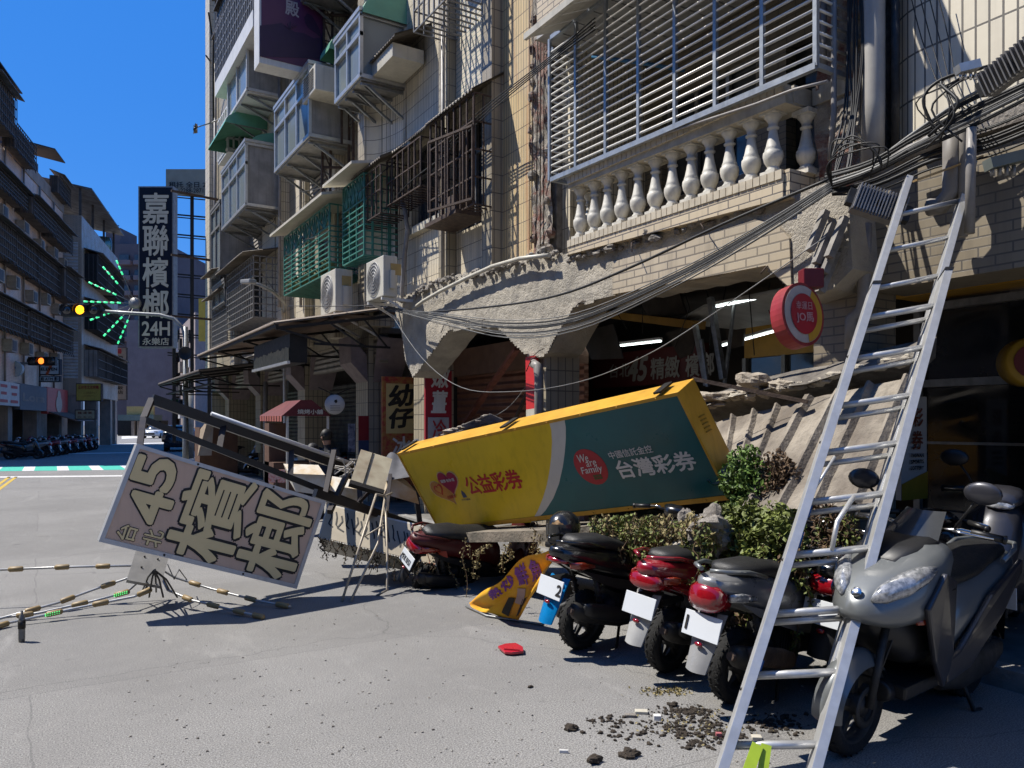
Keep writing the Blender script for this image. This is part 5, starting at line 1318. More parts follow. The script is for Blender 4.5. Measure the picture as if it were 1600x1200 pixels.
mb.build('front_frame', M_yell, ysg)
cl = [(858, 657), (862, 672), (863, 690), (862, 712), (859, 736), (855, 757), (849, 777), (841, 797), (830, 816)]
cr = [(882, 652), (884.5, 668), (884.5, 686), (883, 706), (880, 728), (874, 755), (865, 778), (853, 797), (836, 815)]
mb = MB(); mb.prism([S.p(.006, .03, .002)] + [S.px(x, y, .002) for x, y in cl] + [S.p(.006, .955, .002)], -S.n * .003); mb.build('yellow_face', M_yelf, ysg)
mb = MB(); mb.prism([S.px(x, y, .002) for x, y in cl] + [S.px(x, y, .002) for x, y in cr[::-1]], -S.n * .003); mb.build('white_stripe', mat('sign_white', (.62, .62, .6), .4, 0, .06, 2, streak=.1), ysg)
mb = MB(); mb.prism([S.px(x, y, .002) for x, y in cr] + [S.p(.994, .955, .002), S.p(.994, .03, .002)], -S.n * .003); mb.build('teal_face', M_teal, ysg)
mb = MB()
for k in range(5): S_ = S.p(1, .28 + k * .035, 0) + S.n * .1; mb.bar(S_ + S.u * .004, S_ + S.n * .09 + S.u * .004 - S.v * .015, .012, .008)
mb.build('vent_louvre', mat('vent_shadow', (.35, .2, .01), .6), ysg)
def sgtext(t, p0, p1, hgt, m, name, bold=.02, e=.007, shear=0):
    a, b = S.px(*p0, e), S.px(*p1, e); w = (b - a).length
    mb = MB(); mb.text(t, a, (b - a), S.v, w, hgt, bold, .001, shear); return mb.build(name, m, ysg)
M_redink = mat('red_ink', (.5, .02, .03), .4, 0, .05, 5); M_signw = mat('sign_white_ink', (.72, .73, .73), .4, 0, .05, 5)
sgtext('公益彩券', (737, 773), (822, 761), .2, M_redink, 'lettering', .022)
sgtext('台灣彩券', (972, 747), (1093, 732), .165, M_signw, 'lettering', .022)
sgtext('中國信託金控', (955, 717), (1022, 706), .07, M_signw, 'lettering', .006)
def heart(mb, c, r, rot, e, sq=1.0):
    pts = []
    for k in range(28):
        t = 2 * math.pi * k / 28; x = 16 * math.sin(t) ** 3; y = 13 * math.cos(t) - 5 * math.cos(2 * t) - 2 * math.cos(3 * t) - math.cos(4 * t)
        x, y = x / 17 * sq, y / 17; xr = x * math.cos(rot) - y * math.sin(rot); yr = x * math.sin(rot) + y * math.cos(rot)
        pts.append(c + S.u * xr * r + S.v * yr * r)
    return mb.prism([p - S.n * e for p in pts], -S.n * .002)
ho, hp = S.px(694, 764), S.px(702, 752)
mb = MB(); heart(mb, ho, .205, .35, .006, .9); heart(mb, hp, .17, -.1, .0065, .9); mb.build('heart_outline', mat('pale_peach_ink', (.72, .52, .3), .4), ysg)
mb = MB(); heart(mb, ho, .19, .35, .0095, .9); mb.build('orange_heart', mat('orange_ink', (.6, .27, .06), .4, 0, .3, 6), ysg)
mb = MB(); heart(mb, hp, .155, -.1, .0125, .9); mb.build('pink_heart', mat('magenta_ink', (.36, .01, .07), .35, 0, .35, 7), ysg)
mb = MB(); mb.text('關懷·有你·愛', hp - S.u * .1 - S.v * .0 - S.n * .016, S.u, S.v, .2, .035, .012, .001); mb.build('lettering_small', M_signw, ysg)
mb = MB(); heart(mb, ho - S.u * .06 + S.v * .01, .075, .2, .0125, .9); mb.build('heart_mark', M_redink, ysg)
mb = MB(); heart(mb, ho - S.u * .06 + S.v * .01, .055, .2, .0155, .9); mb.build('heart_mark_inner', mat('orange_ink', (.6, .27, .06), .4, 0, .3, 6), ysg)
mb = MB(); mb.text('公益彩券', ho - S.u * .0 - S.v * .11 - S.n * .014, S.u, S.v, .13, .035, .01, .001); mb.build('lettering_small', M_redink, ysg)
mb = MB(); c = S.px(727, 777, .007); mb.prism([c - S.u * .02, c + S.u * .035, c + S.u * .03 + S.v * .05, c + S.u * .005 + S.v * .085, c - S.u * .015 + S.v * .05], -S.n * .002); mb.text('中央福彩', c - S.u * .06 - S.v * .035, S.u, S.v, .13, .025, .0, .001); mb.build('small_mark', mat('navy_ink', (.03, .05, .14), .4), ysg)
mb = MB(); c = S.px(923.5, 729, .006); rr = []
for k in range(32):
    t = 2 * math.pi * k / 32; rr.append(c + S.u * .16 * math.cos(t) + S.v * .175 * math.sin(t) - S.u * .045 * math.sin(t) * 0)
mb.prism(rr, -S.n * .002); mb.build('red_oval', mat('oval_red', (.42, .012, .03), .35, 0, .15, 5), ysg)
mb = MB()
mb.text('We', c + S.u * -.1 + S.v * .055 - S.n * .004, S.u, S.v, .115, .075, .004, .001, .25); mb.text('are', c + S.u * -.035 + S.v * .005 - S.n * .004, S.u, S.v, .11, .05, .0, .001, .2); mb.text('Family', c + S.u * -.12 - S.v * .075 - S.n * .004, S.u, S.v, .22, .085, .002, .001, .2)
mb.build('lettering_script', M_signw, ysg)
mb = MB(); 
for j in range(2):
    for i in range(3): q = c + S.u * (-.02 + i * .03) - S.v * (.10 + j * .025) - S.n * .003; mb.prism([q, q + S.u * .026, q + S.u * .026 + S.v * .02, q + S.v * .02], -S.n * .002)
mb.build('green_block', mat('moss_ink', (.09, .09, .03), .5), ysg)
# bits of metal flashing stuck on its top edge
mb = MB()
for a in (.03, .46, .95): q = S.p(a, 0, -.05) + S.v * .01; mb.obox(q + S.v * .02 + S.n * .05, S.n, S.u, S.v, .11, .035, .008)
mb.build('bracket', M_dark, ysg)

# ---- betel nut sign on its steel frame
B_ = Plane([(214, 693), (509, 783), (463, 920), (154, 846)], [6.3, 6.3 * 1.131, 6.3 * 1.105, 6.3 * .974])
bs = thing('betel_nut_sign', 'pinkish fallen signboard lying on its side with large outlined characters and 45', 'sign', B_.p(.75, 1))
mb = MB(); B_.box(mb, 0, 1, 0, 1, -.16, 0); mb.build('case', mat('sign_case_alu', (.45, .45, .44), .45, .4, .15, 5, streak=.2), bs, bevel=.004)
mb = MB()
for (a0, a1, b0, b1) in ((0, 1, 0, .04), (0, 1, .955, 1), (0, .02, .04, .955), (.98, 1, .04, .955)): B_.box(mb, a0, a1, b0, b1, 0, .012)
mb.build('frame', mat('sign_frame_alu', (.5, .5, .5), .4, .4, .12, 6, streak=.2), bs)
mb = MB(); B_.box(mb, .02, .98, .04, .955, 0, .003); mb.build('face', mat('pink_face', (.64, .45, .33), .45, 0, .08, 2, streak=.12), bs)
mb = MB()
for a in (.3, .7): 
    for b in (.02, .978): mb.sphere(B_.p(a, b, .013), .01, 6, 4)
mb.build('bolt', M_dark, bs)
U_, V_ = B_.v, -B_.u
def bt(s, a, b, w, h, bo, bi, e=.006):
    mk = MB(); mk.text(s, B_.p(a, b, e), U_, V_, w, h, bo, .001); mk.build('lettering_outline', M_ink, bs)
    mk = MB(); mk.text(s, B_.p(a, b, e + .005), U_, V_, w * 1.0, h * 1.0, bi, .001); mk.build('lettering', mat('sand_letter', (.78, .62, .32), .5, 0, .06, 5), bs)
bt('檳', .615, .94, B_.H * .90, B_.W * .33, .046, .016)
bt('榔', .955, .94, B_.H * .88, B_.W * .315, .046, .016)
bt('4', .25, .71, B_.H * .30, B_.W * .185, .055, .028); bt('5', .215, .37, B_.H * .29, B_.W * .185, .055, .028)
bt('台', .145, .93, B_.H * .15, B_.W * .085, .05, .015); bt('北', .265, .925, B_.H * .16, B_.W * .085, .05, .015)
# long black steel frame
fr_ = thing('steel_frame', 'long black fallen steel ladder frame with a silver strip, slanting behind the pink sign', 'steel frame', (2, 7.6, 0))
def L3(x, y, Y): return onY(x, y, Y)
u0, u1 = L3(237, 624, 8.0), L3(660, 772, 8.35); l0, l1 = L3(224, 655, 7.7), L3(668, 832, 8.0)
q0, q1 = L3(235, 652, 7.35), L3(650, 818, 7.45)
mb = MB(); mb.bar(u0, u1, .09, .1); mb.bar(l0, l1, .05, .06); mb.bar(L3(492, 770, 7.3), L3(668, 828, 7.6), .07, .08); mb.build('rail', M_black, fr_)
mb = MB()
for f in (0, .225, .46, .72, .97): mb.bar(u0.lerp(u1, f), l0.lerp(l1, f - (.0 if f else 0)), .055, .04)
mb.bar(l0, L3(218, 700, 7.2), .05); mb.bar(L3(522, 705, 8.0), L3(508, 775, 7.6), .05); mb.bar(L3(545, 735, 8.0), L3(515, 800, 7.5), .05); mb.bar(L3(610, 742, 8.0), L3(604, 800, 7.6), .04); mb.bar(L3(584, 760, 7.6), L3(560, 785, 7.6), .07, .03)
mb.build('cross_bar', mat('brown_black_steel', (.022, .014, .012), .5, .2, .4, 8), fr_)
mb = MB(); a = u0.lerp(u1, .18) + V((0, -.05, .06)); b = u0.lerp(u1, .69) + V((0, -.05, .06)); mb.tube([a, b], .022, 8); mb.build('silver_strip', mat('white_tube', (.62, .63, .63), .35, .2, .1, 5), fr_)
# junction plate with tangled wires
J = Plane([(564, 702), (613, 717), (598, 767), (547, 754)], [8.15, 8.2, 7.75, 7.7])
jp = thing('junction_plate', 'dirty cream square metal plate bolted upright on the black steel frame', 'plate', J.p(.5, 1))
mb = MB(); J.box(mb, 0, 1, 0, 1, -.03, 0); mb.build('plate', mat('dirty_cream_plate', (.45, .4, .28), .5, 0, .35, 5, col2=(.3, .24, .16)), jp)
mb = MB(); J.box(mb, .36, .39, 0, 1, 0, .012); J.box(mb, -.02, 1.02, .96, 1.06, -.03, .02); mb.build('seam_strip', M_dark, jp)
# wire tangle
wt = thing('wire_tangle', 'tangle of thin cream wires between the plate and the pink sign', 'wires', onY(535, 745, 7.8))
mb = MB(); r9 = random.Random(9)
for k in range(9):
    p = [onY(519 + r9.uniform(0, 45), 716 + r9.uniform(0, 40), 7.75 + r9.uniform(-.1, .1)) for _ in range(4)]
    pts = [p[0] * (1 - t) ** 3 + p[1] * 3 * t * (1 - t) ** 2 + p[2] * 3 * t * t * (1 - t) + p[3] * t ** 3 for t in [i / 8 for i in range(9)]]
    mb.tube(pts, .006, 5)
mb.build('wire', mat('cream_wire', (.5, .46, .4), .5), wt)
# easel
es_ = thing('folding_easel', 'bent beige tube easel standing on three thin legs, right of the pink sign', 'easel', onZ(545, 940, 0))
mb = MB(); f1, f2, f3 = onZ(534, 940, 0), onZ(547, 941, 0), onZ(605, 922, .06)
tp = onY(602, 775, 7.2)
mb.tube([f1, onY(588, 772, 7.1)], .012, 8); mb.build('leg', mat('beige_tube', (.42, .36, .27), .45, .2, .2, 6), es_)
mb = MB(); mb.tube([f2, onY(590, 850, 6.95), tp], .012, 8); mb.build('leg', mat('beige_tube', (.42, .36, .27)), es_)
mb = MB(); mb.tube([onZ(588, 931, 0), f3, onY(605, 860, 7.0), tp], .012, 8); mb.build('leg', mat('beige_tube', (.42, .36, .27)), es_)
mb = MB(); mb.tube([onY(588, 772, 7.1), tp, onY(613, 770, 7.3)], .01, 8); mb.tube([onY(600, 820, 7.0), onY(570, 838, 7.0)], .008, 6); mb.build('cross_bar', mat('beige_tube', (.42, .36, .27)), es_)
# ---- second star of light rods, fallen on the road
Hc = onY(240, 893, 6.75)
fs_ = thing('fallen_star_light', 'grey square plate with thin light rods spread over the road below the pink sign', 'sign light', V((Hc.x, Hc.y, 0)))
Q = Plane([(213, 858), (264, 868), (243, 917), (198, 906)], [6.85, 6.95, 6.6, 6.5])
mb = MB(); Q.box(mb, 0, 1, 0, 1, -.03, 0); mb.build('hub_plate', mat('grey_plate', (.3, .29, .27), .5, .3, .25, 5), fs_)
mb = MB()
for a in (.3, .7):
    for b in (.2, .55): mb.sphere(Q.p(a, b, .006), .009, 6, 4)
mb.build('bolt', M_dark, fs_)
M_bead = mat('brown_bead', (.33, .23, .1), .5, 0, .25, 9); M_ledg = emis('green_led_dot', (.1, .8, .2), .8)
M_rod = mat('rod_tube', (.42, .42, .41), .4, .4, .15, 6)
def rodpath(pts, beads, led=()):
    p3 = [onZ(x, y, z) for x, y, z in pts]
    r = MB(); r.tube(p3, .0105, 8); r = r.build('rod', M_rod, fs_)
    seg = [(b - a).length for a, b in zip(p3, p3[1:])]; tot = sum(seg)
    def pos(f):
        d = f * tot
        for i, l in enumerate(seg):
            if d <= l: return p3[i].lerp(p3[i + 1], d / l), (p3[i + 1] - p3[i]).normalized()
            d -= l
        return p3[-1], (p3[-1] - p3[-2]).normalized()
    for k, f in enumerate(beads):
        c, dr = pos(f); hl = .062
        b = MB(); b.tube([c - dr * hl, c - dr * hl * .8, c + dr * hl * .8, c + dr * hl], [.012, .024, .024, .012], 8); b.build('led_capsule', M_bead, r)
        if k in led:
            b = MB()
            for j in range(7):
                for s in (-1, 1): q = c + dr * (j - 3) * .016 - FW * .024 + UP * s * .007; b.sphere(q, .005, 5, 4)
            b.build('led_dot', M_ledg, r)
rodpath([(243, 884, .3), (200, 884, .33), (100, 886, .33), (-40, 892, .32)], (.3, .53, .78))
rodpath([(238, 888, .28), (195, 905, .2), (150, 920, .14), (90, 942, .08), (-20, 972, .03)], (.28, .54, .75), ())
rodpath([(238, 890, .27), (198, 925, .16), (150, 938, .11), (60, 958, .05), (-20, 968, .03)], (.33, .55, .82), (0,))
rodpath([(240, 890, .27), (226, 925, .17), (210, 932, .14), (120, 950, .08), (15, 973, .03), (-25, 985, .02)], (.3, .5, .7, .92), (2,))
rodpath([(246, 890, .28), (262, 922, .14), (300, 938, .09), (350, 950, .05), (410, 964, .02)], (.42, .62, .82, .97), ())
rodpath([(250, 888, .3), (272, 902, .2), (330, 920, .12), (400, 938, .06), (455, 948, .02)], (.28, .5, .72, .94), ())
mb = MB()
for k in range(6):
    e = onZ(222 + k * 11, 925 + (k % 2) * 8, .1); mb.tube([Hc + V((0, -.05, .02)), Hc.lerp(e, .5) + V((0, -.04, .05)), e], .008, 5)
mb.tube([onZ(262, 882, .3), onZ(272, 905, .25), onZ(280, 890, .3), onZ(292, 906, .15)], .005, 5); mb.build('wire', M_cable, fs_)
bb = onZ(34, 1003, 0); t = thing('bulb', 'small grey glass bulb standing upright at the left edge of the road', 'bulb', bb)
mb = MB(); mb.lathe([(.0, 0), (.02, 0), (.023, .03), (.023, .16), (.018, .19), (.01, .2), (.008, .23), (0, .23)], bb, (0, 0, 1), 12); mb.build('glass', mat('smoky_bulb', (.18, .17, .15), .25, 0, .3, 14), t)
mb = MB(); mb.lathe([(.024, .1), (.026, .1), (.026, .16), (.024, .16)], bb, (0, 0, 1), 12); mb.build('cap', M_dark, t)

# ---- collapsed canopy, planter and rubble over the scooters
cc_ = thing('collapsed_canopy', 'broken fallen concrete canopy slab with torn corrugated sheets, resting on the scooters', 'canopy', (4.3, 5, 0))
def px3(x, y, X): return onX(x, y, X)
mb = MB()
A0, A1 = px3(676, 834, 3.42), px3(868, 828, 3.72); A2 = px3(1130, 806, 4.15)
mb.prism([A0, A1, A1 - UP * .1, A0 - UP * .09], V((1.0, .05, .02))); mb.prism([A1, A2, A2 - UP * .09, A1 - UP * .1], V((.7, 0, .0)))
mb.build('slab', mat('weathered_fascia', (.26, .22, .17), .9, 0, .5, 6, .6, 30, col2=(.11, .1, .08)), cc_)
# corrugated cement sheets leaning from the wall
def sheet(tl, tr, br, bl, X_t, X_b, amp, wl, m, name, seed=0):
    a, b, c, d = px3(*tl, X_t), px3(*tr, X_t), px3(*br, X_b), px3(*bl, X_b)
    ln = (b - a).length; n = int(ln / .02)
    nn = (b - a).cross(d - a).normalized(); nn = nn if nn.z > 0 else -nn
    def fn(u, v):
        p = a.lerp(b, u).lerp(d.lerp(c, u), v)
        ph = (u * ln) % wl / wl
        r = amp if ph < .16 else 0
        return p + nn * (r + .012 * noise.noise(p * 2 + V((seed, 0, 0))) + .01 * noise.noise(p * 7))
    mb = MB(); mb.grid(fn, n, 10); mb.grid(lambda u, v: fn(u, v) - nn * .02, n, 10)
    return mb.build(name, m, cc_)
M_sheet = mat('cement_sheet', (.33, .29, .235), .9, 0, .35, 2.6, .8, 30, col2=(.15, .125, .10), streak=.6)
sheet((1085, 668), (1250, 628), (1195, 745), (1090, 760), 5.2, 4.5, .045, .24, M_sheet, 'corrugated_sheet', 1)
sheet((1262, 622), (1440, 588), (1360, 790), (1165, 800), 5.15, 4.35, .05, .27, M_sheet, 'corrugated_sheet', 5)
mb = MB(); e0 = [px3(x, y, 5.12) for x, y in ((1085, 640), (1150, 618), (1210, 606), (1260, 600), (1330, 578), (1430, 558))]
e1 = [px3(x, y, 5.45) for x, y in ((1085, 668), (1150, 655), (1210, 640), (1260, 626), (1330, 606), (1430, 590))]
for i in range(5): mb.prism([e0[i], e0[i + 1], e1[i + 1], e1[i]], V((.3, .02, .16)))
mb.build('broken_edge_beam', mat('dark_torn_concrete', (.2, .18, .155), .95, 0, .5, 7, .8, 25, col2=(.09, .08, .07)), cc_)
mb = MB()
for k in range(60):
    f = r9.random(); i = int(f * 4.99); q = e0[i].lerp(e0[i + 1], f * 5 - i); mb.rock(q + V((.05, 0, r9.uniform(-.02, .02))), r9.uniform(.02, .05), k, 6, 5, (1, 1.5, .6), .7)
mb.build('torn_edge', M_conc, cc_)
for (x, y, r, sc, lb) in ((1182, 602, .14, (1, 1.3, .75), 'pale broken concrete lump on the canopy edge, below the round red sign'), (1222, 604, .09, (1, 1.4, .6), 'smaller grey concrete lump right of the pale one on the canopy edge'), (1120, 620, .13, (1, 1.6, .4), 'flat broken concrete piece at the upper right corner of the yellow sign')):
    mb = MB(); c = px3(x, y, 5.2); mb.rock(c, r, x, 18, 13, sc, .75); t = mb.build('concrete_lump', mat('pale_lump', (.45, .39, .31), .95, 0, .3, 8, .8, 40)); tag(t, lb, 'rubble')
mb = MB(); mb.bar(px3(1083, 592, 4.6), px3(1262, 628, 5.0), .05, .03); t = mb.build('fallen_channel', M_rust); tag(t, 'rusty flat steel bar stretched from the yellow sign to the corrugated sheets', 'steel bar')
# debris behind the sign's upper left edge
for (pts, lb, mm) in (([(640, 706), (668, 690), (720, 672), (772, 655), (790, 668), (700, 690)], 'broken grey concrete strip lying behind the upper left edge of the yellow sign', M_concd), ([(720, 664), (766, 646), (786, 655), (782, 668), (730, 682)], 'short thick concrete piece with a dark underside behind the yellow sign', mat('dark_torn_concrete', (.2, .18, .155)))):
    mb = MB(); mb.prism([at(x, y, 8.35) for x, y in pts], FW * .35); t = mb.build('concrete_lump', mm, bevel=.01); tag(t, lb, 'rubble')
mb = MB()
for k in range(14): x = 636 + k * 9.5; y = 704 - k * 3.9; mb.rock(at(x, y + r9.uniform(-2, 2), 8.4), r9.uniform(.03, .06), k, 7, 5, (1.6, 1, .6), .6)
t = mb.build('rubble', mat('pale_lump', (.45, .39, .31))); t['kind'] = 'stuff'; tag(t, 'crumbled pale rubble along the upper left edge of the yellow sign', 'rubble', None, 'stuff')
mb = MB(); mb.tube([at(680, 705, 8.2), at(700, 688, 8.2), at(708, 680, 8.2)], .012, 6); t = mb.build('bent_rod', M_dark); tag(t, 'short bent dark rod sticking up behind the yellow sign near the red panel', 'rod')
t = thing('tarpaulin', 'grey folded tarpaulin sagging between the cream plate and the yellow sign', 'tarpaulin', at(620, 760, 8.6))
mb = MB(); a, b, c, d = at(600, 720, 9.2), at(655, 690, 9.2), at(640, 745, 8.5), at(598, 752, 8.5)
mb.grid(lambda u, v: a.lerp(b, u).lerp(d.lerp(c, u), v) + UP * .06 * math.sin(u * 9) * (1 - v), 16, 8, True); mb.build('cloth', mat('slate_cloth', (.1, .1, .11), .8, 0, .3, 5), t)
# fallen cream board with brush script, white sheets behind
K = Plane([(512, 787), (692, 828), (668, 868), (497, 840)], [8.0, 7.7, 7.45, 7.75])
kb = thing('fallen_signboard', 'beige fallen signboard with black brush strokes, low between the pink and yellow signs', 'sign', K.p(.5, 1))
mb = MB(); K.box(mb, 0, 1, 0, 1, -.28, 0); mb.build('case', mat('pale_case', (.6, .56, .48), .6, 0, .25, 5, streak=.3), kb)
mb = MB(); K.box(mb, .01, .99, .05, .97, 0, .003); mb.build('face', mat('beige_face', (.42, .36, .26), .6, 0, .2, 4), kb)
mb = MB()
for k in range(20):
    a = .05 + .9 * k / 20 + r9.uniform(-.01, .01); b = .15 + r9.random() * .2
    pts = [K.p(a, b, .006), K.p(a + .02, b + .15, .006), K.p(a + r9.uniform(-.01, .05), b + .35, .006), K.p(a + .05, b + .42, .006)]
    for p, q in zip(pts, pts[1:]): mb.bar(p, q, .014, .003, -K.n)
mb.build('brush_stroke', M_ink, kb)
for (q, lb) in (([(452, 740), (508, 742), (514, 775), (462, 768)], 'bright white sheet panel behind the right end of the pink sign'), ([(530, 760), (560, 765), (556, 795), (515, 786)], 'white rust-stained panel under the cream plate'), ([(612, 745), (650, 768), (655, 788), (600, 772)], 'ribbed cream sheet behind the left edge of the yellow sign')):
    mb = MB(); mb.prism([at(x, y, 8.6) for x, y in q], V((0, .25, .1))); t = mb.build('loose_sheet', mat('white_stained', (.68, .66, .6), .5, 0, .3, 5, col2=(.55, .42, .25))); tag(t, lb, 'panel')
# ---- greenery
M_leaf = mat('yellow_green_leaf', (.2, .24, .05), .6, 0, .45, 14, col2=(.07, .085, .02))
M_leafg = mat('green_leaf', (.14, .24, .04), .6, 0, .4, 14, col2=(.045, .08, .015))
M_dry = mat('dry_brown_leaf', (.16, .10, .05), .8, 0, .4, 14, col2=(.08, .05, .03))
M_dryp = mat('dry_pink_stem', (.38, .13, .08), .8, 0, .4, 14)
M_straw = mat('straw_leaf', (.33, .27, .12), .8, 0, .4, 14)
def leaf(mb, c, s, rn_):
    d = V((rn_.gauss(0, 1), rn_.gauss(0, 1), rn_.gauss(0, 1))).normalized(); e = d.orthogonal().normalized(); e = Matrix.Rotation(rn_.random() * 6.28, 3, d) @ e
    f = d.cross(e)
    mb.add([c - e * s, c + f * s * .55 + d * s * .15, c + e * s, c - f * s * .55 + d * s * .15], [(0, 1, 2, 3)])
def clump(mb, c, r, n, s, rn_, sc=(1, 1, 1)):
    for _ in range(n):
        v = V((rn_.gauss(0, 1), rn_.gauss(0, 1), rn_.gauss(0, 1))).normalized() * (rn_.random() ** .4) * r
        p = c + V((v.x * sc[0], v.y * sc[1], v.z * sc[2])); p += V((0, 0, .3 * r * noise.noise(p * 9)))
        leaf(mb, p, s * rn_.uniform(.6, 1.3), rn_)
def strand(mb, ms, c, ln, n, s, rn_, wander=.03):
    pts = [c]; 
    for k in range(8): pts.append(pts[-1] + V((rn_.uniform(-wander, wander), rn_.uniform(-wander, wander), -ln / 8)))
    ms.tube(pts, .004, 4, False)
    for _ in range(n):
        f = rn_.random() * 7.99; i = int(f); p = pts[i].lerp(pts[i + 1], f - i) + V((rn_.gauss(0, .015), rn_.gauss(0, .015), 0)); leaf(mb, p, s * rn_.uniform(.6, 1.3), rn_)
rv = random.Random(21)
bu = thing('bush', 'leafy green bush with brown dead twigs behind the right end of the yellow sign', 'plant', onX(1190, 790, 4.6))
mb = MB(); md = MB(); ms = MB()
for (x, y, r) in ((1165, 722, .14), (1150, 752, .14), (1180, 750, .16), (1175, 780, .15), (1160, 790, .13)): clump(mb, onX(x, y, 4.5), r, 520, .022, rv)
for (x, y, r) in ((1215, 730, .13), (1230, 750, .12), (1205, 770, .15), (1225, 785, .12)): clump(md, onX(x, y, 4.55), r, 330, .022, rv)
for k in range(14): ms.tube([onX(1190, 800, 4.5), onX(1190 + rv.uniform(-40, 50), 760 + rv.uniform(-50, 20), 4.5)], .005, 4)
mb.build('foliage', M_leafg, bu); md.build('dead_foliage', M_dry, bu); ms.build('stem', M_dry, bu)
bu2 = thing('bush', 'rounded yellow green bush hanging over the silver and grey scooters, left of the ladder', 'plant', onX(1180, 900, 4.1))
mb = MB(); ms = MB(); md = MB()
for (x, y, r) in ((1135, 815, .13), (1160, 830, .15), (1190, 835, .16), (1215, 822, .15), (1150, 850, .14), (1185, 865, .15), (1215, 870, .14), (1230, 845, .13), (1200, 890, .13), (1170, 808, .12)): clump(mb, onX(x, y, 3.85), r, 520, .022, rv)
for k in range(44):
    c = onX(1120 + k * 3.2, 850 + rv.uniform(-20, 40), 3.75); strand(mb if k % 3 else md, ms, c, rv.uniform(.15, .6), 46, .019, rv)
for (x, y, r) in ((1235, 880, .12), (1225, 910, .12), (1245, 860, .12)): clump(md, onX(x, y, 4.05), r, 200, .02, rv)
mb.build('foliage', M_leaf, bu2); ms.build('stem', M_dry, bu2); md.build('dead_foliage', M_dry, bu2)
bu3 = thing('trailing_plant', 'curtain of dry straw-green trailing vines under the teal end of the yellow sign', 'plant', onX(1000, 860, 3.85))
mb = MB(); ms = MB(); md = MB()
for k in range(120):
    x = 925 + rv.random() * 190; q_ = noise.noise(V((x * .06, 3, 1))); c = onX(x, 808 + q_ * 9 + rv.uniform(-6, 14), 3.55 + rv.uniform(-.08, .3)); strand(mb if rv.random() < .55 else md, ms, c, max(.1, .3 + q_ * .35 + rv.uniform(-.1, .15)), 44, .016, rv)
for k in range(22): clump(md if k % 3 else mb, onX(928 + rv.random() * 190, 818 + rv.uniform(-8, 34), 3.62), rv.uniform(.03, .09), 90, .016, rv)
mb.build('foliage', M_leaf, bu3); md.build('dead_foliage', M_straw, bu3); ms.build('stem', M_dry, bu3)
bu4 = thing('trailing_plant', 'green and brown trailing vines seen between the ladder rails', 'plant', onX(1300, 860, 4.1))
mb = MB(); md = MB(); ms = MB()
for k in range(34):
    x = 1270 + rv.random() * 75; c = onX(x, 785 + rv.uniform(0, 60), 4.1); strand(mb if k % 2 else md, ms, c, rv.uniform(.15, .45), 34, .016, rv)
for k in range(6): clump(md, onX(1285 + k * 8, 800 + k * 9, 4.15), .09, 120, .017, rv)
mb.build('foliage', M_leaf, bu4); md.build('dead_foliage', M_dry, bu4); ms.build('stem', M_dry, bu4)
for (x, y0, y1) in ((727, 840, 935), (733, 850, 905), (752, 855, 892), (788, 850, 895), (798, 848, 880), (832, 825, 868), (845, 835, 890), (700, 870, 925), (765, 850, 870)):
    c = onX(x, y0, 3.35); e = onX(x, y1, 3.35); v = thing('hanging_vine', 'thin dry vine strand dangling under the left half of the yellow sign', 'plant', e, 'dry vines dangling under the yellow sign')
    mb = MB(); ms = MB(); strand(mb, ms, c, c.z - e.z, 60, .012, rv, .025); mb.build('foliage', M_straw, v); ms.build('stem', M_dry, v)
rp = thing('trailing_plant', 'reddish dried trailing plant spilling from a torn red pot beside the yellow sign', 'plant', onX(675, 870, 3.25))
mb = MB(); ms = MB()
for k in range(16): strand(mb, ms, onX(656 + rv.random() * 16, 822 + rv.uniform(-6, 10), 3.22), rv.uniform(.2, .42), 45, .012, rv, .015)
mb.build('foliage', M_dryp, rp); ms.build('stem', M_dryp, rp)
mb = MB(); a, b, c, d = onX(670, 822, 3.25), onX(692, 828, 3.3), onX(700, 872, 3.3), onX(684, 858, 3.2); mb.grid(lambda u, v: a.lerp(b, u).lerp(d.lerp(c, u), v) + V((-.04 * math.sin(u * 3.1), 0, 0)), 8, 6, True); mb.build('torn_pot', mat('orange_red_plastic', (.55, .08, .03), .5), rp)
mb = MB(); clump(mb, onX(692, 848, 3.3), .08, 200, .014, rv); mb.build('moss', M_straw, rp)
nt_ = thing('trailing_plant', 'dark dry vine fringe along the lower edge of the beige fallen signboard', 'plant', onZ(570, 870, .3))
mb = MB(); ms = MB()
for k in range(42): strand(mb, ms, K.p(k / 42, 1, .02), rv.uniform(.08, .26), 24, .012, rv, .02)
mb.build('foliage', mat('dark_dry_leaf', (.07, .06, .03), .8, 0, .4, 14), nt_); ms.build('stem', M_dry, nt_)
# pots and lumps hidden in the vines
t = thing('plant_pot', 'tipped orange clay pot tangled in the vines left of the red scooter', 'plant pot', onX(970, 880, 3.9))
mb = MB(); c = onX(985, 850, 4.0); mb.lathe([(.06, 0), (.09, .16), (.1, .16), (.1, .19), (.09, .19), (.07, .05), (0, .04)], c, V((-.5, .3, .5)), 16); mb.build('pot', mat('terracotta', (.3, .11, .04), .8, 0, .3, 8), t)
for (x, y, r, sc, lb, m_) in ((1090, 870, .12, (1, 1.1, .9), 'shaggy white crumbled lump of roots between the red and grey scooters', mat('white_roots', (.5, .46, .4), .95, 0, .4, 18, 1, 60)), (1110, 828, .13, (1, 1.2, .9), 'brown grey concrete lump above the shaggy white one in the vines', M_concd), (1072, 815, .07, (.6, 1, 1.2), 'upright broken concrete shard in the vines under the yellow sign', M_concd)):
    mb = MB(); mb.rock(onX(x, y, 3.7), r, x, 20, 14, sc, .9); t = mb.build('concrete_lump', m_); tag(t, lb, 'rubble')
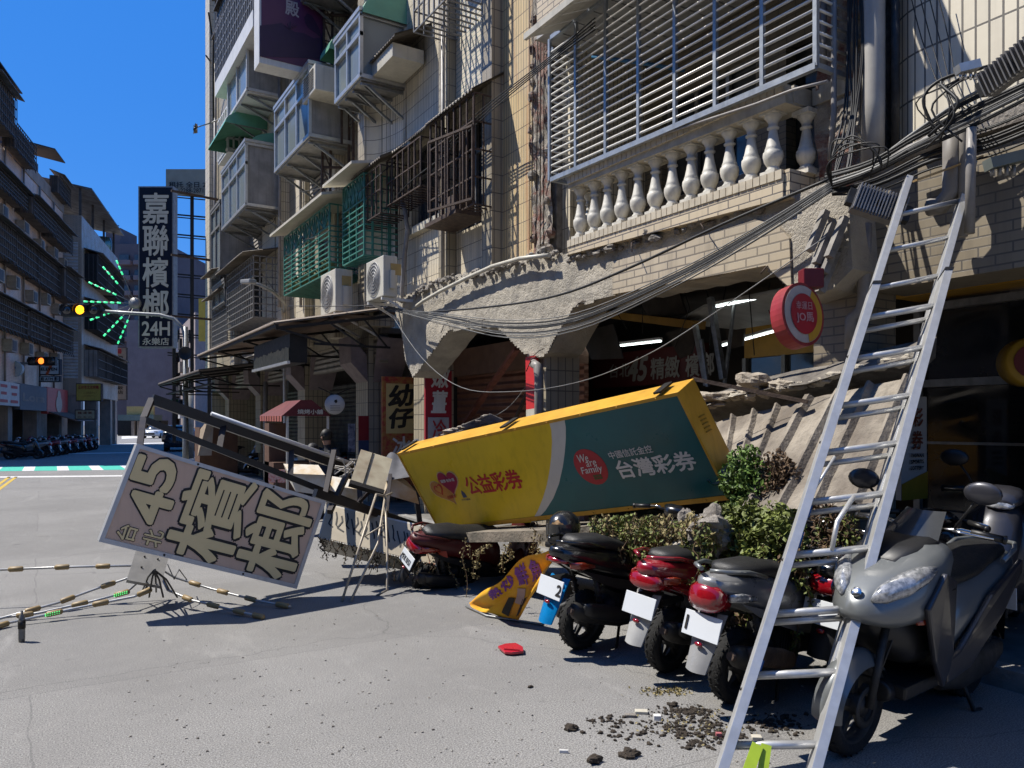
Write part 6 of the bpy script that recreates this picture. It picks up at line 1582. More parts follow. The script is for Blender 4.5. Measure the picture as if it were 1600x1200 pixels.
# yellow banner on the road
bn = thing('cloth_banner', 'crumpled yellow cloth banner with purple characters, draped down to the road', 'banner', onZ(735, 945, 0))
Bp = {}
tl, tr, bl, br = onZ(733, 942, .03), onX(862, 856, 3.28), onZ(800, 968, .01), onZ(842, 955, .22)
top = [onZ(733, 942, .02), onX(770, 915, 3.05), onX(815, 882, 3.15), onX(863, 853, 3.25)]
bot = [onZ(736, 948, .01), onZ(765, 960, .01), onZ(812, 968, .01), onX(850, 915, 3.2)]
def lin(P, u): u *= 3; i = min(2, int(u)); return P[i].lerp(P[i + 1], u - i)
def bfn(u, v):
    p = lin(top, u).lerp(lin(bot, u), v); return p + V((-.035 * math.sin(v * 7 + u * 2) * min(1, u * 3), 0, .03 * math.sin(u * 11 + v * 4) * min(1, u * 2)))
mb = MB(); mb.grid(bfn, 40, 16, True); mb.build('cloth', mat('banner_yellow', (.8, .48, .02), .65, 0, .3, 2.5, col2=(.72, .26, .02)), bn)
mb = MB()
def bpatch(mb, u0, u1, v0, v1, e=.012): mb.grid(lambda a, b: bfn(u0 + (u1 - u0) * a, v0 + (v1 - v0) * b) - FW * e, 6, 6, True)
for (u0) in (.33, .47, .62, .77):
    vs, fs = glyphs('熱炒鮮魚'[int((u0 - .3) * 8) % 4], 0, 1)
    xs = [p[0] for p in vs]; ys_ = [p[1] for p in vs]
    for k in range(6):
        dx, dy = .03 * math.cos(k), .03 * math.sin(k)
        mb.add([bfn(u0 + .115 * ((p[0] + dx - min(xs)) / (max(xs) - min(xs))), .40 - .32 * ((p[1] + dy - min(ys_)) / (max(ys_) - min(ys_)))) - FW * (.01 + k * .0004) for p in vs], fs)
mb.build('lettering', mat('violet_ink', (.22, .06, .4), .6), bn)
mb = MB(); bpatch(mb, .5, .58, .62, .9); bpatch(mb, .66, .72, .6, .86); mb.build('dark_patch', M_ink, bn)
mb = MB(); bpatch(mb, .59, .68, .45, .68); mb.build('pale_patch', mat('pale_pink_ink', (.5, .35, .32), .6), bn)
mb = MB(); mb.tube([onZ(728, 947, .015), onZ(760, 962, .012), onZ(850, 976, .015)], .01, 6); mb.build('pole', M_galv, bn)
# red broken reflector piece, debris on road
t = thing('plastic_shard', 'broken bright red plastic shard lying alone on the asphalt', 'shard', onZ(800, 1018, 0))
mb = MB(); pts = [onZ(x, y, .012) for x, y in ((778, 1013), (790, 1009), (806, 1008), (817, 1014), (818, 1021), (800, 1023), (789, 1022))]
mb.prism(pts, UP * .018); mb.build('shard', mat('red_plastic', (.5, .02, .04), .3, 0, .15, 9, coat=.5), t, bevel=.004)
mb = MB(); mb.bar(onZ(788, 1014, .036), onZ(812, 1016, .034), .012, .012); mb.build('rib', mat('red_plastic', (.5, .02, .04)), t)
M_soil = mat('dark_soil', (.055, .042, .03), .95, 0, .4, 30, .8, 80)
mb = MB()
for (x, y, w, h, n) in ((1075, 1112, 55, 10, 90), (1050, 1130, 18, 9, 30), (1068, 1146, 32, 7, 44), (1090, 1160, 30, 12, 50), (940, 1125, 30, 5, 22), (1110, 1130, 30, 12, 60), (1210, 1130, 50, 18, 160), (1000, 1140, 90, 26, 120), (1130, 1150, 40, 16, 140), (1075, 1112, 60, 12, 120)):
    for k in range(n):
        q = onZ(x + rv.gauss(0, .45) * w, y + rv.gauss(0, .45) * h, .004); r = rv.choice((.003, .004, .005, .006, .009, .014)); mb.rock(q, r, k, 6, 4, (1.2, 1, .6), .7)
t = mb.build('soil', M_soil); tag(t, 'dark crumbled soil scattered on the asphalt left of the ladder foot', 'soil', None, 'stuff')
for (x, y, r, lb) in ((892, 1138, .028, 'dark clod of earth, leftmost of the large clods at the bottom'), (928, 1187, .034, 'dark lumpy clod of earth at the bottom edge, below the cigarette butt'), (984, 1178, .038, 'largest dark clod of earth at the bottom edge, right of the lumpy one'), (1005, 1144, .016, 'small dark pebble clod midway between the soil and the big clods'), (1050, 1101, .022, 'small dark stone just above the crumbled soil'), (829, 1073, .014, 'tiny dark clod alone on the asphalt under the red shard')):
    mb = MB(); mb.rock(onZ(x, y, r * .35), r, x, 12, 8, (1.2, 1, .6), .8); t = mb.build('earth_clod', M_soil); tag(t, lb, 'clod')
for (x, y, a, b, lb, m_) in ((1002, 1112, .07, .045, 'flat cream tile fragment beside the crumbled soil', M_cream), (985, 1118, .06, .03, 'dull brown tile fragment next to the cream one', M_concd), (1027, 1122, .04, .035, 'small white broken tile chip standing near the crumbled soil', M_whitep), (881, 1174, .045, .012, 'white cigarette butt on the asphalt at the bottom', M_whitep), (1123, 1150, .03, .022, 'small pink plastic chip in the soil by the ladder', mat('pink_plastic', (.5, .16, .17), .5)), (1182, 1152, .05, .04, 'cream stone lump by the green strap at the ladder foot', M_cream)):
    mb = MB(); c = onZ(x, y, .008); mb.obox(c, V((.8, -.6, 0)), V((.6, .8, 0)), UP, a / 2, b / 2, .008 if 'chip' not in lb else .018); t = mb.build('debris_fragment', m_, bevel=.003); tag(t, lb, 'fragment')
mb = MB()
for k in range(420):
    x = rv.uniform(200, 1280); y = rv.uniform(940, 1199); r = rv.choice((.003, .004, .005, .007)); mb.rock(onZ(x, y, r * .3), r, k, 5, 4, (1.2, 1, .7), .5)
t = mb.build('grit', mat('pale_grit', (.4, .37, .32), .9, 0, .6, 40, col2=(.08, .07, .06))); tag(t, 'loose grit and small chips sprinkled over the asphalt', 'grit', None, 'stuff')
mb = MB()
for k in range(160):
    x = rv.gauss(1040, 22); y = rv.gauss(1078, 4); leaf(mb, onZ(x, y, .008), .012, rv)
for k in range(160):
    x = rv.gauss(1100, 45); y = rv.gauss(1135, 12); leaf(mb, onZ(x, y, .008), .01, rv)
t = mb.build('leaves', M_straw); tag(t, 'dry leaf litter on the asphalt under the scooters', 'leaf litter', None, 'stuff')
# ================================================================ SCOOTERS
M_blk = mat('matte_black_panel', (.014, .014, .015), .45, 0, .3, 6)
M_gls = mat('gloss_black_panel', (.012, .012, .013), .22, 0, .3, 6, coat=.5)
M_eng = mat('engine_grey', (.05, .05, .05), .6, .4, .5, 14)
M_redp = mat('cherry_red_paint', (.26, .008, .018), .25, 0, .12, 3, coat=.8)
M_redd = mat('shaded_red_paint', (.085, .006, .006), .5, 0, .3, 3, coat=.1)  # shade under the fallen signs is put into this darkened, matte red
M_sil = mat('silver_grey_paint', (.26, .26, .26), .32, .35, .12, 3, coat=.5)
M_silm = mat('pale_silver_paint', (.17, .18, .18), .34, .3, .12, 3, coat=.5)
M_pale = mat('pale_guard_plastic', (.42, .42, .41), .4, 0, .15, 5)
M_slate = mat('slate_paint', (.04, .04, .048), .35, .3, .15, 3, coat=.4)
M_lensr = mat('red_lens', (.3, .004, .01), .15, 0, .3, 25, coat=1)
M_lensc = mat('clear_lens', (.5, .5, .5), .12, .3, .45, 40, coat=1, col2=(.16, .17, .18))
M_plate = mat('white_plate', (.66, .69, .72), .4, 0, .06, 4)
M_muff = mat('sooty_muffler', (.035, .033, .03), .5, .4, .4, 10)
M_blue = mat('bright_blue_plastic', (.0, .2, .5), .3, 0, .2, 6, coat=.5)
M_seat = mat('seat_vinyl', (.018, .018, .018), .5, 0, .3, 14, .2, 120)
def sec(x, cz, hw, hh, n=14, p=2.6, cy=0, tilt=0):
    out = []
    for k in range(n):
        t = 2 * math.pi * k / n; c, s = math.cos(t), math.sin(t)
        y = hw * math.copysign(abs(c) ** (2 / p), c); z = hh * math.copysign(abs(s) ** (2 / p), s)
        out.append(V((x + tilt * z, cy + y, cz + z)))
    return out
def wheel(t, x, r=.245, w=.055, m=None):
    mb = MB(); pr = []
    for k in range(11):
        a = math.pi * k / 10; pr.append((r - w * .75 + w * .75 * math.sin(a), -w * math.cos(a)))
    mb.lathe([(r - w * 1.2, -w * .7)] + pr + [(r - w * 1.2, w * .7)], (x, 0, r), (0, 1, 0), 30)
    for k in range(30):
        a = 2 * math.pi * k / 30
        for s in (-1, 1):
            c = V((x + math.cos(a) * (r - .002), 0, r + math.sin(a) * (r - .002))); d = V((-math.sin(a), 0, math.cos(a)))
            mb.obox(c + V((0, s * w * .45, 0)), (d + V((0, s * .7, 0))).normalized(), V((math.cos(a), 0, math.sin(a))), d.cross(V((math.cos(a), 0, math.sin(a)))), .014, .004, .006)
    o = mb.build('wheel', M_rub, t, local=True)
    mb = MB(); mb.lathe([(r - w * 1.15, -w * .7), (r - w * 1.5, -w * .7), (r - w * 1.5, w * .7), (r - w * 1.15, w * .7)], (x, 0, r), (0, 1, 0), 26); mb.lathe([(0, -.07), (.05, -.06), (.055, 0), (.05, .06), (0, .07)], (x, 0, r), (0, 1, 0), 14)
    for k in range(5):
        a = 2 * math.pi * k / 5 + .3; d = V((math.cos(a), 0, math.sin(a))); c = V((x, 0, r)); mb.bar(c + d * .04, c + d * (r - w * 1.4), .035, .03, (0, 1, 0))
    mb.build('rim', m or M_eng, o, local=True)
    return o
def mirror(t, x, y, z, s, hm):
    mb = MB(); mb.tube([(x, y, z), (x - .01, y + s * .05, z + .09), (x + .02, y + s * .1, z + .16)], .007, 6)
    h = MB(); c = V((x + .03, y + s * .13, z + .2)); h.sphere(c, .085, 12, 8, (.28, 1.05, .68)); o = h.build('mirror', hm, t, local=True); mb.build('stalk', M_blk, o, local=True)
    return o
def scooter(label, loc, rz, col, col2, rim=None, style=0, plate='', fender=None, lean=0, maxi=False, group='scooters parked at the kerb', sc=1.0, mir=True):
    """x forward; wheels at -.62 and .66"""
    t = thing('scooter', label, 'scooter', loc, group, rz)
    t.rotation_euler = (lean, 0, rz); t.scale = (sc, sc, sc)
    wheel(t, -.62, .25 if maxi else .235, .06, rim); wheel(t, .68 if maxi else .64, .25 if maxi else .235, .052, rim)
    k = 1.12 if maxi else 1.0
    # tail body
    up = .02 if style == 1 else .0
    mb = MB(); mb.loft([sec(-1.0, .80 + up, .045, .03), sec(-.94, .785 + up, .10 * k, .065), sec(-.8, .75 + up * .7, .145 * k, .105), sec(-.6, .705, .17 * k, .13), sec(-.35, .655, .18 * k, .155), sec(-.08, .59, .18 * k, .18), sec(.12, .5, .16 * k, .17)])
    mb.build('tail_body', col, t, local=True)
    mb = MB()
    for s in (-1, 1):
        mb.prism([V((-.86, s * .148 * k, .70)), V((-.5, s * .178 * k, .60)), V((-.05, s * .182 * k, .50)), V((.1, s * .165 * k, .36)), V((-.2, s * .17 * k, .42)), V((-.6, s * .165 * k, .56))], V((0, s * .012, 0)))
    mb.build('side_trim', col2, t, local=True)
    # seat with a passenger step, grab rail
    mb = MB(); mb.loft([sec(-.86, .865 + up, .06, .03), sec(-.78, .865 + up, .12, .045), sec(-.5, .845 + up * .5, .145, .055), sec(-.34, .80, .15, .06), sec(-.1, .79, .145, .055), sec(.08, .79, .11, .04), sec(.14, .775, .07, .03)])
    mb.build('seat', M_seat, t, local=True)
    mb = MB()
    for s in (-1, 1): mb.tube([(-.62, s * .165, .83 + up), (-.8, s * .16, .88 + up), (-.95, s * .11, .89 + up), (-1.0, s * .03, .885 + up)], .014, 8)
    mb.build('grab_rail', col if style != 3 else M_silm, t, local=True)
    # lamps at the tail
    mb = MB()
    if style == 3:
        mb.loft([sec(-1.03, .74, .075, .05, tilt=.2), sec(-.99, .72, .12, .085, tilt=.2), sec(-.9, .7, .125, .07, tilt=.2)])
    elif style == 1: mb.loft([sec(-1.0, .76, .05, .018), sec(-.93, .75, .09, .025), sec(-.88, .75, .1, .02)])
    else: mb.loft([sec(-1.0, .715, .09, .045, tilt=.15), sec(-.965, .71, .135, .06, tilt=.15), sec(-.84, .70, .15, .055, tilt=.15)])
    mb.build('tail_light', M_lensr, t, local=True)
    mb = MB()
    for s in (-1, 1): mb.loft([sec(-.93, .735, .012, .022, cy=s * .135), sec(-.84, .73, .018, .03, cy=s * .158), sec(-.72, .715, .01, .015, cy=s * .172)])
    mb.build('indicator', M_lensc if style == 3 else mat('amber_red_lens', (.3, .03, .01), .15, 0, .3, 25, coat=1), t, local=True)
    # engine, swing arm, belt case, muffler
    mb = MB(); mb.loft([sec(-.78, .29, .03, .05, cy=.12), sec(-.6, .27, .05, .10, cy=.12), sec(-.25, .27, .055, .11, cy=.12), sec(.0, .28, .04, .08, cy=.11)]); mb.loft([sec(-.45, .3, .09, .08), sec(-.2, .34, .11, .1), sec(.05, .34, .1, .09)])
    for i in range(8): mb.box(-.36 + i * .03, -.348 + i * .03, -.13, .11, .24, .44)
    mb.build('engine', M_eng, t, local=True)
    mb = MB(); mb.tube([(-.05, -.08, .26), (-.2, -.14, .2), (-.32, -.17, .22)], .02, 8)
    mb.loft([sec(-.3, .24, .04, .045, cy=-.17, p=2.2), sec(-.42, .27, .06, .068, cy=-.175, p=2.2), sec(-.8, .37, .066, .075, cy=-.18, p=2.2), sec(-.9, .40, .058, .066, cy=-.18, p=2.2), sec(-.93, .41, .03, .035, cy=-.18)])
    mf = mb.build('muffler', M_muff, t, local=True)
    mb = MB(); mb.loft([sec(-.36, .29, .03, .05, cy=-.225), sec(-.5, .33, .03, .065, cy=-.238), sec(-.78, .4, .03, .06, cy=-.24), sec(-.86, .425, .02, .04, cy=-.235)]); mb.build('heat_shield', M_blk if style != 3 else M_rust, mf, local=True)
    mb = MB(); mb.tube([(-.9, -.18, .40), (-.96, -.18, .415)], .026, 10); mb.build('muffler_tip', M_rust, mf, local=True)
    mb = MB()
    for s in (-1, 1): mb.tube([(-.55, s * .12, .3), (-.66, s * .14, .62)], .022, 8)
    for s in (-1, 1):
        for i in range(7): mb.lathe([(.026, -.005), (.034, 0), (.026, .005)], V((-.56, s * .12, .34)).lerp(V((-.65, s * .14, .6)), i / 6), V((-.1, 0, .3)), 8)
    mb.build('shock_absorber', M_eng, t, local=True)
    # mudguard, plate
    mb = MB(); fm = fender or M_blk
    mb.grid(lambda u, v: V((-.9 - .13 * u - .03 * math.cos((v - .5) * 3), (v - .5) * (.2 - .06 * u), .62 - .34 * u)), 8, 6, True); mb.grid(lambda u, v: V((-.888 - .13 * u - .03 * math.cos((v - .5) * 3), (v - .5) * (.2 - .06 * u), .62 - .34 * u)), 8, 6, True)
    mg = mb.build('mudguard', fm, t, local=True)
    mb = MB(); mb.box(-.96, -.8, -.05, .05, .585, .62); mb.build('plate_bracket', M_blk, t, local=True)
    n_ = V((-1, 0, .25)).normalized(); b_ = V((.25, 0, 1)).normalized(); c = V((-1.0, 0, .545))
    mb = MB(); mb.obox(c, V((0, 1, 0)), b_, n_, .13, .073, .003); pl = mb.build('licence_plate', M_plate, t, local=True, bevel=.002, seg=1)
    if plate:
        mb = MB(); mb.text(plate.strip(), c + V((0, .11 if plate[0] != ' ' else -.075, 0)) - b_ * .04 + n_ * .005, (0, -1, 0), b_, .2 if len(plate) > 2 else None, .08 if len(plate) < 3 else .06, .02, .001); mb.build('lettering', M_ink, pl, local=True)
    mb = MB(); mb.sphere((-1.02, 0, .44), .03, 8, 6, (.4, 1, .5)); mb.build('reflector', M_lensr, mg, local=True)
    # floor, leg shield, front
    mb = MB(); mb.box(.06, .5, -.17, .17, .27, .34); mb.loft([sec(-.1, .3, .13, .08), sec(.2, .26, .14, .05), sec(.55, .3, .12, .06)]); mb.build('floorboard', M_blk, t, local=True, bevel=.015)
    if not maxi:
        mb = MB()
        mb.loft([[V((x0 + dx, y * w, z)) for dx, y in ((0, -1), (.05, -.6), (.075, 0), (.05, .6), (0, 1), (.03, .6), (.05, 0), (.03, -.6))] for z, x0, w in ((.33, .46, .15), (.5, .5, .2), (.7, .49, .23), (.85, .46, .21), (.95, .42, .12))])
        mb.build('leg_shield', col, t, local=True)
        mb = MB(); mb.loft([sec(.44, .88, .12, .1), sec(.54, .78, .14, .18), sec(.62, .66, .13, .2), sec(.7, .56, .09, .13), sec(.75, .5, .04, .05)]); mb.build('front_cowl', col, t, local=True)
        mb = MB(); mb.loft([sec(.34, 1.02, .05, .04), sec(.42, 1.02, .13, .065), sec(.5, 1.0, .12, .06), sec(.56, .97, .07, .03)]); mb.build('handlebar_cowl', col, t, local=True)
        mb = MB(); mb.loft([sec(.5, .975, .09, .035, tilt=-.4), sec(.555, .965, .085, .03, tilt=-.4), sec(.575, .955, .05, .015, tilt=-.4)]); mb.build('headlight', M_lensc, t, local=True)
        hz, hx = 1.02, .41
    else:
        # big fairing with twin slanted headlights and a short screen
        fz = lambda x: x
        mb = MB(); mb.loft([sec(.12, .86, .17, .12, 20, 3.6, tilt=-.5), sec(.24, .85, .225, .17, 20, 3.8, tilt=-.5), sec(.38, .82, .24, .19, 20, 3.6, tilt=-.5), sec(.52, .79, .21, .165, 20, 3.2, tilt=-.5), sec(.63, .765, .15, .12, 20, 2.8, tilt=-.5), sec(.71, .745, .08, .07, 20, 2.4, tilt=-.5), sec(.74, .735, .03, .03, 20, tilt=-.5)])
        mb.build('front_fairing', col, t, local=True)
        mb = MB(); mb.loft([sec(.25, .58, .17, .2, 16, 3), sec(.4, .57, .16, .16, 16, 3), sec(.52, .6, .11, .1, 16, 2.5), sec(.6, .64, .05, .05, 16)]); mb.build('lower_fairing', M_slate if col2 is None else col2, t, local=True)
        mb = MB()
        for s in (-1, 1): mb.prism([V((.1, s * .18, .82)), V((.36, s * .235, .9)), V((.5, s * .22, .74)), V((.36, s * .21, .46)), V((.22, s * .2, .3)), V((.1, s * .19, .42))], V((0, s * .03, 0)))
        mb.build('side_wing', M_slate, t, local=True, bevel=.012)
        for s in (-1, 1):
            mb = MB(); mb.loft([sec(.36, .90, .012, .02, 12, 2, s * .20), sec(.44, .875, .045, .045, 12, 2, s * .172), sec(.54, .83, .058, .055, 12, 2, s * .128), sec(.63, .79, .04, .045, 12, 2, s * .085), sec(.68, .765, .01, .012, 12, 2, s * .06)])
            for i in range(len(mb.v)): mb.v[i] += V((.028, s * .018, .012))
            mb.build('headlight', M_lensc, t, local=True)
        mb = MB(); mb.grid(lambda u, v: V((.30 - .22 * v - .06 * abs(u - .5) ** 2 * 4, (u - .5) * (.30 - .1 * v), .98 + .17 * v)), 10, 8, True); mb.build('windscreen', glassy('smoke_screen', (.03, .033, .036), .1, .2), t, local=True)
        mb = MB(); mb.loft([sec(.05, .98, .13, .03), sec(.2, 1.0, .15, .04), sec(.36, .97, .12, .03), sec(.48, .92, .07, .02)]); mb.build('dash_cowl', M_blk, t, local=True)
        mb = MB()
        for i in range(10): mb.box(.32 + i * .016, .328 + i * .016, -.055, .055, .99 - i * .008, 1.006 - i * .008)
        mb.build('air_vent', M_alud, t, local=True)
        mb = MB(); mb.loft([sec(-.1, .62, .15, .1), sec(.05, .55, .14, .17), sec(.2, .52, .15, .18)]); mb.build('centre_tunnel', M_blk, t, local=True)
        mb = MB()
        for s in (-1, 1): mb.prism([V((.16, s * .19, .3)), V((-.1, s * .2, .34)), V((-.5, s * .2, .56)), V((-.9, s * .15, .74)), V((-.8, s * .18, .83)), V((-.3, s * .21, .7)), V((.05, s * .2, .46)), V((.18, s * .19, .42))], V((0, s * .03, 0)))
        mb.build('side_panel', M_slate, t, local=True, bevel=.012)
        mb = MB()
        for i in range(4): mb.bar(V((.615 - .012 * i, -.06 + i * .004, .70 - i * .022)), V((.615 - .012 * i, .06 - i * .004, .70 - i * .022)), .02, .006)
        mb.build('front_grille', M_blk, t, local=True)
        mb = MB(); mb.lathe([(.0, .004), (.022, .004), (.026, 0)], (.715, 0, .80), V((.8, 0, .6)), 16); mb.build('badge', M_chrome, t, local=True)
        for s in (-1, 1):
            mb = MB(); mb.tube([(.16, s * .226, .79), (.3, s * .243, .80), (.44, s * .225, .765), (.58, s * .165, .71), (.68, s * .07, .685)], .005, 6); mb.build('seam_trim', M_blk, t, local=True)
            mb = MB(); mb.loft([sec(.3, .66, .008, .012, cy=s * .222), sec(.38, .665, .016, .022, cy=s * .215), sec(.48, .66, .008, .012, cy=s * .19)]); mb.build('indicator', mat('amber_red_lens', (.3, .03, .01), .15, 0, .3, 25, coat=1), t, local=True)
            mb = MB(); mb.tube([(.1, s * .12, 1.04), (.3, s * .12, .95), (.5, s * .1, .6), (.66, s * .08, .3)], .006, 6); mb.build('brake_hose', M_cable, t, local=True)
        hz, hx = 1.06, .1
    mb = MB()
    for s in (-1, 1): mb.tube([(hx, s * .08, hz), (hx - .03, s * .2, hz + .015), (hx - .09, s * .35, hz - .005)], .011, 8)
    mb.build('handlebar', M_chrome if maxi else M_eng, t, local=True)
    for s in (-1, 1):
        mb = MB(); mb.tube([(hx - .045, s * .235, hz + .01), (hx - .095, s * .365, hz - .008)], .019, 10); mb.lathe([(.022, 0), (.024, .015), (0, .02)], (hx - .095, s * .365, hz - .008), (-.35, s, -.1), 10); g_ = mb.build('grip', M_blk, t, local=True)
        mb = MB(); mb.tube([(hx + .03, s * .18, hz + .01), (hx + .03, s * .22, hz + .01), (hx - .02, s * .35, hz)], .007, 6); mb.build('brake_lever', M_chrome, g_, local=True)
        if mir: mirror(t, hx - .01, s * .17, hz + .02, s, M_slate if maxi else M_blk)
    fw = .68 if maxi else .64
    mb = MB(); r = .27
    mb.grid(lambda u, v: V((fw + math.cos(-.15 + u * 2.6) * r * (1 - .12 * abs(v - .5) * 2), (v - .5) * .15, .25 + math.sin(-.15 + u * 2.6) * r * (1 - .25 * (abs(v - .5) * 2) ** 2))), 16, 8, True)
    mb.grid(lambda u, v: V((fw + math.cos(-.15 + u * 2.6) * (r - .008) * (1 - .12 * abs(v - .5) * 2), (v - .5) * .15, .25 + math.sin(-.15 + u * 2.6) * (r - .008) * (1 - .25 * (abs(v - .5) * 2) ** 2))), 16, 8, True)
    mb.build('front_fender', col, t, local=True)
    mb = MB()
    for s in (-1, 1): mb.tube([(fw, s * .085, .25), (fw - .12, s * .08, .62)], .02, 8)
    mb.lathe([(.07, -.003), (.1, -.003), (.1, .003), (.07, .003)], (fw, .07, .25), (0, 1, 0), 20)
    mb.build('fork', M_eng, t, local=True)
    mb = MB(); 
    for s in (-1, 1): mb.tube([(-.3, s * .1, .22), (-.38, s * .16, .02), (-.45, s * .17, .012)], .012, 6)
    mb.build('stand', M_eng, t, local=True)
    return t
q = onZ(888, 1012, 0)
sc_b = scooter('black scooter with a bright blue rear mudguard, its black helmet on top', (q.x + .62, q.y + .02, 0), rad(8), M_gls, M_blk, M_eng, 1, ' 2', M_blue, rad(6), sc=.9, mir=False)
q = onZ(1016, 1046, 0)
sc_r = scooter('cherry red scooter with a pale mudguard, between the black and the grey scooters', (q.x + .62, q.y + .02, 0), rad(10), M_redp, M_redp, M_eng, 2, '', M_pale, rad(6), sc=.9, mir=False)
q = onZ(1118, 1092, 0)
sc_g = scooter('silver grey scooter with a large red tail light, next to the ladder', (q.x + .62, q.y, 0), rad(8), M_sil, M_sil, M_eng, 3, '1', mat('clear_grey_plastic', (.3, .3, .3), .25, 0, .15, 6), rad(5), sc=.92, mir=False)
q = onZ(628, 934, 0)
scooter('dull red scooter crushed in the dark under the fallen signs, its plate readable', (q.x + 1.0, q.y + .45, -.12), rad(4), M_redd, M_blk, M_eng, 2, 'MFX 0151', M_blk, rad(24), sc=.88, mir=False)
q = onZ(1326, 1176, 0); hd = rad(187)
scooter('large silver scooter with twin headlights facing the road, right of the ladder', (q.x - .68 * math.cos(hd), q.y - .68 * math.sin(hd), 0), hd, M_silm, M_blk, M_eng, 2, '', None, rad(-4), True)
p = at(1545, 860, 5.1); hd = rad(199)
scooter('dim slate scooter facing out from the arcade at the right edge', (p.x - .5 * math.cos(hd), p.y - .5 * math.sin(hd), .11), hd, M_slate, M_blk, M_eng, 2, '', None, rad(-4))
scooter('black scooter squeezed deep in the shade between the grey and the large silver scooter', (4.75, 2.95, .0), rad(6), M_gls, M_blk, M_eng, 2, '', M_blk, rad(4), sc=.95, mir=False)  # added scooter, only there to fill the gap with dark
# helmet
hc = at(881, 824, 5.62)
h = thing('helmet', 'matte black helmet with a faded flower sticker, resting on the black scooter seat', 'helmet', hc - UP * .125, rz=rad(200)); h.scale = (.9, .9, .9)
mb = MB(); mb.sphere((0, 0, .14), .135, 22, 14, (1.12, .96, 1.0)); mb.lathe([(.125, .02), (.135, .03), (.13, .07)], (0, 0, 0), (0, 0, 1), 22); mb.build('shell', mat('satin_black_shell', (.012, .013, .014), .28, 0, .2, 6, coat=.3), h, local=True)
mb = MB(); mb.grid(lambda u, v: V((.16 * math.cos((u - .5) * 2.2), .14 * math.sin((u - .5) * 2.2), .06 + .12 * v)), 12, 5, True); mb.build('visor', glassy('smoke_visor', (.02, .02, .02), .08, .2), h, local=True)
M_stick = mat('flower_sticker', (.45, .26, .1), .5, 0, .9, 22, col2=(.03, .025, .02))
mb = MB(); 
hr = Matrix.Rotation(-rad(200), 3, 'Z'); dv_ = hr @ (-FW - RT * .45 + UP * .25).normalized()
a_ = dv_.cross(V((0, 0, 1))).normalized(); b_ = a_.cross(dv_)
mb.add([V((0, 0, .14)) + (lambda d: V((d.x * 1.13, d.y * .975, d.z * 1.01)) * .137)((dv_ + a_ * math.cos(k) * .36 * (1 + .2 * math.sin(k * 5)) + b_ * math.sin(k) * .3 * (1 + .2 * math.sin(k * 5))).normalized()) for k in [i * 6.2832 / 24 for i in range(24)]] + [V((0, 0, .14)) + V((dv_.x * 1.13, dv_.y * .975, dv_.z * 1.01)) * .139], [(k, (k + 1) % 24, 24) for k in range(24)])
mb.build('sticker', M_stick, h, local=True)
mb = MB(); mb.box(-.1, .12, -.11, .11, -.02, .03); mb.build('padding', M_blk, h, local=True, bevel=.02)
# ================================================================ LADDER
ld = thing('extension_ladder', 'tall bright aluminium extension ladder leaning against the damaged facade', 'ladder', (2.8, 2.3, 0))
bl_, br_ = at(1124, 1212, 3.42), at(1269, 1212, 3.40)
tl_, tr_ = at(1424, 266, 5.12), at(1527, 242, 5.16)
M_lad = mat('ladder_aluminium', (.6, .6, .59), .4, .5, .14, 14, streak=.12)
def rail(mb, p, q, face, w=.03, d=.085):
    mb.bar(p, q, w, d, face)
dirl = (tl_ - bl_).normalized(); rung = (br_ - bl_).normalized(); nrm = rung.cross(dirl).normalized(); nrm = nrm if nrm.dot(FW) < 0 else -nrm
def lerp4(s, t): return bl_.lerp(br_, s).lerp(tl_.lerp(tr_, s), t)
ext = -.16    # goes on to the ground below the frame
# where the lower section ends
tm = .735
for s in (0, 1):
    a, b = lerp4(s, ext), lerp4(s, tm)
    a = a + (a - b) * 0
    mb = MB(); mb.bar(a, b, .044, .105, nrm)
    for e in (-.5, 0, .5):
        for g in (-1, 1): mb.bar(a + nrm * e * .07 + rung * g * .022, b + nrm * e * .07 + rung * g * .022, .003, .012, nrm)
    mb.build('rail', M_lad, ld, bevel=.003)
    so = rung * (.012 if s == 0 else -.012) - nrm * .085
    a, b = lerp4(s, .12) + so, lerp4(s, 1.0) + so - rung * (0 if s == 0 else -.014)
    mb = MB(); mb.bar(a, b, .042, .085, nrm)
    mb.build('fly_rail', M_lad, ld, bevel=.003)
    mb = MB(); c = lerp4(s, tm); mb.obox(c, rung, nrm, dirl, .026, .056, .012); mb.build('end_cap', M_blk, ld)
def rungs_at(y, off):
    # solve parameter so that the rung projects at photo row y
    lo, hi = -.3, 1.2
    for _ in range(40):
        m = (lo + hi) / 2; q = lerp4(.5, m); d = q - EYE; yy = 662 - 1200 * d.z / d.dot(FW)
        if yy > y: lo = m
        else: hi = m
    return lo
for y in (487, 552, 626, 700, 778, 862, 955, 1053, 1164, 1290):
    t_ = rungs_at(y, 0); a, b = lerp4(0, t_), lerp4(1, t_); mb = MB(); mb.tube([a, b], .019, 10); mb.build('rung', M_lad, ld)
for y in (310, 367, 427, 495, 560, 634, 708, 786, 870, 962):
    t_ = rungs_at(y, 0); a, b = lerp4(0, t_) + rung * .01 - nrm * .085, lerp4(1, t_) - rung * .01 - nrm * .085; mb = MB(); mb.tube([a, b], .016, 10); mb.build('fly_rung', M_lad, ld)
mb = MB()
for k in range(9): 
    c = lerp4(1, .12 + k * .025); mb.obox(c + rung * .0265, dirl, nrm, rung, .022, .02, .001)
mb.build('warning_stripe', mat('magenta_stripe', (.4, .02, .08), .5, 0, .3, 9), ld)
mb = MB()
for s in (0, 1):
    for t_ in (.1, .27, .45, .6): mb.sphere(lerp4(s, t_) + rung * (.023 if s else -.023), .009, 8, 5)
mb.build('rivet', M_dark, ld)
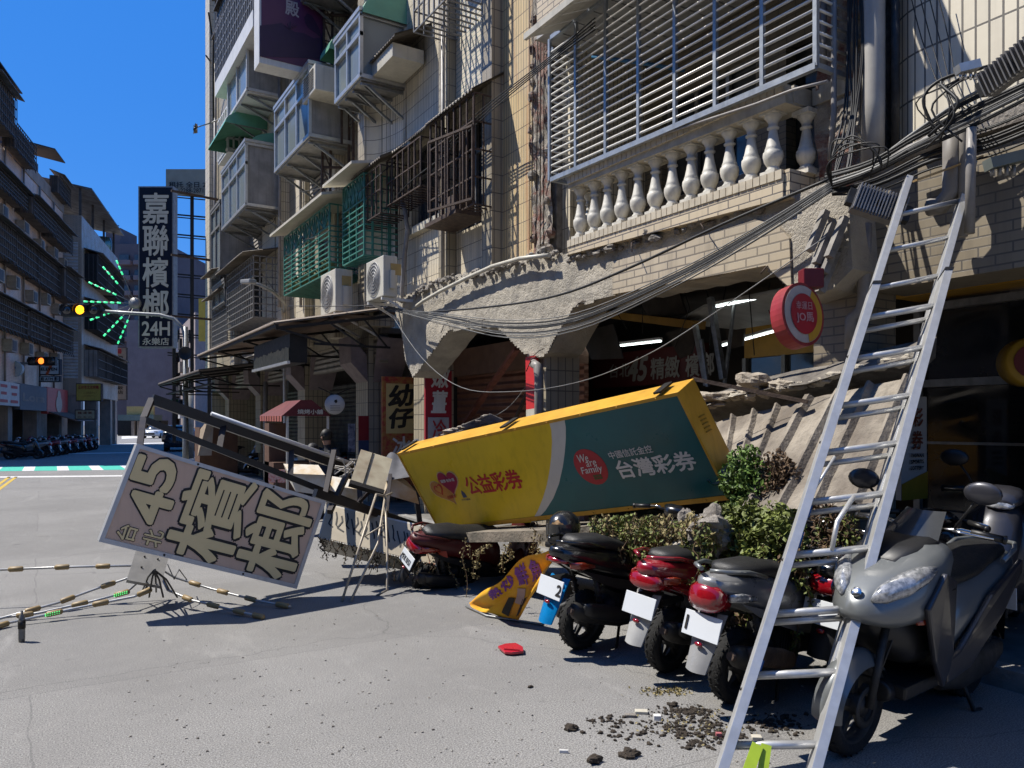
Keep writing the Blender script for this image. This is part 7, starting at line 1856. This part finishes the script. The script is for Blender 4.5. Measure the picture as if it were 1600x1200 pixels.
for s, t_ in ((0, .345), (0, .30), (0, .125)):
    mb = MB(); c = lerp4(s, t_) + rung * .03; mb.obox(c - nrm * .03, dirl, nrm, rung, .045, .02, .012); mb.build('guide_bracket', mat('cobalt_plastic', (.02, .1, .3), .4), ld)
mb = MB(); t1, t2 = rungs_at(778, 0), rungs_at(862, 0); mb.tube([lerp4(.58, t1) + nrm * .01, lerp4(.45, (t1 + t2) / 2) + nrm * .04, lerp4(.5, t2) + nrm * .01], .013, 8); mb.tube([lerp4(.0, t1) + nrm * .02, lerp4(.16, t1 + .06) + nrm * .07], .008, 6); mb.build('catch_hook', M_lad, ld)
mb = MB(); mb.bar(lerp4(.1, .965) + nrm * .02, lerp4(1.05, .985) + nrm * .03, .045, .012); t = mb.build('wooden_board', mat('raw_pine', (.55, .36, .15), .7, 0, .25, 10)); tag(t, 'short raw wooden board laid across the top of the ladder', 'board')
st_ = thing('strap', 'neon yellow green strap tied round the lowest visible ladder rung', 'strap', lerp4(.35, -.05))
mb = MB(); t1 = rungs_at(1164, 0)
pp = [lerp4(.30, t1) + nrm * .03, lerp4(.27, t1 - .035) + nrm * .06, lerp4(.36, t1 - .075) + nrm * .05, lerp4(.42, t1 - .15) + nrm * .04]
for p, q in zip(pp, pp[1:]): mb.bar(p, q, .05, .006, nrm)
mb.bar(lerp4(.4, t1) + nrm * .02, lerp4(.55, t1 - .11) + nrm * .06, .045, .005, nrm); mb.build('webbing', mat('neon_strap', (.36, .5, .03), .6, 0, .15, 14), st_)
# ================================================================ CABLES, PIPES, BOXES ON THE RIGHT
def cable(pts, r, lb, m=None, grp=None, n=5):
    P = [onX(x, y, X) if X > 0 else at(x, y, -X) for x, y, X in pts]
    out = []
    for i in range(len(P) - 1):
        p0, p1, p2, p3 = P[max(i - 1, 0)], P[i], P[i + 1], P[min(i + 2, len(P) - 1)]
        for k in range(n):
            t = k / n; out.append(.5 * ((2 * p1) + (p2 - p0) * t + (2 * p0 - 5 * p1 + 4 * p2 - p3) * t * t + (3 * p1 - p0 - 3 * p2 + p3) * t ** 3))
    out.append(P[-1])
    mb = MB(); mb.tube(out, r, 6); o = mb.build('cable', m or M_cable); tag(o, lb, 'cable', grp); return o
G1 = 'thin cables strung across the broken beam'; L1 = 'thin cable sagging across the broken beam from the awning to the cable box'
for k in range(17):
    d = rn.uniform(-9, 9); s = rn.uniform(-4, 26)
    cable([(606, 480 + rn.uniform(-2, 3), 4.9), (690, 494 + d + s * .4, 4.75), (790, 503 + d + s, 4.7), (900, 492 + d + s, 4.7), (1050, 430 + d + s * .8, 4.8), (1180, 360 + d + s * .6, 4.85), (1300, 288 + d + s * .3, 4.9)], .0055, L1, M_cableg if k % 3 == 0 else M_cable, G1)
cable([(640, 490, 4.9), (760, 480, 4.8), (870, 462, 4.75), (980, 420, 4.8), (1130, 350, 4.85), (1300, 278, 4.95)], .013, 'thick black cable crossing the broken beam in one long straight line')
cable([(612, 492, 4.8), (660, 560, 4.5), (720, 605, 4.4), (800, 612, 4.4), (900, 598, 4.4), (1000, 560, 4.4), (1100, 500, 4.6), (1290, 370, 4.8)], .0045, 'single pale wire hanging low in front of the arcade, above the yellow sign', M_cableg)
cable([(735, 665, 5.6), (790, 640, 5.5), (830, 590, 5.6), (850, 540, 5.4)], .005, 'short grey wire looping to the rust red leaning post', M_cableg)
for k in range(4):
    cable([(690, 245 - k * 6, 5.0), (760, 180 - k * 5, 5.0), (850, 105 - k * 3, 4.9), (930, 46 - k * 6, 4.9)], .007, 'black cable rising steeply past the torn pillar to the grille canopy', M_cable, 'cables rising past the torn pillar')
L2 = 'black cable in the dense bundle above the spandrel, right of the ladder top'; G2 = 'cables bundled above the right spandrel'
for k in range(16):
    d = rn.uniform(-14, 14); e = rn.uniform(-18, 18)
    cable([(1290, 285 + d, 4.95), (1360, 262 + d * .8, 4.95), (1430, 222 + d + e * .4, 5.0), (1510, 180 + d * 1.2 + e, 5.1), (1610, 132 + d + e, 5.15)], rn.choice((.006, .008, .011, .014)), L2, M_cable if k % 4 else M_cableg, G2)
for k in range(7):
    x = 1325 + k * 3.4; cable([(x, -20, 5.2), (x + rn.uniform(-6, 6), 80, 5.2), (x - 4 + rn.uniform(-6, 6), 180, 5.15), (x - 22 + rn.uniform(-10, 10), 270, 5.0), (1302 + rn.uniform(-8, 12), 292, 4.95)], .008, 'black cable running straight down beside the large grey pipe', M_cable, 'vertical cables beside the grey pipe')
for k in range(5):
    cable([(1300, 290, 4.9), (1292 + k * 2, 262 - k * 4, 4.8), (1318 + rn.uniform(-14, 20), 236 - k * 6 + rn.uniform(-8, 8), 4.8), (1360 + rn.uniform(-25, 25), 240 + rn.uniform(-14, 10), 4.85), (1380 + rn.uniform(-20, 30), 262 + rn.uniform(-8, 14), 4.9)], .006, 'black cable looped round the junction left of the ribbed box', M_cable, 'looped cables at the ribbed box')
for k in range(6):
    a = rn.uniform(-18, 18); cable([(1420 + rn.uniform(0, 90), 215 + a, 5.0), (1422 + rn.uniform(0, 80), 165 + a, 4.95), (1462 + rn.uniform(-12, 50), 128 + a * .5, 5.0), (1505 + rn.uniform(0, 60), 108 + a * .5, 5.1)], rn.choice((.005, .007, .011)), 'black cable arching up to the finned box on the pale bay', M_cable, 'cables arching to the finned box')
for k in range(4):
    cable([(1420 + k * 14, -20, 5.3), (1440 + k * 14, 60, 5.3), (1470 + k * 9, 140, 5.2), (1500 + k * 8, 170, 5.1)], .004, 'fine wire slanting down the pale tiled bay', M_cable, 'fine wires on the pale bay')
for k in range(8):
    d = rn.uniform(-16, 16)
    cable([(1300, 300 + d * .3, 4.95), (1370, 282 + d, 5.1), (1460, 240 + d * 1.4, 5.25), (1540, 222 + d * 1.5, 5.3), (1620, 190 + d * 1.6, 5.35)], rn.choice((.007, .01, .014)), L2, M_cable, G2)
def finbox(name, label, c, u, v, n, a, b, d, nf, m):
    t = thing(name, label, 'cable box', c - UP * b)
    mb = MB(); mb.obox(c, u, v, n, a, b, d * .5); mb.build('body', m, t)
    mb = MB()
    for k in range(nf): q = c + u * (-a + 2 * a * (k + .5) / nf); mb.obox(q + n * d * .65, u, v, n, .004, b, d * .35)
    mb.build('cooling_fin', m, t)
    mb = MB(); mb.obox(c + n * (d * .5 + .006), u, v, n, a * .14, b * .2, .004); mb.build('badge', M_void, t)
    mb = MB()
    for s in (-1, 1): mb.obox(c + u * s * (a + .02), u, v, n, .025, b * .6, d * .4)
    mb.build('end_block', M_eng, t)
    return t
M_fin = mat('cast_aluminium', (.27, .26, .25), .5, .5, .25, 10)
c = at(1372, 322, 5.3); u = (RT * .93 - UP * .40).normalized(); n = (-FW + UP * .2 - RT * .1).normalized(); v = n.cross(u); u = v.cross(n)
finbox('finned_box', 'grey finned aluminium cable amplifier box tilted beside the ladder top', c, u.normalized(), v.normalized(), n, .17, .095, .07, 16, M_fin)
c = at(1592, 96, 4.15); u = V((-.25, -.93, .25)).normalized(); n = V((-.97, .1, -.2)).normalized(); v = n.cross(u).normalized(); n = u.cross(v)
finbox('finned_box', 'darker finned cable box on the pale tiled bay in the upper right corner', c, u, v if v.z > 0 else -v, n, .2, .07, .07, 15, M_fin)
c = at(1512, 105, 4.6); t = thing('splitter', 'small silver cable splitter with four hanging plugs on the pale bay', 'cable splitter', c)
mb = MB(); mb.obox(c, (RT + UP * .25).normalized(), FW, (UP - RT * .25).normalized(), .065, .03, .025); mb.build('body', M_alu, t)
mb = MB()
for k in range(4): q = c + RT * (-.045 + k * .03) - UP * .03; mb.tube([q, q - UP * .045 + RT * .004], .008, 8)
mb.build('plug', M_chrome, t)
c = at(1545, 250, 4.3); t = thing('splitter', 'dusty green grey splice box among the cables right of the ladder', 'cable splitter', c)
mb = MB(); mb.obox(c + RT * .1, (RT + UP * .25).normalized(), FW, (UP - RT * .25).normalized(), .11, .04, .03); mb.build('body', mat('grey_green', (.16, .18, .16), .6), t)
mb = MB()
for k in range(4): q = c + RT * (.02 + k * .04) - UP * .03; mb.tube([q, q - UP * .06], .012, 8)
mb.build('plug', M_alud, t)
def pipe(name, pts, r, lb, m, n=4):
    mb = MB(); mb.tube(pts, r, 14); t = mb.build(name, m); return tag(t, lb, 'pipe')
x_ = onX(1367, 100, 5.3)
pipe('drain_pipe', [V((5.28, x_.y, 9)), V((5.28, x_.y, 4)), V((5.27, x_.y, 3.5))], .082, 'thick vertical grey downpipe between the torn pillar and the pale bay', mat('pale_pipe', (.42, .4, .36), .5, 0, .2, 5, streak=.35))
pipe('conduit', [onX(1399, y, 5.35) for y in (-40, 100, 240)], .03, 'slim dark conduit close beside the thick grey downpipe', M_eng)
pipe('conduit', [onX(1303, y, 5.2) for y in (-60, 80, 180)] + [onX(1297, 250, 5.2)], .022, 'thin pale conduit running down past the silver grille', M_pvc)
pipe('conduit', [onX(1287, y, 5.25) for y in (-60, 60, 110)], .025, 'pale pipe with a joint, directly right of the silver grille', M_pvc)
pipe('conduit', [onX(x, y, 5.0) for x, y in ((1293, 127), (1240, 140), (1180, 163), (1050, 205), (900, 262), (868, 275))], .012, 'slim grey conduit clipped along the baluster rail', M_pvc)
pipe('drain_pipe', [onX(x, y, 5.25) for x, y in ((1400, 248), (1440, 232), (1470, 214), (1482, 208))] + [onX(1488, 215, 5.2), onX(1488, 250, 5.2), onX(1487, 300, 5.2), onX(1470, 322, 5.2), onX(1452, 324, 5.2)], .06, 'thick grey elbow drain pipe behind the ladder top', M_pvc)
pipe('drain_pipe', [onX(x, y, 5.2) for x, y in ((1480, 196), (1500, 192), (1505, 205), (1505, 370))], .028, 'thinner twin of the elbow drain pipe behind the ladder', M_pvc)
pipe('drain_pipe', [onX(x, y, 5.1) for x, y in ((1518, 200), (1517, 260), (1515, 365))], .03, 'second thin vertical pipe at the right ladder rail', M_pvc)
pipe('drain_pipe', [onX(x, y, 5.35) for x, y in ((1352, 350), (1350, 420), (1350, 470), (1346, 485), (1330, 498), (1330, 545))], .05, 'dark grey drain pipe with an elbow, behind the left ladder rail', M_pvc)
G9 = 'grey wires drooping along the far facade'
for (a, b, c) in (((440, 470, 5.0), (400, 420, 5.1), (350, 400, 5.1)), ((600, 300, 5.1), (540, 290, 4.9), (470, 300, 4.7)), ((515, 360, 4.5), (470, 372, 4.6), (425, 330, 5.1)), ((620, 250, 5.1), (585, 280, 4.7), (560, 300, 4.7)), ((430, 340, 5.1), (415, 352, 4.9), (350, 352, 4.8)), ((610, 470, 5.0), (560, 478, 4.6), (450, 478, 4.3)), ((700, 240, 5.1), (640, 285, 4.9), (600, 330, 5.1))):
    cable([a, b, c], .008, 'dark wire drooping along the far tiled facade between boxes and cages', M_cable, G9)
for (x, y0, y1, X, r) in ((470, 40, 480, 5.15, .035), (437, 60, 480, 5.12, .04), (336, 100, 540, 5.3, .05), (692, 40, 440, 5.2, .03)):
    mb = MB(); mb.tube([V((X, Yx(x, X), Zx(x, y0, X))), V((X, Yx(x, X), Zx(x, y1, X)))], r, 8); t = mb.build('drain_pipe', M_pvc); tag(t, 'slim grey drain pipe running down the far tiled facade', 'pipe', 'drain pipes on the far facade')
# round red sign
rs_ = thing('round_sign', 'tilted round red and white shop sign hanging under a maroon bracket box', 'sign', at(1246, 545, 5.6))
c = at(1246, 494, 5.6); nrm_ = (V((-.2, -.97, .12))).normalized(); up_ = (UP - nrm_ * UP.dot(nrm_)).normalized(); sd = up_.cross(nrm_)
def ell(a, b, e, n=36): return [c + nrm_ * e + sd * a * math.cos(k * 6.2832 / n) + up_ * b * math.sin(k * 6.2832 / n) for k in range(n)]
mb = MB(); mb.prism(ell(.185, .235, -.07), nrm_ * .13); mb.build('rim', mat('faded_red_rim', (.36, .035, .04), .45, 0, .3, 5, streak=.3), rs_)
mb = MB(); mb.prism(ell(.165, .212, .062), nrm_ * .003); mb.build('white_ring', mat('dirty_pink_white', (.55, .47, .42), .5, 0, .25, 6), rs_)
mb = MB(); mb.prism([c + nrm_ * .067 + sd * .162 * math.cos(t_) + up_ * .208 * math.sin(t_) for t_ in [-1.4 + 2.4 * k / 14 for k in range(15)]] + [c + nrm_ * .067 + sd * .02 + up_ * 0], nrm_ * .002); mb.build('yellow_segment', mat('sign_yellow', (.74, .43, .012)), rs_)
mb = MB(); mb.prism(ell(.115, .15, .07), nrm_ * .003); mb.build('red_disc', mat('disc_red', (.45, .015, .03), .4, 0, .2, 6), rs_)
mb = MB(); mb.text('JO馬', c + nrm_ * .076 - sd * .075 - up_ * .07, sd, up_, .15, .08, .02, .001); mb.text('幸運日', c + nrm_ * .076 - sd * .07 + up_ * .03, sd, up_, .14, .06, .01, .001); mb.build('lettering', mat('faded_pink', (.6, .3, .3), .5), rs_)
mb = MB(); q = at(1267, 436, 5.65); mb.obox(q, RT, FW, UP, .075, .06, .07); mb.bar(q - UP * .06, c + up_ * .22, .04); mb.build('bracket_box', mat('maroon_box', (.16, .008, .015), .5, 0, .2, 5), rs_, bevel=.008)
# ================================================================ PEOPLE IN THE SHADE
def person(label, loc, rz, joints, edges, radii, shirt, trousers, hair=(.01, .009, .008), split=.95):
    t = thing('person', label, 'person', loc, rz=rz)
    me = bpy.data.meshes.new('body'); me.from_pydata(joints, edges, [])
    ob = bpy.data.objects.new('tmp', me); COL.objects.link(ob)
    sk = ob.modifiers.new('s', 'SKIN'); ss = ob.modifiers.new('b', 'SUBSURF'); ss.levels = 2; ss.render_levels = 2
    for i, v in enumerate(me.skin_vertices[0].data): v.radius = radii[i]; v.use_root = (i == 0)
    dg = bpy.context.evaluated_depsgraph_get(); m2 = bpy.data.meshes.new_from_object(ob.evaluated_get(dg)); bpy.data.objects.remove(ob)
    m2.materials.clear()
    for m_ in (mat('skin', (.35, .2, .13), .6), shirt, trousers): m2.materials.append(m_)
    hd_ = V(joints[3])
    for p in m2.polygons:
        c = p.center; p.use_smooth = True
        if c.z > joints[2][2] + .0 and (c - hd_).length < .25: p.material_index = 0
        elif c.z < joints[0][2] + .03: p.material_index = 2
        else: p.material_index = 1
    b = bpy.data.objects.new('body', m2); COL.objects.link(b); b.parent = t
    mb = MB(); mb.sphere(hd_ + V((-.015, 0, .035)), .108, 14, 10, (1.0, .86, 1.0)); hm = mb.build('hair', mat('black_hair', hair, .6), t, local=True)
    mb = MB(); mb.sphere(hd_ + V((.105, 0, -.01)), .018, 8, 6, (1, .8, 1.4)); mb.build('nose', mat('skin', (.35, .2, .13), .6), t, local=True)
    mb = MB()
    for s in (-1, 1): mb.sphere(hd_ + V((.092, s * .034, .02)), .012, 6, 5)
    mb.build('eye', M_ink, t, local=True)
    return t
dk = mat('dark_shirt', (.02, .02, .024), .8); dk2 = mat('dark_trousers', (.015, .015, .02), .8)
J_ = [(0, 0, .92), (0, 0, 1.15), (0, 0, 1.46), (.03, 0, 1.6), (0, .18, 1.4), (0, .23, 1.12), (.08, .22, .88), (0, -.18, 1.4), (0, -.23, 1.12), (.08, -.22, .88), (0, .1, .88), (.02, .11, .48), (0, .11, .08), (.12, .11, .04), (0, -.1, .88), (.02, -.11, .48), (0, -.11, .08), (.12, -.11, .04)]
E_ = [(0, 1), (1, 2), (2, 3), (1, 4), (4, 5), (5, 6), (1, 7), (7, 8), (8, 9), (0, 10), (10, 11), (11, 12), (12, 13), (0, 14), (14, 15), (15, 16), (16, 17)]
R_ = [(.14, .1), (.16, .11), (.055, .055), (.1, .085), (.06, .06), (.042, .042), (.034, .034), (.06, .06), (.042, .042), (.034, .034), (.085, .085), (.06, .06), (.042, .042), (.035, .03), (.085, .085), (.06, .06), (.042, .042), (.035, .03)]
p = at(511, 690, 12.6)
person('person in dark clothes standing in the shade before the grey shutter', (p.x, p.y, -.22 if False else .0), rad(215), [(a, b, c_ * .86) for a, b, c_ in J_], E_, R_, dk, dk2)
J2 = [(0, 0, .72), (.02, 0, .95), (.04, 0, 1.2), (.08, 0, 1.34), (.02, .18, 1.13), (.12, .22, .92), (.3, .16, .85), (.02, -.18, 1.13), (.12, -.22, .92), (.3, -.16, .85), (.05, .1, .68), (.4, .12, .6), (.4, .12, .2), (.5, .12, .14), (.05, -.1, .68), (.4, -.12, .6), (.4, -.12, .2), (.5, -.12, .14)]
p = at(492, 720, 11.3)
person('person in dark clothes seated low in the shade, face turned to the road', (p.x, p.y, -.16), rad(225), J2, E_, R_, dk, dk2)
# distant row of scooters along the far pavement
base = [o for o in bpy.data.objects if o.get('category') == 'scooter']
def far(s, out, src, lb, rz): 
    q = lp(s, out, 0); dup(src, (q.x, q.y, 0), lb, rz)
ang = math.atan2(LN.y, LN.x)
for k in range(15):
    far(-1.5 + k * .95 + rn.uniform(-.1, .1), 1.35, (sc_b, sc_g, sc_b, sc_r)[k % 4] if k not in (11, 12) else sc_r, 'dark scooter in the shaded row along the far pavement', ang + (math.pi if k % 2 else 0) + rn.uniform(-.15, .15))
for o in bpy.data.objects:
    if o.get('label', '').startswith('dark scooter in the shaded'): o['group'] = 'scooters in the far shaded row'
for (x, y, src, lb, rz) in ((452, 742, sc_g, 'scooter standing sideways behind the pink sign, near the red poster', 2.0), (500, 738, sc_b, 'black scooter in the shade beside the seated person', 2.6), (395, 735, sc_b, 'dark scooter parked before the tiled column, behind the steel frame', 2.8), (425, 730, sc_g, 'silver scooter parked in the shade behind the steel frame', 2.9)):
    q = onZ(x, y + 14, 0); dup(src, (q.x, q.y, 0), lb, rz)
# red paper notice behind the frame, white bag
t = thing('notice_board', 'small red and white printed board standing behind the black steel frame', 'notice', onZ(432, 752, 0))
p = at(420, 752, 11); q = at(446, 736, 11); mb = MB(); mb.obox((p + q) / 2, RT, FW, UP, .12, .02, .09); mb.build('board', mat('red_print', (.55, .12, .1), .6, 0, .8, 40, col2=(.6, .5, .45)), t)
mb = MB(); mb.bar((p + q) / 2 - UP * .05, V(((p + q) / 2).to_tuple()[:2] + (0,)), .05); mb.build('leg', M_rust, t)
